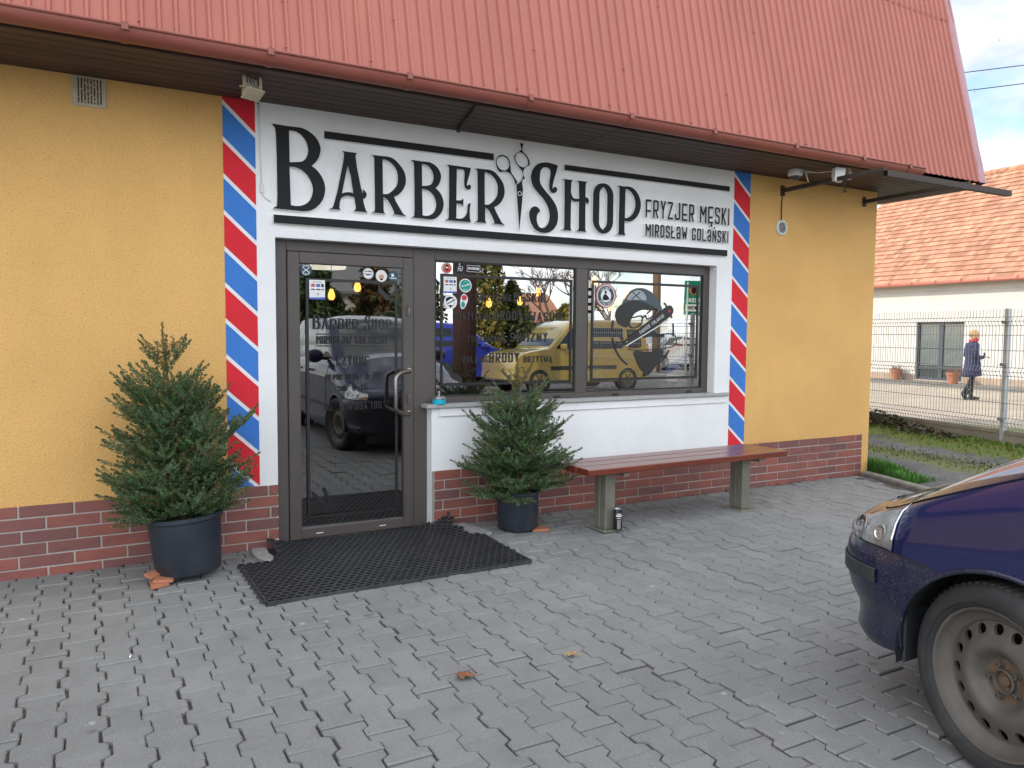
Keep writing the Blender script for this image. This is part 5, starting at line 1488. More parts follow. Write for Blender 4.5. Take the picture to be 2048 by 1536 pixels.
def spruce(root, H, rads, seed, leader=.24, lean=(0, 0), n_whorl=7, z0=.02, dens=1.0, wall_y=None):
    """rads(z/H) gives the crown radius; built about the origin of root"""
    r_ = random.Random(seed)
    nc = NeedleCloud(); tw = MB(); tr = MB()
    tr.tube([(0, 0, -.04), (lean[0] * .4, lean[1] * .4, H * .45), (lean[0], lean[1], H * .995)], [.017, .011, .003], 8)
    def axis(z): 
        t = z / H
        return np.array([lean[0] * t, lean[1] * t, z])
    def shoot(p, d, L, lvl, hz):
        n = int(L / .0017 * dens * (1.0 if lvl < 2 else .95))
        up_ = hz
        q = r_.random()
        m_ = 2 if (q < .05 + (.95 if up_ > .78 else 0)) else (1 if q < .45 else 0)
        nc.shoot(np.array(p), d, L, max(14, n), .0205 if lvl else .0215, m_, curl=.14, open_=1.0)
        dd = np.array(d) / np.linalg.norm(d)
        if L > .05:
            pts = [tuple(np.array(p) + dd * L * t + np.array([0, 0,   .14 * (t * L) ** 2 / L])) for t in (0, .35, .7, .98)]
            (tw.tube(pts, [.0024, .0020, .0017, .0013], 5, 0, True, False) if lvl == 0 or r_.random() < .10 else None)
        # bud cluster at the tip
        if L > .07: nc.shoot(np.array(p) + dd * L * .97 + np.array([0, 0, .14 * L * .94]), dd, .014, 16, .010, 2, open_=1.5)
    # leader
    shoot(axis(H - leader), (lean[0] * .2, lean[1] * .2, 1), leader, 0, 1.0)
    zs = [z0 + (H - leader - z0) * (i / (n_whorl - 1)) ** 1.30 for i in range(n_whorl)]
    for wi, zw in enumerate(zs):
        t = zw / H
        nb = 9 if wi < n_whorl - 2 else 6
        for sub in (0, 1):
            if sub and wi >= n_whorl - 2: continue
            ph = r_.random() * 6.28
            for k in range(nb - sub):
                an = ph + 2 * math.pi * k / (nb - sub) + r_.uniform(-.25, .25)
                zz = zw + (sub * .5 * (zs[min(wi + 1, n_whorl - 1)] - zw)) + r_.uniform(-.02, .02)
                tt_ = zz / H; el = R(lerp_([(0, -6), (.12, 3), (.3, 14), (.6, 30), (.8, 44)], tt_) + r_.uniform(-9, 11))
                Lb = rads(tt_) / max(.55, math.cos(el)) * r_.uniform(.80, 1.14) * (.80 if sub else 1)
                
                d = np.array([math.cos(an) * math.cos(el), math.sin(an) * math.cos(el), math.sin(el)])
                p = axis(zz)
                hz = zz / H
                if wall_y is not None and p[1] + d[1] * Lb > wall_y: Lb = max(.06, (wall_y - p[1]) / max(d[1], .05) * .95)
                # main axis as consecutive shoots turning upwards
                segs = max(1, int(round(Lb / .13))); cur = p.copy(); dir_ = d.copy()
                for sgi in range(segs):
                    sl = Lb / segs
                    last = sgi == segs - 1
                    nc_before = cur.copy()
                    shoot(cur, dir_, sl * (1.15 if last else 1.0), 0 if last else 1, hz)
                    cur = cur + dir_ * sl + np.array([0, 0, .14 * sl])
                    dir_ = dir_ + np.array([0, 0, .10]); dir_ /= np.linalg.norm(dir_)
                    # laterals
                    frac = (sgi + 1) / segs
                    if not last or segs == 1:
                        nl = (2 if hz < .6 else 1)
                        for sgn in (1, -1):
                            for q in range(nl):
                                h_ = np.cross(dir_, [0, 0, 1.0]); h_ /= np.linalg.norm(h_) + 1e-9
                                th = R(r_.uniform(38, 62))
                                ld = dir_ * math.cos(th) + h_ * sgn * math.sin(th) + np.array([0, 0, r_.uniform(-.12, .35)])
                                ll = min(.17, (Lb * (1 - frac) * .75 + .055)) * r_.uniform(.7, 1.2)
                                st = nc_before + (cur - nc_before) * r_.uniform(.35, 1.0)
                                if wall_y is not None and st[1] + ld[1] * ll > wall_y: continue
                                shoot(st, ld, ll, 2, hz)
                                if ll > .11 and r_.random() < .7:
                                    ld2 = ld + h_ * sgn * -.8 + np.array([0, 0, .1]); shoot(st + ld / np.linalg.norm(ld) * ll * .45, ld2, ll * .55, 2, hz)
    return nc, tw, tr

def pot_mesh(mb, r_top, r_bot, h, n=48):
    mb.lathe([(0, .0), (r_bot * .96, 0), (r_bot, .008), (r_bot + (r_top - r_bot) * .80, h * .86), (r_top * .985, h * .90), (r_top * 1.02, h * .91), (r_top * 1.05, h * .925), (r_top * 1.055, h * .995), (r_top * 1.03, h), (r_top * 1.0, h * .99), (r_top * .96, h * .80)], n)
    # drainage slots near the foot
    for k in range(8):
        a_ = 2 * math.pi * k / 8 + .3
        M = Matrix.Rotation(a_, 4, 'Z')
        mb.box(r_bot - .006, r_bot + .0035, -.010, .010, .006, .026, 1, M=M)

def potted(label, x, y, z, tilt, r_top, r_bot, h, H, rads, seed, lean, **kw):
    root = thing('potted_spruce', label, 'potted tree', (x, y, z), 'spruces in dark plastic pots')
    root.rotation_euler = (R(tilt[0]), R(tilt[1]), 0)
    mb = MB(); pot_mesh(mb, r_top, r_bot, h); mb.build('pot', [m_pot, m_dark], root, 40)
    mb = MB(); prof = [(0, h * .93), (r_top * .5, h * .92), (r_top * .955, h * .85)]; mb.lathe(prof, 32); mb.build('soil', m_soil, root)
    nc, tw, tr = spruce(root, H, rads, seed, lean=lean, **kw)
    off = (0, 0, h * .93)
    nc.build('foliage', [m_need, m_need2, m_olive], root, off)
    tag(tw.build('twigs', m_twig, root, loc=off), kind='stuff'); tr.build('trunk', m_bark, root, loc=off)
    return root
potted('larger potted spruce on terracotta chips left of the door', .535, -.385, .030, (-3.0, -3.5), .212, .185, .345, 1.135,
       lambda t: lerp_([(0, .42), (.12, .48), (.28, .445), (.42, .37), (.55, .285), (.68, .19), (.80, .12)], t), 5, (-.03, -.02), leader=.245, n_whorl=8, wall_y=.30)
potted('slimmer potted spruce under the window between doormat and bench', 2.845, -.335, .014, (1.0, -1.5), .163, .150, .292, .965,
       lambda t: lerp_([(0, .40), (.10, .46), (.25, .44), (.40, .36), (.55, .27), (.68, .19), (.80, .12)], t), 12, (.0, -.01), leader=.20, n_whorl=7, wall_y=.29)

# terracotta tile chips under the pots
m_terra = pmat('terracotta', (.40, .155, .085), .9, var=.2, vscale=14, bump=.5, bscale=70)
def chip(label, cx, cy, z, rz, pts, th, tilt=(0, 0)):
    mb = MB(); n = len(pts)
    M = Matrix.Translation((cx, cy, z)) @ Matrix.Rotation(R(rz), 4, 'Z') @ Matrix.Rotation(R(tilt[0]), 4, 'X') @ Matrix.Rotation(R(tilt[1]), 4, 'Y')
    vs = [tuple(M @ Vector((a, b, 0))) for a, b in pts] + [tuple(M @ Vector((a * .94 + rng.uniform(-.003, .003), b * .94, th + rng.uniform(-.002, .002)))) for a, b in pts]
    mb.add(vs, [tuple(range(n - 1, -1, -1)), tuple(range(n, 2 * n))] + [(i, (i + 1) % n, n + (i + 1) % n, n + i) for i in range(n)])
    return tag(mb.build('terracotta_chip', m_terra), label, 'tile chip', 'terracotta chips under the spruce pots')
chip('lowest terracotta chip, sticking out in front of the left pot', .355, -.545, .004, 12, [(-.055, -.045), (.05, -.03), (.075, .06), (-.03, .075)], .017)
chip('middle terracotta chip of the stack under the left pot', .380, -.505, .0225, -14, [(-.05, -.045), (.06, -.055), (.07, .05), (-.04, .06)], .016)
chip('topmost terracotta chip leaning against the foot of the left pot', .335, -.450, .039, 40, [(-.045, -.03), (.05, -.035), (.05, .04), (-.03, .045)], .014, (8, -6))
chip('single terracotta chip under the right pot', 2.965, -.455, .003, -10, [(-.07, -.04), (.06, -.05), (.075, .03), (.01, .07), (-.06, .05)], .014)
# dead leaves on the paving
m_leaf1 = pmat('dead_leaf_russet', (.23, .085, .04), .8, var=.3, vscale=40); m_leaf2 = pmat('dead_leaf_tan', (.42, .27, .13), .8, var=.25, vscale=40)
def leaf(label, x, y, s, rz, m):
    mb = MB(); n = 18; r_ = random.Random(int(s * 1e4))
    ring = []
    for k in range(n):
        a_ = 2 * math.pi * k / n; q = s * (1.0 if k % 3 else .62) * r_.uniform(.8, 1.15)
        ring.append((x + q * math.cos(a_ + R(rz)), y + q * .8 * math.sin(a_ + R(rz)), .004 + r_.uniform(.003, .018) + hump(x, y)))
    mb.add(ring + [(x, y, .010)] + [(x + s * .4 * math.cos(2 * math.pi * k / n), y + s * .35 * math.sin(2 * math.pi * k / n), .006 + r_.uniform(.004, .018)) for k in range(n)],
           [(k, (k + 1) % n, n + 1 + (k + 1) % n, n + 1 + k) for k in range(n)] + [(n + 1 + k, n + 1 + (k + 1) % n, n) for k in range(n)])
    mb.tube([(x, y, .012), (x + s * .9, y - s * .9, .014), (x + s * 1.4, y - s * 1.1, .02)], .0016, 5)
    return tag(mb.build('dead_leaf', m), label, 'leaf', 'dead leaves on the paving')
leaf('crumpled russet dead leaf lying on the grey paving', 1.40, -2.435, .046, 20, m_leaf1)
leaf('curled tan dead leaf lying on the grey paving', 1.915, -2.475, .030, 70, m_leaf2)
m_butt = pmat('cigarette_paper', (.72, .70, .66), .8)
for lb, x, y, a_ in (('white cigarette butt in a joint left of the watermark corner', .157, -1.55, 80),):
    mb = MB(); M = Matrix.Translation((x, y, .007)) @ Matrix.Rotation(R(a_), 4, 'Z')
    mb.tube([tuple(M @ Vector((-.016, 0, 0))), tuple(M @ Vector((.016, 0, 0)))], .0042, 8)
    tag(mb.build('cigarette_butt', m_butt), 'white cigarette butt in a paving joint near the left wall', 'cigarette butt')
# ---------------------------------------------------------------- the parked dark blue people carrier (nose towards the shop)
m_paint, nt, b = new_mat('dark_blue_paint')
co = ocoords(nt)
b.inputs['Metallic'].default_value = 0; b.inputs['Roughness'].default_value = .55; b.inputs['Specular IOR Level'].default_value = .2
b.inputs['Coat Weight'].default_value = 1.0; b.inputs['Coat Roughness'].default_value = .015
fl_ = noise(nt, co, 900, 1, .5)
col = mixrgb(nt, ramp(nt, fl_, [(.4, 0), (.7, 1)]), (.004, .007, .046), (.008, .013, .082))
nt.links.new(col, b.inputs['Base Color'])
m_bump, nt, b = new_mat('dusty_bumper_paint')
co = ocoords(nt)
d1 = noise(nt, ocoords(nt, (1, 1, 1.6)), 5.5, 7, .72); d2 = noise(nt, co, 120, 4, .7)
f1 = ramp(nt, d1, [(.45, .0), (.78, .40)]); f2 = ramp(nt, d2, [(.56, 0), (.70, .65)])
col = mixrgb(nt, f1, (.004, .007, .032), (.050, .050, .052)); col = mixrgb(nt, f2, col, (.17, .165, .155))
nt.links.new(col, b.inputs['Base Color'])
rg = ramp(nt, d1, [(.35, .22), (.7, .55)]); nt.links.new(rg, b.inputs['Roughness']); b.inputs['Coat Weight'].default_value = .35; b.inputs['Coat Roughness'].default_value = .12
m_plast = pmat('black_bumper_strip', (.028, .032, .035), .55, var=.2, vscale=10)
m_seam = pmat('panel_gap', (.006, .006, .008), .7)
m_cglass, nt, b = new_mat('car_glass'); b.inputs['Base Color'].default_value = (.012, .015, .016, 1); b.inputs['Roughness'].default_value = .02; b.inputs['Coat Weight'].default_value = .6
m_tyre = pmat('tyre_rubber', (.024, .024, .025), .8, var=.2, vscale=8, alt=(.058, .056, .052), altscale=4, altamt=.55, bump=.2, bscale=120)
m_rim = pmat('dusty_steel_rim', (.105, .094, .082), .6, metal=.2, var=.18, vscale=9, alt=(.085, .062, .042), altscale=7, altamt=.6, bump=.15, bscale=90)
m_rust = pmat('rusty_steel', (.12, .075, .045), .85, var=.35, vscale=30, alt=(.20, .135, .08), altscale=20, altamt=.6)
m_hole = pmat('dark_inside', (.006, .006, .008), .9)
m_lampr = pmat('lamp_reflector', (.62, .63, .63), .16, metal=.9, var=.1)
m_lens, nt, b = new_mat('lamp_lens'); b.inputs['Base Color'].default_value = (.86, .88, .88, 1); b.inputs['Roughness'].default_value = .06; b.inputs['Transmission Weight'].default_value = .92; b.inputs['IOR'].default_value = 1.25
m_amber = pmat('amber_lens', (.75, .23, .02), .15)
m_redl = pmat('red_lens', (.45, .02, .02), .15)
m_chrome = pmat('chrome', (.6, .6, .6), .12, metal=1)

CX = 3.50
car = thing('parked_car', 'dark blue people carrier parked nose to the shop with dusty steel wheels', 'car', (CX, -3.60, 0))
A_, B_, Y0, NP = .90, .484, -3.60, 2.5
plan = []
ys = list(np.arange(-7.45, -4.5, .09)) + list(np.arange(-4.5, -3.60, .024))
for k in range(10):                               # rear corner
    ph = math.pi / 2 * (1 - k / 10)
    plan.append((-.88 * math.cos(ph) ** .7, -7.45 - .22 * math.sin(ph) ** .7))
for y in ys: plan.append((-(.88 + .02 * min(1, (y + 7.45) / 2.5)), y))
NF = 40
for k in range(NF + 1):
    t = k / NF; ph = math.pi / 2 * t ** 1.25
    plan.append((-A_ * max(0, math.cos(ph)) ** (2 / NP), Y0 + B_ * math.sin(ph) ** (2 / NP)))
plan[-1] = (0.0, Y0 + B_)
NPl = len(plan)
pn = []
for i in range(NPl):
    p0 = plan[max(0, i - 1)]; p1 = plan[min(NPl - 1, i + 1)]
    tx, ty = p1[0] - p0[0], p1[1] - p0[1]; L_ = math.hypot(tx, ty) or 1
    n_ = (-ty / L_, tx / L_)
    if i == NPl - 1: n_ = (0, 1)
    if i == 0: n_ = (0, -1)
    pn.append(n_)
def lerp(tab, x):
    if x <= tab[0][0]: return tab[0][1]
    for (a, va), (b_, vb) in zip(tab, tab[1:]):
        if x <= b_: return va + (vb - va) * (x - a) / (b_ - a)
    return tab[-1][1]
def sm(t): t = max(0, min(1, t)); return t * t * (3 - 2 * t)
def ztop(y): return lerp([(-7.7, 1.10), (-5.0, 1.12), (-4.45, 1.11), (-4.2, 1.075), (-4.0, 1.02), (-3.80, .94), (-3.66, .882), (-3.57, .845), (-3.47, .815), (-3.35, .79), (-3.2, .775), (-3.1, .77)], y)
def zseam(y): return lerp([(-7.7, .62), (-4.4, .62), (-3.75, .655), (-3.55, .672), (-3.4, .675), (-3.1, .66)], y)
def zbot(y): return lerp([(-7.7, .27), (-7.0, .22), (-4.4, .21), (-3.62, .285), (-3.5, .27), (-3.1, .25)], y)
low_f = [(0, -.075), (.10, -.045), (.22, -.052), (.34, -.050), (.48, -.018), (.66, .002), (.86, .004), (.96, -.004), (1, -.016)]
low_s = [(0, -.05), (.2, -.012), (.5, 0), (.8, .004), (1, .004)]
upp_s = [(0, .004), (.3, .004), (.55, -.006), (.75, -.022), (.88, -.048), (.95, -.072), (1, -.11)]
upp_f = [(0, -.020), (.3, -.026), (.6, -.050), (.85, -.085), (.95, -.105), (1, -.135)]
NR1, NR2 = 18, 16
def surf(i, f, upper):
    (x, y), (nx_, ny_) = plan[i], pn[i]
    w_ = sm((y + 3.66) / .16)
    if upper:
        z = zseam(y) + (ztop(y) - zseam(y)) * (f if True else f); d = lerp(upp_s, f) * (1 - w_) + lerp(upp_f, f) * w_
    else:
        z = zbot(y) + (zseam(y) - zbot(y)) * f; d = lerp(low_s, f) * (1 - w_) + lerp(low_f, f) * w_
    return (x + nx_ * d, y + ny_ * d, z)
AC, AZ, AR = -3.965, .325, .372
RC = -6.83
def arch_snap(p):
    x, y, z = p
    for c in (AC, RC):
        dy, dz = y - c, z - AZ; r_ = math.hypot(dy, dz)
        if r_ < 1e-6: continue
        if abs(r_ - AR) < .021 and z > .14: return (x, c + dy / r_ * AR, AZ + dz / r_ * AR), 1
    return p, 0
def in_arch(ps):
    for c in (AC, RC):
        if all(math.hypot(p[1] - c, p[2] - AZ) <= AR + 1e-4 for p in ps): return True
    return False
rows = [(k / NR1, False) for k in range(NR1)] + [(k / NR2, True) for k in range(NR2 + 1)]
grid = [[arch_snap(surf(i, f, u))[0] for (f, u) in rows] for i in range(NPl)]
body = MB(); bump = MB(); bumpr = MB()
isf = [y > -3.80 for (_, y) in plan]
isr = [y < -7.2 for (_, y) in plan]
for sgn in (1, -1):
    gv = [[(CX + sgn * p[0], p[1], p[2]) for p in col_] for col_ in grid]
    nr = len(rows); flat = [p for c_ in gv for p in c_]
    fb, fp, fr2_ = [], [], []
    for i in range(NPl - 1):
        for j in range(nr - 1):
            q = (i * nr + j, (i + 1) * nr + j, (i + 1) * nr + j + 1, i * nr + j + 1)
            if in_arch([flat[t] for t in q]): continue
            if sgn > 0: q = q[::-1]
            (fp if (j < NR1 and isf[i] and isf[i + 1]) else (fr2_ if (j < NR1 and isr[i] and isr[i + 1]) else fb)).append(q)
    body.add(flat, fb, 0, True); bump.add(flat, fp, 0, True); bumpr.add(flat, fr2_, 0, True)
# bonnet
iH = [i for i in range(NPl) if plan[i][1] >= -4.42 and i > 20]
NC = 16
def crown(y): return lerp([(-4.42, .12), (-4.0, .135), (-3.7, .110), (-3.5, .075), (-3.3, .035), (-3.1, .008)], y)
vs = []; 
for i in iH:
    x, y, z = grid[i][-1]
    for k in range(NC + 1):
        u = -1 + 2 * k / NC
        uu = math.copysign(abs(u) ** 1.0, u)
        zz = z + crown(y) * (1 - abs(u) ** 2.6) 
        vs.append((CX - x * uu * 1.0, y, zz))
hood = MB(); m_ = NC + 1
hood.add(vs, [(a * m_ + k, a * m_ + k + 1, (a + 1) * m_ + k + 1, (a + 1) * m_ + k) for a in range(len(iH) - 1) for k in range(NC)], 0, True)
P(body, 'body', m_paint, car)
P(bump, 'bumper', m_bump, car, label='dusty front bumper with black corner strip'); P(bumpr, 'bumper', m_bump, car)
P(hood, 'bonnet', m_paint, car)
# panel gaps
for sgn in (1, -1):
    gap = MB()
    top = [(CX + sgn * grid[i][-1][0] * 1.002, grid[i][-1][1], grid[i][-1][2] + .002) for i in iH if plan[i][1] < -3.30]
    gap.tube(top, .0035, 5); P(gap, 'panel_gap', m_seam, car); gap = MB()
    sl = [(CX + sgn * (grid[i][NR1][0] + pn[i][0] * .0005), grid[i][NR1][1], grid[i][NR1][2]) for i in range(NPl) if plan[i][1] > -3.74]
    gap.tube(sl, .0026, 5); P(gap, 'panel_gap', m_seam, car)
    for yd in (-4.46, -5.62, -6.50):
        i = min(range(20, NPl - NF), key=lambda i: abs(plan[i][1] - yd))
        gap = MB(); gap.tube([(CX + sgn * (p[0] - .001), p[1], p[2]) for p in grid[i][2:]], .003, 5); P(gap, 'panel_gap', m_seam, car)
# cabin: rails, roof with windscreen, side glass
rail = [(-4.42, 1.10, .80), (-4.62, 1.245, .775), (-4.85, 1.40, .745), (-5.10, 1.545, .71), (-5.35, 1.63, .68), (-5.7, 1.665, .665), (-6.4, 1.675, .655), (-7.0, 1.655, .645), (-7.30, 1.61, .635), (-7.48, 1.46, .66), (-7.58, 1.25, .70), (-7.64, 1.09, .74)]
rl = cr_points(rail, 5, False); NRL = len(rl); NC2 = 12
roof = MB(); ws = MB()
vs = []
for (y, z, xh) in rl:
    for k in range(NC2 + 1):
        u = -1 + 2 * k / NC2
        vs.append((CX + xh * u, y + .10 * (1 - u * u) * (1 if y > -5.3 else (-.5 if y < -7.3 else 0)), z + .055 * (1 - abs(u) ** 2.5)))
m_ = NC2 + 1; fr_, fg_ = [], []
for a in range(NRL - 1):
    for k in range(NC2):
        q = (a * m_ + k, a * m_ + k + 1, (a + 1) * m_ + k + 1, (a + 1) * m_ + k)
        y = rl[a][0]; z = rl[a][1]
        gl_ = (0 < k < NC2 - 1) and ((-5.28 < y < -4.44) or (y < -7.34 and z > 1.12))
        (fg_ if gl_ else fr_).append(q)
roof.add(vs, fr_, 0, True); ws.add(vs, [q for q in fg_ if vs[q[0]][1] > -6], 0, True); wr_ = MB(); wr_.add(vs, [q for q in fg_ if vs[q[0]][1] < -6], 0, True)
side = MB(); sg = MB()
for sgn in (1, -1):
    vs = []; NB = 8
    for (y, z, xh) in rl:
        zb_ = ztop(y) - .002
        for k in range(NB + 1):
            t = k / NB; xb = .79 if y < -4.5 else .79
            vs.append((CX + sgn * -(xb * (1 - t) + xh * t + .02 * math.sin(math.pi * t)), y, zb_ + (z - zb_) * t))
    m_ = NB + 1; fs_, fg_ = [], []
    for a in range(NRL - 1):
        ya = rl[a][0]; yb = rl[a + 1][0]
        for k in range(NB):
            q = (a * m_ + k, a * m_ + k + 1, (a + 1) * m_ + k + 1, (a + 1) * m_ + k)
            if sgn < 0: q = q[::-1]
            zt_ = rl[a][1]
            pil = any(lo < ya < hi for lo, hi in ((-5.68, -5.58), (-6.56, -6.46), (-7.70, -7.30), (-4.70, -4.40)))
            (fs_ if (pil or k == NB - 1 or k == 0 or zt_ - ztop(ya) < .16) else fg_).append(q)
    side.add(vs, fs_, 0, True)
    for lo, hi in ((-5.6, -4.4), (-6.48, -5.6), (-7.4, -6.48)):
        sg = MB(); sg.add(vs, [q for q in fg_ if lo < (vs[q[0]][1] + vs[q[2]][1]) / 2 < hi], 0, True)
        if sg.f: P(sg, 'side_window', m_cglass, car)
P(roof, 'roof', m_paint, car); P(ws, 'windscreen', m_cglass, car); P(wr_, 'rear_window', m_cglass, car); P(side, 'cabin_side', m_paint, car)
mb = MB(); mb.box(CX - .76, CX + .76, -7.3, -4.5, .4, 1.08); P(mb, 'cabin_floor', m_hole, car)
mb = MB(); mb.box(CX - .68, CX + .68, -7.3, -3.75, .18, .26); P(mb, 'underbody', m_hole, car)
# bumper strips, grille, plate
mb = MB()
for sgn in (1, -1):
    idx = [i for i in range(NPl) if -3.525 < plan[i][1] < -3.21 and i > 40]
    vs = []
    for i in idx:
        for (f_, dd) in ((.665, .004), (.675, .009), (.80, .009), (.81, .004)):
            p = surf(i, f_, False); vs.append((CX + sgn * (p[0] + pn[i][0] * dd), p[1] + pn[i][1] * dd, p[2]))
    fs_ = [(a * 4 + k, (a + 1) * 4 + k, (a + 1) * 4 + k + 1, a * 4 + k + 1) for a in range(len(idx) - 1) for k in range(3)]
    mb = MB(); mb.add(vs, fs_ if sgn < 0 else [f[::-1] for f in fs_], 0, False)
    P(mb, 'bumper_strip', m_plast, car)
mb = MB()
for k in range(5):
    z = .69 + k * .016; yy = Y0 + B_ - .040 - (z - .66) * .5
    mb.box(CX - .30, CX + .30, yy - .02, yy, z, z + .008, 0)
mb.box(CX - .34, CX + .34, Y0 + B_ - .14, Y0 + B_ - .09, .685, .760, 1)
P(mb, 'grille', [m_plast, m_hole], car)
mb = MB(); mb.box(CX - .26, CX + .26, Y0 + B_ + .004, Y0 + B_ + .010, .46, .57, 0, bev=.003); P(mb, 'number_plate', m_whitep, car)
# headlights: clear lens over a bowl
def lamp_patch(sgn, lo, hi, off, mbx, mat):
    """patch of the body between plan indices and heights, moved outwards"""
    idx = [i for i in range(NPl) if lo <= plan[i][1] <= hi and i > 40]
    vs = []; NV = 8
    for i in idx:
        y = plan[i][1]
        t_ = (y - lo) / (hi - lo)
        f0 = .03; f1 = .99 if t_ < .25 else .99 - .55 * sm((t_ - .25) / .75) * .6
        for k in range(NV + 1):
            p = surf(i, f0 + (f1 - f0) * k / NV, True)
            sh = 1 if 0 < k < NV and i not in (idx[0], idx[-1]) else 0
            vs.append((CX + sgn * (p[0] + pn[i][0] * off * (sh + .3)), p[1] + pn[i][1] * off * (sh + .3), p[2]))
    m_ = NV + 1
    fs_ = [(a * m_ + k, (a + 1) * m_ + k, (a + 1) * m_ + k + 1, a * m_ + k + 1) for a in range(len(idx) - 1) for k in range(NV)]
    mbx.add(vs, fs_ if sgn < 0 else [f[::-1] for f in fs_], mat, True)
    return idx
for sgn in (1, -1):
    mb = MB(); idx = lamp_patch(sgn, -3.575, -3.235, .003, mb, 0)
    hl = P(mb, 'headlight', m_lampr, car)
    mb = MB(); lamp_patch(sgn, -3.575, -3.235, .011, mb, 0); P(mb, 'lens', m_lens, hl)
    mb = MB()
    i0 = idx[0]; e_ = [(CX + sgn * (surf(i0, f_, True)[0] + pn[i0][0] * .008), surf(i0, f_, True)[1], surf(i0, f_, True)[2]) for f_ in (.03, .3, .6, .85, .99)]
    mb.tube(e_, .006, 6); P(mb, 'lamp_trim', m_chrome, hl)
    for (ii, f_, r_) in ((12, .40, .052), (4, .36, .030)):
        mb = MB()
        if ii >= len(idx): continue
        i = idx[ii]; p = surf(i, f_, True); c_ = Vector((CX + sgn * (p[0] + pn[i][0] * .004), p[1] + pn[i][1] * .004, p[2])); n_ = Vector((sgn * pn[i][0], pn[i][1], .25)).normalized()
        M = Matrix.Translation(c_) @ n_.to_track_quat('Z', 'Y').to_matrix().to_4x4()
        mb.lathe([(r_, .004), (r_ * .95, .007), (r_ * .8, .003), (r_ * .3, .001), (0, .004)], 20, M); P(mb, 'bulb_bowl', m_chrome, hl)
    mb = MB(); M = Matrix.Translation((CX + sgn * -.897, -3.80, .735)) @ Matrix.Rotation(R(90), 4, 'Y')
    mb.box(-.012, .012, -.022, .022, -.006, .006, 0, bev=.004, M=M); P(mb, 'indicator', m_amber, car)
    mb = MB(); mb.box(CX + sgn * .62, CX + sgn * .74, -7.70, -7.60, .70, 1.05, 0, bev=.02); P(mb, 'tail_light', m_redl, car)
    mb = MB(); M = Matrix.Translation((CX - sgn * .985, -4.72, 1.155))
    mb.lathe([(0, -.055), (.05, -.05), (.085, -.02), (.09, .02), (.075, .05), (0, .06)], 20, M @ Matrix.Scale(1.25, 4, (1, 0, 0)) @ Matrix.Rotation(R(-90), 4, 'X')); mb.box(CX - sgn * .80, CX - sgn * .92, -4.74, -4.69, 1.10, 1.14)
    P(mb, 'wing_mirror', m_paint, car)
    for yd in (-5.45, -6.32):
        mb = MB(); mb.box(CX - sgn * .895, CX - sgn * .925, yd - .09, yd + .09, .93, .965, 0, bev=.01); P(mb, 'door_handle', m_paint, car)
    mb = MB(); mb.box(CX - sgn * .895, CX - sgn * .912, -6.40, -4.42, .50, .56, 0, bev=.006); P(mb, 'rubbing_strip', m_plast, car)
# arch lips and liners
m_liner = pmat('arch_liner', (.012, .013, .013), .9, var=.3)
for sgn in (1, -1):
    for c in (AC, RC):
        lip = MB(); lin = MB()
        ang0 = [R(-22 + 224 * k / 60) for k in range(61)]
        pts = []
        for a_ in ang0:
            y, z = c + AR * math.cos(a_), AZ + AR * math.sin(a_)
            if z < (.30 if a_ < R(90) else .22): continue
            xo = .903
            if y > -3.66: xo = .903 - .012 * sm((y + 3.66) / .1) - .03 * sm((.62 - z) / .35)
            xo -= .030 * sm((.40 - z) / .2)
            pts.append((CX - sgn * xo, y, z))
        lip.tube(pts, .0095, 8)
        rimv = [(CX - sgn * (.885 if kx == 0 else (.74 if kx == 1 else .60)), c + (AR + (.0 if kx == 0 else .02)) * math.cos(a_), AZ + (AR + (.0 if kx == 0 else .02)) * math.sin(a_)) for kx in (0, 1, 2) for a_ in [R(-10 + 225 * k / 40) for k in range(41)]]
        lin.add(rimv, [(r_ * 41 + k, r_ * 41 + k + 1, (r_ + 1) * 41 + k + 1, (r_ + 1) * 41 + k) for r_ in range(2) for k in range(40)], 0, True)
        lin.add([(CX - sgn * .60, c + .40 * math.cos(R(k * 15)), AZ + .40 * math.sin(R(k * 15))) for k in range(24)], [tuple(range(24))], 0)
        P(lip, 'arch_lip', m_bump, car); P(lin, 'arch_liner', m_liner, car)
# mud flap corner under the bumper
for xf in (CX - .84, CX + .70):
    mb = MB(); mb.box(xf, xf + .14, -3.600, -3.585, .25, .45, 0, bev=.006); P(mb, 'splash_flap', m_plast, car)

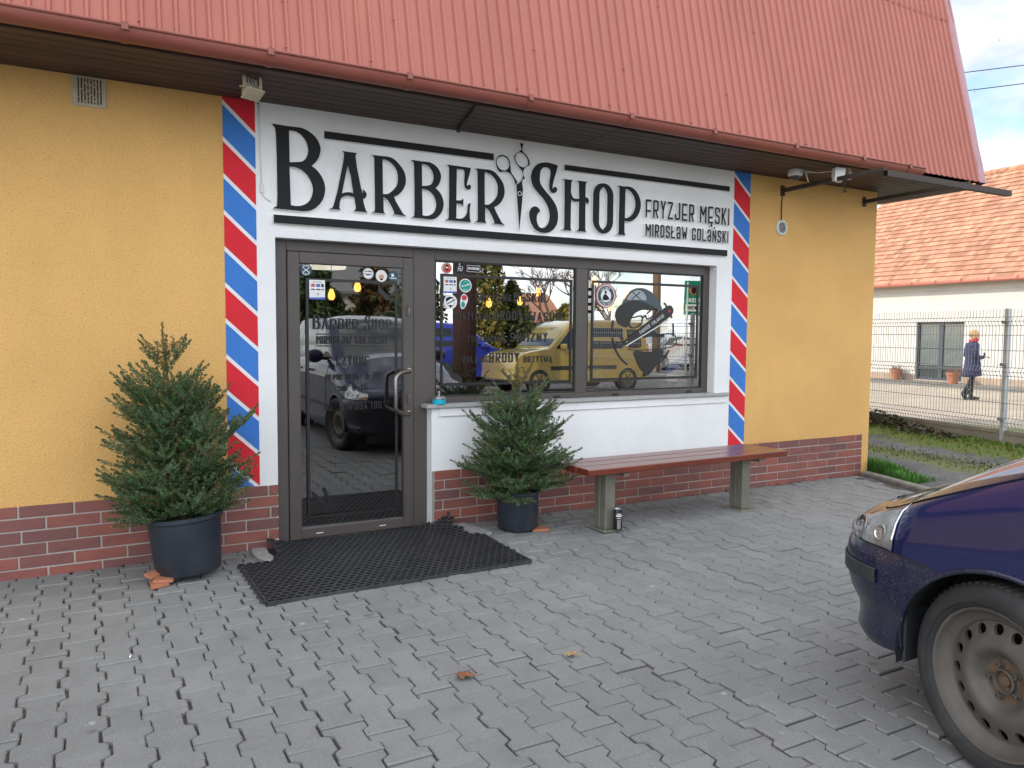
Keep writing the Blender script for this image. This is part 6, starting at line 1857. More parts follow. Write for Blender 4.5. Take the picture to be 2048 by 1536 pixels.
# wheel: tyre, pressed steel rim with sixteen holes, nuts
def wheel(x, y, sgn, steer=0):
    """outer face towards sgn * -x"""
    wm = Matrix.Translation((x, y, .325)) @ Matrix.Rotation(R(steer), 4, 'Z') @ Matrix.Rotation(R(90) * -sgn, 4, 'Y')       # local +z points outwards
    mb = MB()
    RT = .325
    prof = [(.232, -.16), (.26, -.175), (.295, -.165), (.315, -.145), (.325, -.11), (.3265, -.05), (.325, .0), (.316, .022), (.306, .030), (.285, .037), (.268, .036), (.254, .030), (.246, .020), (.240, .010)]
    prof = [(r_, z + .01) for r_, z in prof]
    mb.lathe(prof, 72, wm)
    # tread blocks on the shoulder
    for k in range(68):
        a_ = 2 * math.pi * k / 68
        M = wm @ Matrix.Rotation(a_, 4, 'Z')
        mb.box(.3135, .3275, -.0085, .0085, -.14, .020, 0, bev=.003, M=M)
    for r_ in (.262, .288, .300): mb.lathe([(r_ - .0015, .045 - (r_ - .262) * .12), (r_, .0475 - (r_ - .262) * .13), (r_ + .0015, .045 - (r_ - .262) * .14)], 64, wm)
    wh = P(mb, 'wheel', m_tyre, car, angle=45)
    mb = MB()
    mb.lathe([(.242, .012), (.2475, .026), (.244, .033), (.236, .030), (.231, .018), (.222, .004), (.206, -.004), (.199, -.010), (.197, -.016)], 72, wm)
    # perforated ring
    NH = 16; ro, ri, rh, rp = .1975, .146, .0185, .1735
    def zr(r_): return lerp([(.0, -.030), (.075, -.030), (.082, -.020), (.10, .006), (.122, .012), (.146, .004), (.165, -.006), (.198, -.016)], r_)
    cs = [[(ro * math.cos(2 * math.pi * k / 96), ro * math.sin(2 * math.pi * k / 96)) for k in range(96)], [(ri * math.cos(2 * math.pi * k / 64), ri * math.sin(2 * math.pi * k / 64)) for k in range(64)][::-1]]
    for h in range(NH):
        a_ = 2 * math.pi * h / NH + .1; cx, cy = rp * math.cos(a_), rp * math.sin(a_)
        hole = [(cx + rh * math.cos(2 * math.pi * k / 14), cy + rh * math.sin(2 * math.pi * k / 14)) for k in range(14)]
        cs.append(hole[::-1])
        vs = [(px, py, zr(math.hypot(px, py)) + .001) for px, py in hole] + [(px, py, zr(math.hypot(px, py)) - .012) for px, py in hole]
        mb.add([tuple(wm @ Vector(v)) for v in vs], [(k, (k + 1) % 14, 14 + (k + 1) % 14, 14 + k) for k in range(14)], 0, True)
    fl2 = [p for c_ in cs for p in c_]
    tr_ = tessellate_polygon([[Vector((p[0], p[1], 0)) for p in c_] for c_ in cs])
    o_tr = []
    for t in tr_:
        (ax, ay), (bx2, by2), (cx, cy) = (fl2[q] for q in t)
        o_tr.append(t if (bx2 - ax) * (cy - ay) - (by2 - ay) * (cx - ax) > 0 else t[::-1])
    mb.add([tuple(wm @ Vector((px, py, zr(math.hypot(px, py))))) for px, py in fl2], o_tr, 0, True)
    mb.lathe([(.1505, zr(.15)), (.140, .006), (.122, .012), (.105, .008), (.095, -.004), (.085, -.018), (.078, -.028), (.070, -.031)], 64, wm)
    mb.lathe([(.0703, -.031), (.050, -.031), (.040, -.030)], 48, wm, 1)
    mb.lathe([(.041, -.031), (.041, -.016), (.036, -.014), (.033, -.018), (.032, -.034)], 40, wm, 0)
    mb.lathe([(.033, -.034), (.018, -.034), (.017, -.026), (0, -.025)], 24, wm, 1)
    for h in range(5):
        a_ = 2 * math.pi * h / 5 + .35; M = wm @ Matrix.Translation((.056 * math.cos(a_), .056 * math.sin(a_), -.031))
        mb.lathe([(.0135, 0), (.0125, .006), (.0095, .0065), (.0092, .020), (.0055, .021), (.005, .014), (0, .014)], 6 if False else 12, M, 0)
    mb.lathe([(.0045, 0), (.004, .02), (.0035, .024), (0, .024)], 8, wm @ Matrix.Translation((.192 * math.cos(3.9), .192 * math.sin(3.9), -.012)) , 2)
    M = wm @ Matrix.Rotation(4.05, 4, 'Z'); mb.box(.228, .243, -.03, .03, .028, .036, 0, bev=.003, M=M)
    P(mb, 'rim', [m_rim, m_rust, m_hole], wh, angle=40)
    mb = MB(); mb.lathe([(.2, -.05), (.19, -.055), (0, -.055)], 32, wm); P(mb, 'brake_drum', m_hole, wh)
wheel(CX - .862, AC + .012, 1, -13); wheel(CX + .862, AC + .012, -1, -13); wheel(CX - .868, RC, 1); wheel(CX + .868, RC, -1)
# ---------------------------------------------------------------- background: house, fence, yard
hd = Vector((math.sin(R(4)), math.cos(R(4)), 0)); hn = Vector((-hd.y, hd.x, 0))      # along the wall, and out towards the shop
H0 = Vector((25.5, 11.34, 0))
def HM(s, out, z): return H0 + hd * s + hn * out + Vector((0, 0, z))
HMat = Matrix(((hd.x, hn.x, 0, H0.x), (hd.y, hn.y, 0, H0.y), (0, 0, 1, 0), (0, 0, 0, 1)))     # local x along wall, y outwards
m_cream = pmat('cream_render', (.53, .51, .47), .9, var=.05, vscale=1.5, bump=.2, bscale=60)
m_hplinth = pmat('house_plinth', (.36, .27, .20), .9, var=.15, vscale=4)
m_tile = pmat('clay_tile', (.42, .20, .12), .85, var=.15, vscale=2.0, island=.30, alt=(.42, .27, .19), altscale=.9, altamt=.55, bump=.3, bscale=40)
m_anth = pmat('anthracite_frame', (.045, .05, .065), .4)
m_blind = pmat('blind_slat', (.26, .29, .28), .5, var=.1)
m_hglass, nt, b = new_mat('house_glass'); b.inputs['Base Color'].default_value = (.03, .045, .045, 1); b.inputs['Roughness'].default_value = .04
m_cut = pmat('copper_gutter', (.34, .12, .075), .45, var=.1)
house = thing('neighbour_house', 'white house with orange clay tile roof behind the wire fence', 'house', tuple(HM(0, 0, -.09)))
S0, S1, EZh = -22.0, 4.55, 3.27
D0, D1, DZ0, DZ1 = -1.55, .21, -.02, 1.975
mb = MB()
for (a, b_, c_, d_) in ((S0, D0, -.2, 3.5), (D1, S1, -.2, 3.5), (D0, D1, DZ1, 3.5), (D0, D1, -.2, DZ0)):
    mb.box(a, b_, -.4, 0, c_, d_, M=HMat)
mb.box(S1 - .4, S1, -9, -.4, -.2, 3.5, M=HMat); mb.box(S0, S0 + .4, -9, -.4, -.2, 3.5, M=HMat)
zt_ = 3.5
mb.add([tuple(HMat @ Vector(p)) for p in [(S1, -9.6, zt_), (S1, 0, zt_), (S1, -4.38, 7.5)]], [(0, 1, 2)])
P(mb, 'wall', m_cream, house)
mb = MB(); mb.box(S0, D0, 0.001, .03, -.2, .16, M=HMat); mb.box(D1, S1 + .02, .001, .03, -.2, .16, M=HMat); mb.box(D0, D1, .001, .06, -.2, -.025, M=HMat); P(mb, 'plinth', m_hplinth, house)
mb = MB(); mb.box(S0, S1, .002, .035, 3.00, 3.03, M=HMat); mb.box(S0, S1, .002, .06, 3.031, 3.25, M=HMat); P(mb, 'eave_band', m_cream, house)
# roof of separate tiles
RP = R(42); ROV = .38
mb = MB()
tw_, tl = .185, .262
ux = math.cos(RP); uz = math.sin(RP)
nrow = int((4.38 + ROV) / ux / tl) + 1
cols = int((S1 + .45 - (-9.0)) / tw_)
def rpt(s, l, h):         # l up the slope from the eave edge, h above the roof plane
    return tuple(HMat @ Vector((s, ROV - l * ux - h * uz * -1 * 1.0, EZh + .02 + l * uz + h * ux)))
for r_ in range(nrow):
    l0 = r_ * tl - .02; l1 = l0 + tl + .05
    sh = (tw_ / 2 if r_ % 2 else 0)
    for c in range(cols):
        s0 = -9.0 + c * tw_ + sh + .006; s1 = s0 + tw_ - .012
        if s1 > S1 + .5: continue
        j = rng.uniform(-.004, .006); e = rng.uniform(-.008, .008)
        h0, h1 = .048 + j, .010 + j * .3
        vs = [rpt(s0, l0 + e, h0), rpt(s1, l0 + e, h0 + rng.uniform(-.003, .003)), rpt(s1, l1, h1), rpt(s0, l1, h1), rpt(s0, l0 + e, h0 - .022), rpt(s1, l0 + e, h0 - .022)]
        mb.add(vs, [(0, 3, 2, 1), (0, 1, 5, 4)])
rf = P(mb, 'roof', m_tile, house)
mb = MB()
a_ = [tuple(HMat @ Vector(p)) for p in [(S0, ROV, EZh), (S1 + .4, ROV, EZh), (S1 + .4, -4.38, EZh + (4.38 + ROV) * math.tan(RP)), (S0, -4.38, EZh + (4.38 + ROV) * math.tan(RP)), (S1 + .4, -10.0, EZh), (S0, -10.0, EZh)]]
mb.add(a_, [(0, 1, 2, 3), (3, 2, 4, 5)]); P(mb, 'roof_underlay', m_tile, house)
mb = MB()
zr_ = EZh + (4.38 + ROV) * math.tan(RP)
for k in range(40):
    s0 = -9 + k * .36
    if s0 > S1 + .2: break
    mb.tube([tuple(HMat @ Vector((s0, -4.38, zr_ + .03))), tuple(HMat @ Vector((s0 + .35, -4.38, zr_ + .05)))], [.10, .115], 10)
P(mb, 'ridge_tiles', m_tile, house)
mb = MB(); mb.add([tuple(HMat @ Vector(p)) for p in [(S1 + .38, ROV, EZh - .02), (S1 + .38, -4.38, zr_ - .02), (S1 + .38, -4.38, zr_ - .22), (S1 + .38, ROV, EZh - .20), (S1 + .46, ROV, EZh - .02), (S1 + .46, -4.38, zr_ - .02), (S1 + .46, -4.38, zr_ - .22), (S1 + .46, ROV, EZh - .20)]],
       [(0, 1, 2, 3), (4, 7, 6, 5), (0, 4, 5, 1), (3, 2, 6, 7), (0, 3, 7, 4)]); P(mb, 'bargeboard', pmat('grey_bargeboard', (.20, .19, .18), .8), house)
mb = MB(); mb.tube([tuple(HMat @ Vector((s, ROV + .06, EZh - .01))) for s in (S0, -5, S1 + .4)], .065, 10)
for s in np.arange(-8, 4.5, .9): mb.box(s - .015, s + .015, ROV + .0, ROV + .135, EZh - .03, EZh + .062, M=HMat)
P(mb, 'gutter', m_cut, house)
# french window with blinds
mb = MB()
fw_ = .075
for (a, b_) in ((D0, D0 + fw_), (D1 - fw_, D1), ((D0 + D1) / 2 - .08, (D0 + D1) / 2 + .08)): mb.box(a, b_, -.16, -.09, DZ0, DZ1, M=HMat)
for (c_, d_) in ((DZ0, DZ0 + .09), (DZ1 - fw_, DZ1), (.34, .44)):
    mb.box(D0 + fw_, (D0 + D1) / 2 - .08, -.158, -.095, c_, d_, M=HMat); mb.box((D0 + D1) / 2 + .08, D1 - fw_, -.158, -.095, c_, d_, M=HMat)
fwn = P(mb, 'french_window', m_anth, house)
mb = MB(); mb.box(D0 + fw_, D1 - fw_, -.14, -.13, DZ0 + .05, DZ1 - .05, M=HMat); P(mb, 'pane', m_hglass, fwn)
for (a, b_) in ((D0 + fw_ + .01, (D0 + D1) / 2 - .09), ((D0 + D1) / 2 + .09, D1 - fw_ - .01)):
    mb = MB()
    for k in range(38): mb.box(a, b_, -.128, -.124, .50 + k * .037, .514 + k * .037, M=HMat)
    P(mb, 'blind', m_blind, fwn)
# planters beside the french window
def planter(label, s, out):
    o = HM(s, out, -.075)
    rt_ = thing('terracotta_planter', label, 'planter', tuple(o), 'terracotta planters at the white house')
    mb = MB(); M = Matrix.Rotation(R(4), 4, 'Z')
    prof = [(.135, 0), (.19, .30), (.215, .30), (.22, .40), (.20, .40), (.185, .34)]
    mb.lathe([(0, 0)] + prof + [(0, .34)], 4 if False else 20, M); mb.build('pot', m_terra, rt_, 35)
    mb = MB()
    for k in range(26):
        an = rng.random() * 6.28; l_ = rng.uniform(.10, .24)
        mb.tube([(.08 * math.cos(an) * rng.random(), .08 * math.sin(an), .33), (.12 * math.cos(an), .12 * math.sin(an), .33 + l_ * .6), (.16 * math.cos(an + .4), .16 * math.sin(an + .4), .33 + l_)], [.010, .008, .003], 4)
    mb.build('dry_plant', pmat('dry_plant', (.20, .12, .06), .9, island=.4), rt_)
planter('terracotta planter with dry plant left of the french window', .72, .30)
planter('terracotta planter with dry plant by the right side of the french window', -1.62, .55)
# darker ground strip in front of the house
m_strip = pmat('dark_ground_strip', (.17, .155, .135), .9, var=.3, vscale=2, alt=(.10, .11, .06), altscale=1.2, altamt=.5)
mb = MB(); mb.add([tuple(HMat @ Vector(p)) for p in [(-20, .03, -.062), (6, .03, -.062), (6, 2.6, -.062), (-20, 2.2, -.062)]], [(0, 1, 2, 3)]); S(mb, 'house_front_strip', m_strip)

# welded mesh fence on a concrete base
fd = Vector((math.sin(R(12.7)), math.cos(R(12.7)), 0)); fn = Vector((-fd.y, fd.x, 0))
F0 = Vector((10.84, 2.58, 0))
FM = Matrix(((fd.x, fn.x, 0, F0.x), (fd.y, fn.y, 0, F0.y), (0, 0, 1, 0), (0, 0, 0, 1)))
m_zinc = pmat('galvanised_steel', (.52, .54, .55), .45, metal=.2, var=.1, vscale=10)
m_wire = pmat('galvanised_wire', (.27, .275, .275), .5, metal=.2)
m_base = pmat('fence_base_concrete', (.30, .275, .22), .95, var=.15, vscale=5, alt=(.17, .16, .12), altscale=3, altamt=.5, bump=.4, bscale=60)
fence = thing('wire_fence', 'galvanised wire mesh fence with V folds and posts on a concrete base', 'fence', tuple(F0))
zb, zt = .287, 1.755 + .07
folds = [.385, 1.03, 1.67]
def fold_off(z):
    for f_ in folds:
        d_ = abs(z - f_)
        if d_ < .055: return .035 * (1 - d_ / .055)
    return 0
posts = [-9.9, -7.4, -4.9, -2.4, .1, 2.6, 5.1, 7.6]
for pa, pb in zip(posts[:-1], posts[1:]):
    mb = MB()
    hz = [zb, .33, .44, .63, .80, .975, 1.085, 1.30, 1.495, 1.615, 1.725]
    n_ = int((pb - pa - .06) / .05)
    zs_ = [zb - .0, .33, .385, .44, .975, 1.03, 1.085, 1.615, 1.67, 1.725, zt]
    for k in range(n_ + 1):
        s = pa + .03 + k * .05 + .008 * rng.uniform(-.4, .4)
        mb.tube([tuple(FM @ Vector((s, .045 + fold_off(z), z))) for z in zs_], .0036, 4, 0, False, False)
    for z in hz[1:]:
        mb.tube([tuple(FM @ Vector((pa + .01, .045 + fold_off(z), z))), tuple(FM @ Vector((pb - .01, .045 + fold_off(z), z)))], .0040, 4, 0, False, False)
    for z in folds:
        mb.tube([tuple(FM @ Vector((pa + .01, .045 + fold_off(z), z))), tuple(FM @ Vector((pb - .01, .045 + fold_off(z), z)))], .0040, 4, 0, False, False)
    P(mb, 'mesh_panel', m_wire, fence)
    mb = MB(); mb.box(pa + .05, pb - .05, -.02, .03, -.1, .285, bev=.006, M=FM)
    mb.box(pa + .05, pb - .05, .0305, .042, .235, .285, bev=.003, M=FM); P(mb, 'base_slab', m_base, fence)
for ps in posts:
    mb = MB(); mb.box(ps - .03, ps + .03, -.03, .03, -.05, 1.835, bev=.005, M=FM)
    po = P(mb, 'post', m_zinc, fence)
    mb = MB()
    for z in (.42, 1.12, 1.66): mb.box(ps - .045, ps + .045, .031, .058, z - .02, z + .02, bev=.003, M=FM)
    P(mb, 'clamp', m_wire, po)
    mb = MB(); mb.box(ps - .075, ps + .075, -.045, .0298, -.1, .20, bev=.008, M=FM)
    P(mb, 'base_socket', m_base, fence)

# dead ivy in front of the fence base
m_iv1 = pmat('ivy_dull_green', (.045, .055, .028), .7, var=.3, island=.5); m_iv2 = pmat('ivy_brown', (.11, .07, .045), .8, var=.3, island=.5)
mb = MB()
for k in range(5200):
    s = -1.9 + 9.5 * rng.random() ** 1.0
    hgt = .26 * sm((s + 1.9) / 2.4) + .05
    z = .10 + hgt * rng.random(); out = .06 + abs(rng.gauss(0, .16)) * (1.15 - z / .35)
    p = FM @ Vector((s, out, z)); q = rng.uniform(.016, .04); an = rng.random() * 6.28; t1 = rng.uniform(-1, 1)
    u = Vector((math.cos(an), math.sin(an), t1 * .5)) * q; v = Vector((-math.sin(an) * .6, math.cos(an) * .6, rng.uniform(-.8, .8))) * q
    mb.add([tuple(p - u), tuple(p + v * .7), tuple(p + u), tuple(p - v * .7)], [(0, 1, 2, 3)], 0 if rng.random() < .55 else 1)
tag(mb.build('ivy', [m_iv1, m_iv2]), 'straggly half dead ivy along the foot of the wire fence', 'ivy', kind='stuff')

# two overhead wires
for (z0, z1, lb) in ((12.0, 12.0, 'upper thin overhead power line crossing the sky'), (11.3, 11.3, 'lower thin overhead power line crossing the sky')):
    mb = MB(); n_ = 24; a = Vector((18, 19.7, z0 - 2.0)); b_ = Vector((56, -.8, z1 + 4.2))
    mb.tube([tuple(a.lerp(b_, k / n_) - Vector((0, 0, .35 * math.sin(math.pi * k / n_)))) for k in range(n_ + 1)], .018, 5)
    tag(mb.build('power_line', m_cable), lb, 'power line', 'overhead power lines')

# ---------------------------------------------------------------- woman walking behind the fence
def skin_body(name, verts, edges, radii, mats, root, sub=2, root_i=0, smooth_=True):
    me = bpy.data.meshes.new(name); me.from_pydata([tuple(v) for v in verts], edges, [])
    o = bpy.data.objects.new(name, me); COL.objects.link(o)
    md = o.modifiers.new('Skin', 'SKIN'); md.use_smooth_shade = True
    for sv, r_ in zip(me.skin_vertices[0].data, radii): sv.radius = r_ if isinstance(r_, tuple) else (r_, r_); sv.use_root = False
    me.skin_vertices[0].data[root_i].use_root = True
    sb = o.modifiers.new('Sub', 'SUBSURF'); sb.levels = sub; sb.render_levels = sub
    for m in mats: me.materials.append(m)
    o.parent = root
    return o
woman = thing('person', 'woman in dark blue coat and red scarf walking behind the fence, phone in hand', 'person', (19.02, 5.77, -.07))
woman.rotation_euler = (0, 0, R(-29 - 3))       # local x = the way she walks (right in the photo)
m_coat = pmat('navy_coat', (.022, .026, .075), .85, var=.25, vscale=14)
m_trs = pmat('black_trousers', (.012, .012, .014), .8, var=.2)
m_skin = pmat('skin', (.60, .36, .27), .55, var=.06)
m_hair = pmat('blonde_hair', (.50, .31, .13), .6, var=.3, vscale=60, stretch=(1, 1, .3))
m_scarf = pmat('red_scarf', (.45, .025, .06), .85, var=.2, vscale=30)
m_boot = pmat('black_boots', (.012, .011, .011), .45)
k_ = 1.66 / 1.66
# body: pelvis, spine, neck, head; legs mid stride; forearms lifted in front
bv = [(0, 0, .90), (.0, 0, 1.06), (-.01, 0, 1.24), (.0, 0, 1.36), (.035, 0, 1.44), (.05, 0, 1.50), (.055, 0, 1.58), (.05, 0, 1.655),
      (.02, .08, .86), (.07, .085, .50), (.055, .085, .11), (.065, .085, .055), (.19, .09, .035),
      (-.01, -.08, .86), (-.01, -.085, .50), (-.20, -.085, .20), (-.235, -.085, .175), (-.19, -.09, .045),
      (.0, .16, 1.34), (-.03, .20, 1.08), (.20, .16, 1.02), (-.01, -.16, 1.34), (-.02, -.20, 1.08), (.21, -.14, 1.03)]
be = [(0, 1), (1, 2), (2, 3), (3, 4), (4, 5), (5, 6), (6, 7), (0, 8), (8, 9), (9, 10), (10, 11), (11, 12), (0, 13), (13, 14), (14, 15), (15, 16), (16, 17), (3, 18), (18, 19), (19, 20), (3, 21), (21, 22), (22, 23)]
br = [(.14, .15), (.12, .14), (.13, .16), (.10, .13), .055, .062, (.085, .072), (.075, .065), .085, .062, .042, .045, .035, .085, .062, .045, .043, .035, .055, .045, .034, .055, .045, .034]
bodyo = skin_body('body', bv, be, br, [m_trs], woman)
# head with face, separate so skin shows
def ball(mb, c, r, mat=0, n=14, sc=(1, 1, 1)):
    vs = []; fs_ = []
    for i in range(n + 1):
        th = math.pi * i / n
        for j in range(2 * n):
            ph = math.pi * j / n
            vs.append((c[0] + r * sc[0] * math.sin(th) * math.cos(ph), c[1] + r * sc[1] * math.sin(th) * math.sin(ph), c[2] + r * sc[2] * math.cos(th)))
    m2 = 2 * n
    for i in range(n):
        for j in range(m2): fs_.append((i * m2 + j, (i + 1) * m2 + j, (i + 1) * m2 + (j + 1) % m2, i * m2 + (j + 1) % m2))
    mb.add(vs, fs_, mat, True)
mb = MB()
ball(mb, (.062, 0, 1.575), .098, 0, 14, (.92, .78, 1.12)); ball(mb, (.125, 0, 1.525), .038, 0, 10, (.9, .9, .9))
mb.add([(.150, -.012, 1.585), (.150, .012, 1.585), (.176, 0, 1.552), (.150, -.014, 1.545), (.150, .014, 1.545)], [(0, 2, 1), (0, 3, 2), (1, 2, 4), (2, 3, 4)], 0)
for sy in (-1, 1):
    ball(mb, (.138, sy * .030, 1.588), .009, 1, 6); ball(mb, (.055, sy * .078, 1.565), .018, 0, 8, (.6, .3, 1)); 
mb.tube([(.150, -.022, 1.518), (.156, 0, 1.516), (.150, .022, 1.518)], .005, 5, 2)
mb.build('head', [m_skin, m_trs, m_scarf], woman)
mb = MB()
ball(mb, (.040, 0, 1.605), .108, 0, 14, (.95, .86, .95)); ball(mb, (-.055, 0, 1.600), .055, 0, 10); ball(mb, (.01, 0, 1.535), .075, 0, 10, (.8, 1.0, 1.0))
for k in range(60):
    an = rng.random() * 6.28; el = rng.uniform(.2, 1.5); c_ = Vector((.03 + .10 * math.cos(an) * math.cos(el), .09 * math.sin(an) * math.cos(el), 1.605 + .10 * math.sin(el)))
    if c_.x > .10: continue
    mb.tube([tuple(c_), tuple(c_ + Vector((rng.uniform(-.04, .03), rng.uniform(-.03, .03), rng.uniform(-.02, .03))))], [.008, .002], 4)
mb.build('hair', m_hair, woman)
# coat: flared loft to the knee
mb = MB()
secs = [(1.43, .02, .062, .085), (1.39, .0, .10, .165), (1.30, -.01, .135, .20), (1.15, .0, .140, .195), (1.0, .01, .150, .195), (.85, .01, .170, .205), (.70, .01, .195, .215), (.585, .005, .215, .225), (.575, .005, .19, .20)]
n_ = 24; vs = []
for (z, cx, rx, ry_) in secs:
    for k in range(n_):
        a_ = 2 * math.pi * k / n_; f_ = 1 + .05 * math.sin(3 * a_ + z * 4) * (1.4 - z)
        vs.append((cx + rx * f_ * math.cos(a_), ry_ * f_ * math.sin(a_), z + (.02 * math.cos(a_) if z < .6 else 0)))
mb.add(vs, [(i * n_ + k, i * n_ + (k + 1) % n_, (i + 1) * n_ + (k + 1) % n_, (i + 1) * n_ + k) for i in range(len(secs) - 1) for k in range(n_)], 0, True)
mb.build('coat', m_coat, woman)
for sy in (-1, 1):
    mb = MB(); mb.tube([(0, sy * .17, 1.37), (-.015, sy * .205, 1.25), (-.035, sy * .215, 1.08), (.04, sy * .20, 1.04), (.16, sy * .16, 1.045)], [.07, .068, .060, .058, .048], 12); mb.build('sleeve', m_coat, woman)
mb = MB(); mb.tube([(.02 + .075 * math.cos(a_), .085 * math.sin(a_), 1.452 + .012 * math.cos(a_)) for a_ in [2 * math.pi * k / 16 for k in range(17)]], .034, 10); mb.tube([(.085, .02, 1.43), (.125, .03, 1.33), (.135, .02, 1.20)], [.035, .04, .03], 8); mb.build('scarf', m_scarf, woman)
def hand(mb, M, mirror=1):
    """palm with four curled fingers of different length and a thumb on the side"""
    mb.box(-.006, .075, -.038, .038, -.012, .012, 0, bev=.010, M=M)
    for k, (L_, yy) in enumerate(((.062, .028), (.072, .010), (.066, -.009), (.050, -.027))):
        mb.tube([tuple(M @ Vector(p)) for p in ((.070, yy, 0), (.070 + L_ * .5, yy, -.006), (.070 + L_ * .85, yy, -.030), (.070 + L_ * .80, yy, -.048))], [.0095, .0088, .0078, .006], 7)
    mb.tube([tuple(M @ Vector(p)) for p in ((.015, .036 * mirror, 0), (.040, .060 * mirror, -.010), (.070, .062 * mirror, -.026))], [.012, .010, .0075], 7)
mb = MB(); hand(mb, Matrix.Translation((.205, .155, 1.05)) @ Matrix.Rotation(R(-8), 4, 'Y'), -1); mb.build('hand', m_skin, woman)
mb = MB(); hand(mb, Matrix.Translation((.205, -.15, 1.05)) @ Matrix.Rotation(R(-8), 4, 'Y'), 1); mb.build('hand', m_skin, woman)
for (ax_, ay_, az_, ht) in ((.05, .085, .0, 0), (-.235, -.088, .10, 55)):
    M = Matrix.Translation((ax_, ay_, az_)) @ Matrix.Rotation(R(ht), 4, 'Y')
    mb = MB(); mb.tube([tuple(M @ Vector(p)) for p in ((-.035, 0, .045), (.03, 0, .048), (.11, 0, .036), (.185, 0, .030), (.205, 0, .028))], [.044, .050, .042, .036, .016], 10); mb.tube([tuple(M @ Vector(p)) for p in ((.0, 0, .04), (.0, 0, .12), (.0, 0, .20))], [.046, .044, .050], 10); mb.build('boot', m_boot, woman)
phone = MB(); phone.box(.285, .300, -.04, .04, 1.03, 1.16, 0, bev=.006, M=Matrix.Rotation(0, 4, 'Z'))
ph = phone.build('phone', m_dark); ph.matrix_world = Matrix.Translation((19.02, 5.77, -.07)) @ Matrix.Rotation(R(-32), 4, 'Z')
tag(ph, 'dark phone held in front of the woman in the blue coat', 'phone')
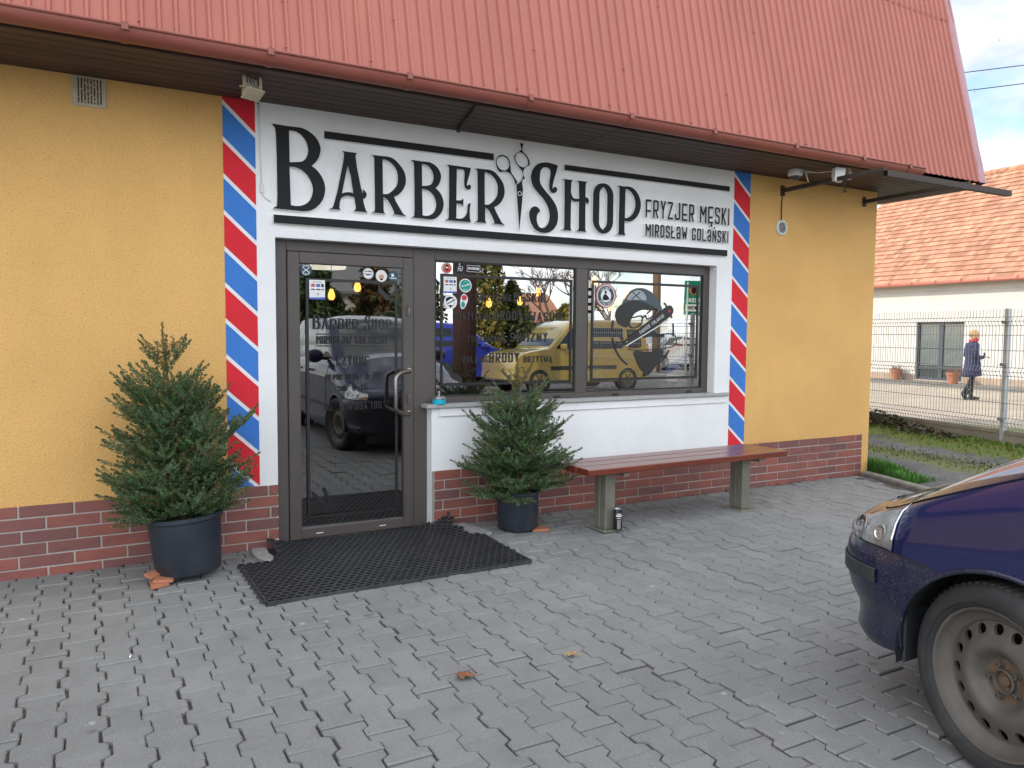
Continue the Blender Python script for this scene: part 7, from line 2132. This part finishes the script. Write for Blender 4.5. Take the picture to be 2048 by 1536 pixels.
# ---------------------------------------------------------------- the car park across the way, seen mirrored in the shop glass
def profile_car(name, label, cat, cx, cy, flip, W_, prof, belt, side_w, ws, paint, wheels, wr=.30, rw=None, strips=(), group=None):
    """prof: outline (x, z) nose at -x, counter-clockwise from the lower front; side_w: window outlines; ws: (x0,z0,x1,z1) windscreen segment"""
    H_ = max(p[1] for p in prof)
    root = thing(name, label, cat, (cx, cy, 0), group)
    f_ = -1 if flip else 1
    pc = cr_points(prof, 3, True)
    mx_ = sum(p[0] for p in pc) / len(pc); mz_ = sum(p[1] for p in pc) / len(pc)
    def yw(z): return (W_ / 2) * (1 - .15 * max(0, (z - belt) / (H_ - belt)) ** 1.2)
    lev = [(-1, .05), (-.97, .018), (-.88, 0), (.88, 0), (.97, .018), (1, .05)]
    mb = MB(); n_ = len(pc); vs = []
    for t, ins in lev:
        for (x, z) in pc:
            d_ = math.hypot(x - mx_, z - mz_); k = 1 - ins / d_
            X, Z = mx_ + (x - mx_) * k, mz_ + (z - mz_) * k
            vs.append((cx + f_ * X, cy + t * yw(Z), Z))
    fs_ = []
    for j in range(len(lev) - 1):
        for i in range(n_):
            q = (j * n_ + i, j * n_ + (i + 1) % n_, (j + 1) * n_ + (i + 1) % n_, (j + 1) * n_ + i)
            fs_.append(q if f_ < 0 else q[::-1])
    mb.add(vs, fs_, 0, True)
    tris = tessellate_polygon([[Vector((p[0], p[1], 0)) for p in pc]])
    mb.add(vs[:n_], [tuple(t) for t in tris], 0); mb.add(vs[-n_:], [tuple(t)[::-1] for t in tris], 0)
    P(mb, 'body', paint, root, angle=40)
    for wdw in side_w:
        for sy in (-1, 1):
            mb = MB(); pts = [(cx + f_ * x, cy + sy * (yw(z) + .004), z) for x, z in wdw]
            mb.add(pts, [tuple(range(len(pts)))]); P(mb, 'side_window', m_cglass, root)
    for (x0, z0, x1, z1) in ws:
        L_ = math.hypot(x1 - x0, z1 - z0); nx_, nz_ = -(z1 - z0) / L_ * .012, (x1 - x0) / L_ * .012
        if nz_ < 0: nx_, nz_ = -nx_, -nz_
        mb = MB(); mb.add([(cx + f_ * (x0 + nx_), cy - yw(z0) * .88, z0 + nz_), (cx + f_ * (x0 + nx_), cy + yw(z0) * .88, z0 + nz_), (cx + f_ * (x1 + nx_), cy + yw(z1) * .85, z1 + nz_), (cx + f_ * (x1 + nx_), cy - yw(z1) * .85, z1 + nz_)], [(0, 1, 2, 3)]); P(mb, 'windscreen', m_cglass, root)
    for (z0, z1, x0, x1, m_) in strips:
        for sy in (-1, 1):
            mb = MB(); mb.box(cx + f_ * x0, cx + f_ * x1, cy + sy * (W_ / 2 - .01), cy + sy * (W_ / 2 + .015), z0, z1, bev=.008); P(mb, 'side_strip', m_, root)
    for wx in wheels:
        for sy in (-1, 1):
            M = Matrix.Translation((cx + f_ * wx, cy + sy * (W_ / 2 - .10), wr)) @ Matrix.Rotation(R(-90 * sy), 4, 'X')
            mb = MB(); mb.lathe([(0, .04), (wr + .05, .04)], 28, M, 0); P(mb, 'wheel_arch', m_hole, root)
            mb = MB(); mb.lathe([(wr * .66, .05), (wr * .70, .112), (wr * .9, .115), (wr, .10), (wr, -.08)], 32, M); wh = P(mb, 'wheel', m_tyre, root, angle=40)
            mb = MB(); mb.lathe([(wr * .68, .10), (wr * .60, .085), (wr * .2, .10), (0, .10)], 32, M, 0)
            for k in range(7): mb.box(-.022, .022, wr * .12, wr * .62, .086, .108, 0, bev=.006, M=M @ Matrix.Rotation(2 * math.pi * k / 7, 4, 'Z'))
            P(mb, 'rim', rw or m_lampr, wh)
    xmin = min(p[0] for p in prof); xmax = max(p[0] for p in prof)
    for sy in (-1, 1):
        mb = MB(); mb.box(cx + f_ * (xmax - .10), cx + f_ * (xmax - .002), cy + sy * W_ * .40, cy + sy * (W_ / 2 + .002), .78, 1.08, bev=.02); P(mb, 'tail_light', m_redl, root)
        mb = MB(); mb.box(cx + f_ * (xmin + .06), cx + f_ * (xmin + .30), cy + sy * W_ * .34, cy + sy * (W_ / 2 - .02), .66, .80, bev=.03); P(mb, 'headlight', m_lampr, root)
        mb = MB(); mb.box(cx + f_ * (ws[0][0] + .25), cx + f_ * (ws[0][0] + .38), cy + sy * (W_ / 2), cy + sy * (W_ / 2 + .18), belt + .02, belt + .16, bev=.03); P(mb, 'wing_mirror', paint, root)
    return root
m_gold = pmat('gold_paint', (.42, .31, .085), .30, metal=.35, var=.04, coat=1.0)
m_cobalt = pmat('cobalt_paint', (.025, .05, .42), .30, metal=.2, var=.04, coat=1.0)
m_wpaint = pmat('white_car_paint', (.72, .72, .70), .30, var=.03, coat=1.0)
van = [(-1.98, .30), (-2.05, .52), (-2.02, .80), (-1.80, .98), (-1.25, 1.08), (-1.05, 1.12), (-.62, 1.52), (-.35, 1.72), (.0, 1.80), (.8, 1.83), (1.75, 1.80), (1.94, 1.72), (2.02, 1.25), (2.06, .80), (2.06, .42), (1.95, .30), (1.0, .24), (-1.0, .24)]
profile_car('parked_van', 'gold leisure activity van parked across the car park, mirrored in the shop window', 'van', 11.05, -11.45, False, 1.72, van, 1.06,
            [[(-.86, 1.10), (.02, 1.10), (.10, 1.20), (.10, 1.60), (-.28, 1.62), (-.44, 1.52)], [(.24, 1.10), (1.16, 1.10), (1.22, 1.18), (1.22, 1.62), (.22, 1.62)], [(1.36, 1.10), (1.74, 1.10), (1.80, 1.20), (1.76, 1.60), (1.34, 1.60)]],
            [(-1.0, 1.16, -.42, 1.66)], m_gold, (-1.32, 1.36), .30, m_rim, [(.58, .68, -1.0, 1.0, m_plast)])
mpv = [(-1.95, .30), (-2.05, .55), (-2.0, .80), (-1.7, .95), (-1.15, 1.08), (-.75, 1.38), (-.30, 1.66), (.3, 1.76), (1.1, 1.75), (1.72, 1.64), (1.98, 1.15), (2.06, .75), (2.0, .34), (1.0, .24), (-1.0, .24)]
profile_car('parked_hatchback', 'bright blue hatchback parked behind the gold van, mirrored in the window', 'car', 9.0, -14.6, True, 1.75, mpv, 1.05,
            [[(-.78, 1.10), (.05, 1.10), (.05, 1.58), (-.25, 1.56)], [(.15, 1.10), (1.0, 1.10), (1.0, 1.60), (.15, 1.60)], [(1.1, 1.12), (1.68, 1.18), (1.5, 1.56), (1.1, 1.58)]], [(-1.08, 1.14, -.38, 1.62), (1.94, 1.2, 1.76, 1.60)], m_cobalt, (-1.28, 1.28))
sed = [(-2.15, .30), (-2.22, .52), (-2.18, .72), (-1.6, .90), (-1.05, .98), (-.55, 1.25), (-.05, 1.44), (.45, 1.48), (.95, 1.42), (1.5, 1.14), (1.75, 1.05), (2.12, 1.0), (2.2, .72), (2.16, .36), (1.1, .22), (-1.1, .22)]
profile_car('parked_saloon', 'white saloon parked far across the car park behind the wooden pole', 'car', 22.4, -20.4, True, 1.78, sed, .98,
            [[(-.62, 1.0), (.15, 1.0), (.15, 1.38), (-.08, 1.36)], [(.24, 1.0), (1.25, 1.04), (.92, 1.34), (.24, 1.40)]], [(-1.0, 1.02, -.18, 1.40), (1.55, 1.12, 1.02, 1.40)], m_wpaint, (-1.35, 1.32), .31)

# trees across the car park: trunks with tapering limbs and leaf-sized faces
m_tbark = pmat('tree_bark', (.12, .085, .06), .95, var=.3, vscale=6, bump=.8, bscale=30)
m_btwig = pmat('bare_twig', (.17, .105, .085), .9, var=.25, island=.3)
m_con = [pmat('conifer_green', (.045, .075, .025), .7, var=.3, island=.4), pmat('conifer_brown', (.16, .09, .035), .8, var=.3, island=.4)]
m_thu = [pmat('thuja_gold', (.26, .20, .035), .7, var=.3, island=.4), pmat('thuja_green', (.10, .12, .025), .7, var=.3, island=.4)]
m_hed = [pmat('hedge_green', (.05, .085, .022), .7, var=.3, island=.5), pmat('hedge_olive', (.12, .12, .035), .7, var=.3, island=.5)]
def crown_cloud(n, fr, fz, size, nm, seed):
    """leaf clumps: fr(z, angle) outer radius; fz(u) height for u in 0..1"""
    g = np.random.default_rng(seed)
    z = fz(g.random(n)); an = g.random(n) * 2 * np.pi
    rr_ = np.array([fr(zz, aa) for zz, aa in zip(z, an)]) * (.35 + .65 * np.sqrt(g.random(n)))
    c = np.stack([rr_ * np.cos(an), rr_ * np.sin(an), z], 1)
    u = g.normal(size=(n, 3)); u /= np.linalg.norm(u, axis=1)[:, None]; v = np.cross(u, g.normal(size=(n, 3))); v /= np.linalg.norm(v, axis=1)[:, None]
    s = size * (.5 + g.random(n))[:, None]
    V = np.stack([c - u * s, c + v * s * .45, c + u * s, c - v * s * .45], 1)
    return V, g.integers(0, nm, n)
def quads_obj(name, V, M_, mats, root):
    n = len(V); me = bpy.data.meshes.new(name)
    me.vertices.add(n * 4); me.vertices.foreach_set('co', V.reshape(-1).astype(np.float32)); me.loops.add(n * 4); me.loops.foreach_set('vertex_index', np.arange(n * 4, dtype=np.int32))
    me.polygons.add(n); me.polygons.foreach_set('loop_start', np.arange(0, n * 4, 4, dtype=np.int32)); me.polygons.foreach_set('loop_total', np.full(n, 4, dtype=np.int32))
    for m in mats: me.materials.append(m)
    me.polygons.foreach_set('material_index', M_.astype(np.int32)); me.update(calc_edges=True); me.validate()
    o = bpy.data.objects.new(name, me); COL.objects.link(o); o.parent = root; return o
def leafy(name, label, x, y, h, fr, size, n, mats, seed, group, z0=.3, trunk=.12):
    root = thing(name, label, 'tree', (x, y, -.02), group)
    V, M_ = crown_cloud(n, fr, lambda u: z0 + (h - z0) * u ** 1.15, size, len(mats), seed)
    quads_obj('crown', V, M_, mats, root)
    mb = MB(); mb.tube([(0, 0, 0), (.03, 0, h * .4), (0, .02, h * .93)], [trunk, trunk * .7, .02], 8)
    for k in range(14):
        z = z0 + (h - z0) * k / 15; an = k * 2.4; r_ = fr(z, an) * .8
        mb.tube([(0, 0, z), (r_ * math.cos(an), r_ * math.sin(an), z + r_ * .15)], [trunk * .25, .008], 5)
    mb.build('trunk', m_tbark, root)
    return root
def tierr(h, rb, tiers):
    return lambda z, an: rb * (1 - z / h) * (1 + .28 * math.sin(z / h * tiers * 6.28) + .22 * math.sin(an * 5 + z * 3)) + .08
GR_ = 'trees across the car park'
leafy('spruce_tree', 'tall brown-tipped spruce beyond the car park, mirrored in the door', 8.5, -21.8, 4.6, tierr(4.6, 1.5, 9), .13, 5200, [m_con[0], m_con[1], m_con[1]], 3, GR_)
leafy('conifer_tree', 'low green conifer left of the tall spruce, mirrored in the door', 7.2, -22.6, 2.9, tierr(2.9, 1.5, 6), .13, 4200, [m_con[0], m_con[0], m_hed[1]], 4, GR_)
leafy('conifer_tree', 'dark green conifer at the left edge of the door reflection', 5.8, -19.5, 4.4, tierr(4.4, 1.5, 7), .14, 4200, [m_con[0], m_hed[0]], 5, GR_)
leafy('thuja_tree', 'golden columnar thuja behind the blue hatchback, mirrored in the window', 11.1, -16.3, 5.2, lambda z, an: .62 * min(1, (5.4 - z) / 2.2) * (1 + .16 * math.sin(an * 7 + z * 5)), .09, 6200, m_thu, 6, GR_)
leafy('thuja_tree', 'shorter green thuja beside the golden one', 12.5, -17.0, 3.2, lambda z, an: .75 * min(1, (3.4 - z) / 1.6) * (1 + .2 * math.sin(an * 6 + z * 4)), .09, 4200, [m_hed[0], m_hed[1]], 7, GR_)
leafy('conifer_tree', 'broad green conifer behind the brown post, mirrored in the window', 8.9, -17.2, 4.8, lambda z, an: 1.1 * min(1, (5.0 - z) / 2.5) * (1 + .22 * math.sin(an * 6 + z * 4)), .11, 5600, [m_hed[0], m_hed[1], m_con[0]], 8, GR_)
leafy('conifer_tree', 'golden green shrub behind the gold van, mirrored in the right window', 17.6, -21.5, 2.7, lambda z, an: 1.3 * min(1, (2.9 - z) / 1.6) * (1 + .2 * math.sin(an * 5 + z * 4)), .11, 3800, [m_thu[0], m_hed[1]], 9, GR_)
def bare_tree(label, x, y, h, spread, seed):
    root = thing('bare_tree', label, 'tree', (x, y, -.02), GR_)
    r_ = random.Random(seed); tk = MB(); br_ = MB()
    def grow(p, d, L, rad, lv):
        q = p + d * L + Vector((0, 0, .04 * L))
        mbx = tk if lv < 2 else br_
        mbx.tube([tuple(p), tuple((p + q) / 2 + Vector((r_.uniform(-.04, .04) * L, r_.uniform(-.04, .04) * L, 0))), tuple(q)], [rad, rad * .8, rad * .6], 6 if lv < 3 else 4, 0, True, False)
        if lv >= 5 or rad < .004: return
        for k in range(3 if lv < 4 else 4):
            ax = Vector((r_.gauss(0, 1), r_.gauss(0, 1), r_.gauss(0, .4))); ax = (ax - d * ax.dot(d)).normalized()
            nd = (d * .8 + ax * spread * r_.uniform(.5, 1.1) + Vector((0, 0, .18))).normalized()
            grow(p + (q - p) * r_.uniform(.55, 1.0), nd, L * r_.uniform(.55, .80), rad * .58, lv + 1)
    grow(Vector((0, 0, 0)), Vector((0, 0, 1)), h * .32, h * .020, 0)
    tk.build('trunk', m_tbark, root); br_.build('crown', m_btwig, root)
for i, (lb, x, y, h) in enumerate((('wide bare tree left of the wooden pole, mirrored in the window', 23.0, -31.5, 7.5), ('tall bare tree behind the white sign board, mirrored in the window', 26.5, -32.5, 8.2), ('bare tree behind the white saloon', 31.5, -28.0, 6.8), ('slim bare tree behind the red-roofed cottage', 36.0, -44.0, 8.0))):
    bare_tree(lb, x, y, h, .75, 20 + i)

# poles and signs over there
m_pole = pmat('weathered_pole_wood', (.20, .125, .075), .85, var=.25, vscale=5, stretch=(1, 1, .1), bump=.4, bscale=30)
pl = thing('wooden_pole', 'tall brown wooden power pole in front of the white saloon', 'pole', (19.7, -18.3, 0))
mb = MB(); mb.tube([(19.7, -18.3, -.1), (19.68, -18.3, 4), (19.72, -18.3, 9.5)], [.17, .15, .12], 14); P(mb, 'mast', m_pole, pl)
mb = MB(); mb.box(19.3, 20.1, -18.36, -18.24, 9.0, 9.12, bev=.01)
for k in (-.32, 0, .32): mb.lathe([(.02, 0), (.05, .03), (.03, .08), (0, .12)], 10, Matrix.Translation((19.7 + k, -18.3, 9.12)))
P(mb, 'crossarm', m_pole, pl)
mb = MB(); mb.box(19.50, 19.88, -18.46, -18.16, -.05, .75, bev=.02); P(mb, 'concrete_foot', m_conc, pl)
bp = thing('timber_post', 'thick dark red-brown timber post beside the parked car, mirrored in the left window', 'post', (5.95, -6.9, 0))
m_dpost = pmat('dark_red_timber', (.062, .030, .026), .8, var=.35, vscale=5, stretch=(4, 4, .4), bump=.5, bscale=60)
mb = MB(); mb.tube([(5.95, -6.9, -.05), (5.95, -6.9, 3), (5.95, -6.9, 5.2)], [.22, .215, .21], 20); P(mb, 'shaft', m_dpost, bp)
mb = MB(); mb.lathe([(0, .06), (.25, .05), (.27, 0), (.25, -.04)], 20, Matrix.Translation((5.95, -6.9, 5.2))); P(mb, 'cap', m_dpost, bp)
m_sgreen = pmat('sign_green', (.0, .20, .10), .5, var=.06); m_swhite = pmat('sign_white', (.72, .74, .72), .5, var=.05)
gs = thing('green_sign', 'green roadside sign board with portrait and white strip beyond the car park', 'sign', (18.7, -15.1, 0))
sx0, sx1, sz0, sz1, sy = 18.35, 19.10, 2.16, 3.34, -15.1
SM = Matrix.Translation((18.7, -15.1, 0)) @ Matrix.Rotation(R(180 + 8), 4, 'Z') @ Matrix.Translation((-18.7, 15.1, 0))
def smesh(fn, name, mats, root):
    mb = MB(); fn(mb); mb.v = [tuple(SM @ Vector(p)) for p in mb.v]; return P(mb, name, mats, root)
smesh(lambda m: m.box(sx0, sx1, sy, sy + .03, sz0, sz1, bev=.005), 'board', m_sgreen, gs)
def face_(m):
    m.prism([[(sx0 + .06, sz0 + .12), (sx1 - .06, sz0 + .12), (sx1 - .06, sz0 + .36), (sx0 + .06, sz0 + .36)]], sy - .004, None, 0, 0)
    text_mesh(m, 'CENTRUM', (sx0 + .12, sx1 - .12, sz0 + .18, sz0 + .30), sy - .007, None, t=.2, w=.5, mf=1, ms=1)
    text_mesh(m, 'PUDNI', (sx0 + .10, sx1 - .10, sz0 + .42, sz0 + .58), sy - .004, None, t=.2, w=.5, mf=0, ms=0)
    disc(m, (sx0 + sx1) / 2, sz0 + .84, .17, sy - .004, 2, 20, .15); disc(m, (sx0 + sx1) / 2, sz0 + .86, .10, sy - .007, 1, 20, .15)
smesh(face_, 'print', [m_swhite, m_face, m_org], gs)
mb = MB()
for k in (-.28, .28):
    mb = MB(); mb.tube([(18.7 + k, -15.14, -.05), (18.7 + k, -15.14, 3.3)], .03, 8); P(mb, 'leg', m_zinc, gs)
wsn = thing('white_sign', 'white sign board with dark lines standing behind the gold van', 'sign', (13.0, -13.6, 0))
SM = Matrix.Translation((13.0, -13.6, 0)) @ Matrix.Rotation(R(180), 4, 'Z') @ Matrix.Translation((-13.0, 13.6, 0))
smesh(lambda m: m.box(12.55, 13.45, -13.6, -13.57, 1.72, 3.05, bev=.005), 'board', m_swhite, wsn)
def lines_(m):
    for k, (a, b_) in enumerate(((.1, .8), (.1, .65), (.1, .72), (.1, .5))): m.prism([[(12.55 + a, 2.75 - k * .22), (12.55 + b_, 2.75 - k * .22), (12.55 + b_, 2.84 - k * .22), (12.55 + a, 2.84 - k * .22)]], -13.604, None, 0, 0)
    disc(m, 13.2, 1.88, .10, -13.604, 1, 16)
smesh(lines_, 'print', [m_face, m_sgreen], wsn)
mb = MB()
for k in (-.38, .38):
    mb = MB(); mb.tube([(13.0 + k, -13.63, -.05), (13.0 + k, -13.63, 3.0)], .03, 8); P(mb, 'leg', m_zinc, wsn)

# buildings over there
def block(name, label, x0, x1, y0, y1, h, wallm, roofm, ridge, wins_, group=None):
    rt_ = thing(name, label, 'building', ((x0 + x1) / 2, y1, 0), group)
    mb = MB(); mb.box(x0, x1, y0, y1, -.1, h)
    mb.add([(x0, y0, h), (x0, y1, h), (x0, (y0 + y1) / 2, h + ridge * .93)], [(0, 1, 2)]); mb.add([(x1, y0, h), (x1, y1, h), (x1, (y0 + y1) / 2, h + ridge * .93)], [(0, 2, 1)])
    P(mb, 'wall', wallm, rt_)
    mb = MB(); ym = (y0 + y1) / 2; o_ = .35
    for (ya, yb) in ((y1 + o_, ym), (y0 - o_, ym)):
        za = h - ridge * o_ / ((y1 - y0) / 2)
        v_ = [(x0 - o_, ya, za), (x1 + o_, ya, za), (x1 + o_, yb, h + ridge), (x0 - o_, yb, h + ridge)]
        mb.add(v_ + [(a, b_, c_ + .12) for a, b_, c_ in v_], [(0, 1, 2, 3), (4, 7, 6, 5), (0, 4, 5, 1), (1, 5, 6, 2), (3, 7, 4, 0)])
    P(mb, 'roof', roofm, rt_)
    for (a, b_, c_, d_) in wins_:
        mb = MB(); mb.box(a - .07, b_ + .07, y1 + .002, y1 + .05, c_ - .07, d_ + .07); wf = P(mb, 'window', m_anth, rt_)
        mb = MB(); mb.box(a, b_, y1 + .051, y1 + .056, c_, d_); P(mb, 'pane', m_hglass, wf)
m_groof = pmat('grey_roof', (.22, .22, .22), .8, var=.15)
block('white_building', 'white building with dark window behind the spruce, mirrored in the door', 4.0, 16.5, -42, -33.5, 3.6, m_cream, m_groof, 2.6, [(12.9, 14.5, 2.0, 3.0), (8.0, 9.6, 1.0, 2.4)])
block('red_roof_cottage', 'small cottage with red tile roof far behind the gold van', 28.5, 33.5, -52, -47, 2.6, m_cream, m_tile, 2.0, [(30, 31, 1.0, 2.0)])

# ---------------------------------------------------------------- things inside the shop
m_bulb = emat('glowing_filament', (1.0, .42, .09), 5.0)
m_brass = pmat('brass_socket', (.30, .18, .07), .35, metal=.8)
def bulb(label, x, y, z):
    r_ = thing('pendant_bulb', label, 'lamp', (x, y, z), 'filament bulbs hanging inside the shop')
    mb = MB(); mb.lathe([(0, -.055), (.020, -.05), (.032, -.028), (.030, 0), (.018, .03), (.012, .045)], 16, Matrix.Translation((x, y, z))); P(mb, 'glass', m_bulb, r_)
    mb = MB(); mb.lathe([(.016, .045), (.018, .06), (.016, .10), (.004, .11)], 12, Matrix.Translation((x, y, z))); mb.tube([(x, y, z + .11), (x, y, 2.79)], .004, 5); P(mb, 'socket', m_brass, r_)
bulb('glowing filament bulb under the word strzyżenie in the left window', 3.898, 2.2, 1.805)
bulb('glowing filament bulb left of the highest one in the left window', 4.287, 2.2, 1.837)
bulb('highest glowing filament bulb in the left window', 4.519, 2.2, 1.944)
bulb('glowing filament bulb at the top left of the right window', 4.801, 1.5, 2.045)
bulb('glowing filament bulb beside the cap of the emblem', 5.235, 1.5, 1.899)
bulb('glowing filament bulb below the round badge', 5.022, 1.5, 1.774)
bulb('glowing filament bulb behind the razor of the emblem', 5.664, 1.5, 1.789)
bulb('glowing filament bulb right of the sticker row in the door', 2.197, 1.5, 1.888)
bulb('glowing filament bulb by the payment sticker in the door', 1.958, 1.5, 1.808)
cl_ = thing('ceiling_lamp', 'round white ceiling lamp seen through the top of the door', 'lamp', (1.98, 1.8, 2.06))
mb = MB(); mb.lathe([(0, 0), (.19, 0), (.20, .02), (.19, .06), (.03, .07), (.02, .74)], 32, Matrix.Translation((1.98, 1.8, 2.055))); P(mb, 'shade', emat('lamp_diffuser', (1, .93, .80), 1.6), cl_, angle=40)
# rotating barber pole on the inner sill
po_ = thing('barber_pole', 'barber pole with white, blue and orange spiral stripes inside the right window', 'barber pole', (4.95, .34, .93))
m_pol, nt, b = new_mat('spiral_stripes')
tc_ = nt.nodes.new('ShaderNodeTexCoord'); sp = nt.nodes.new('ShaderNodeSeparateXYZ'); nt.links.new(tc_.outputs['Object'], sp.inputs[0])
at_ = nt.nodes.new('ShaderNodeMath'); at_.operation = 'ARCTAN2'; nt.links.new(sp.outputs['Y'], at_.inputs[0]); nt.links.new(sp.outputs['X'], at_.inputs[1])
m1 = nt.nodes.new('ShaderNodeMath'); m1.operation = 'MULTIPLY'; m1.inputs[1].default_value = 1 / 6.2832; nt.links.new(at_.outputs[0], m1.inputs[0])
m2 = nt.nodes.new('ShaderNodeMath'); m2.operation = 'MULTIPLY_ADD'; m2.inputs[1].default_value = -2.9; nt.links.new(sp.outputs['Z'], m2.inputs[0]); nt.links.new(m1.outputs[0], m2.inputs[2])
fr2 = nt.nodes.new('ShaderNodeMath'); fr2.operation = 'FRACT'; nt.links.new(m2.outputs[0], fr2.inputs[0])
cr = nt.nodes.new('ShaderNodeValToRGB'); cr.color_ramp.interpolation = 'CONSTANT'; el = cr.color_ramp.elements
el[0].position = 0; el[0].color = (.75, .75, .78, 1); el[1].position = .32; el[1].color = (.55, .12, .03, 1)
e = el.new(.52); e.color = (.75, .75, .78, 1); e = el.new(.76); e.color = (.04, .07, .55, 1)
nt.links.new(fr2.outputs[0], cr.inputs[0]); nt.links.new(cr.outputs[0], b.inputs['Base Color']); b.inputs['Roughness'].default_value = .25
b.inputs['Emission Strength'].default_value = .35; nt.links.new(cr.outputs[0], b.inputs['Emission Color'])
mb = MB(); mb.lathe([(.095, .10), (.095, .86)], 36); mb.build('cylinder', m_pol, po_)
mb = MB(); mb.lathe([(0, 0), (.11, 0), (.11, .07), (.10, .10), (0, .10)], 32); mb.lathe([(.095, .86), (.11, .88), (.10, .95), (.05, .99), (0, 1.0)], 32); mb.build('chrome_cap', m_chrome, po_, 40)
m_card = pmat('kraft_cardboard', (.42, .27, .16), .8, var=.1)
def shelf_box(name, label, cat, x0, x1, y0, y1, z1, m, extra=None, mats=None):
    r_ = thing(name, label, cat, ((x0 + x1) / 2, y0, .93)); mb = MB(); mb.box(x0, x1, y0, y1, .931, z1, bev=.003); P(mb, 'box', m, r_)
    if extra: mb = MB(); extra(mb, y0 - .0015); P(mb, 'print', mats, r_)
shelf_box('cardboard_box', 'small brown cardboard box at the left foot of the right window', 'box', 3.865, 3.955, .19, .26, 1.10, m_card)
shelf_box('gift_box', 'small white box with round emblem beside the brown cardboard box', 'box', 3.985, 4.075, .20, .24, 1.06, m_paper, lambda m, y: (disc(m, 4.03, 1.01, .022, y, 0, 16), ringp(m, 4.03, 1.01, .028, .032, y, 0, 20)), [m_face])
shelf_box('emblem_card', 'brown framed card with a white round emblem behind the small boxes', 'card', 3.88, 4.07, .28, .30, 1.18, m_card, lambda m, y: disc(m, 3.99, 1.10, .065, y, 0, 24), [m_paper])
shelf_box('voucher_card', 'dark voucher card with white field at the foot of the left window', 'card', 3.375, 3.60, .22, .225, 1.165, m_plast,
          lambda m, y: (text_mesh(m, 'VOUCHER', (3.39, 3.47, 1.135, 1.153), y, None, t=.2, w=.5), m.prism([[(3.385, 1.09), (3.475, 1.09), (3.475, 1.128), (3.385, 1.128)]], y, None, 0, 0), disc(m, 3.54, 1.12, .034, y, 0, 18)), [m_paper])
shelf_box('boxed_knife', 'flat pale box with a wooden handled knife in the left window', 'box', 3.33, 3.66, .18, .20, 1.04, m_card,
          lambda m, y: (m.prism([[(3.35, .955), (3.64, .955), (3.64, 1.03), (3.35, 1.03)]], y, None, 0, 0), m.prism([cr_points([(3.46, .985), (3.50, 1.0), (3.60, .998), (3.63, 1.01), (3.63, .985), (3.58, .975), (3.48, .972)], 3, True)], y - .001, None, 1, 1)), [m_oldwhite, pmat('knife_wood', (.22, .08, .03), .5)])
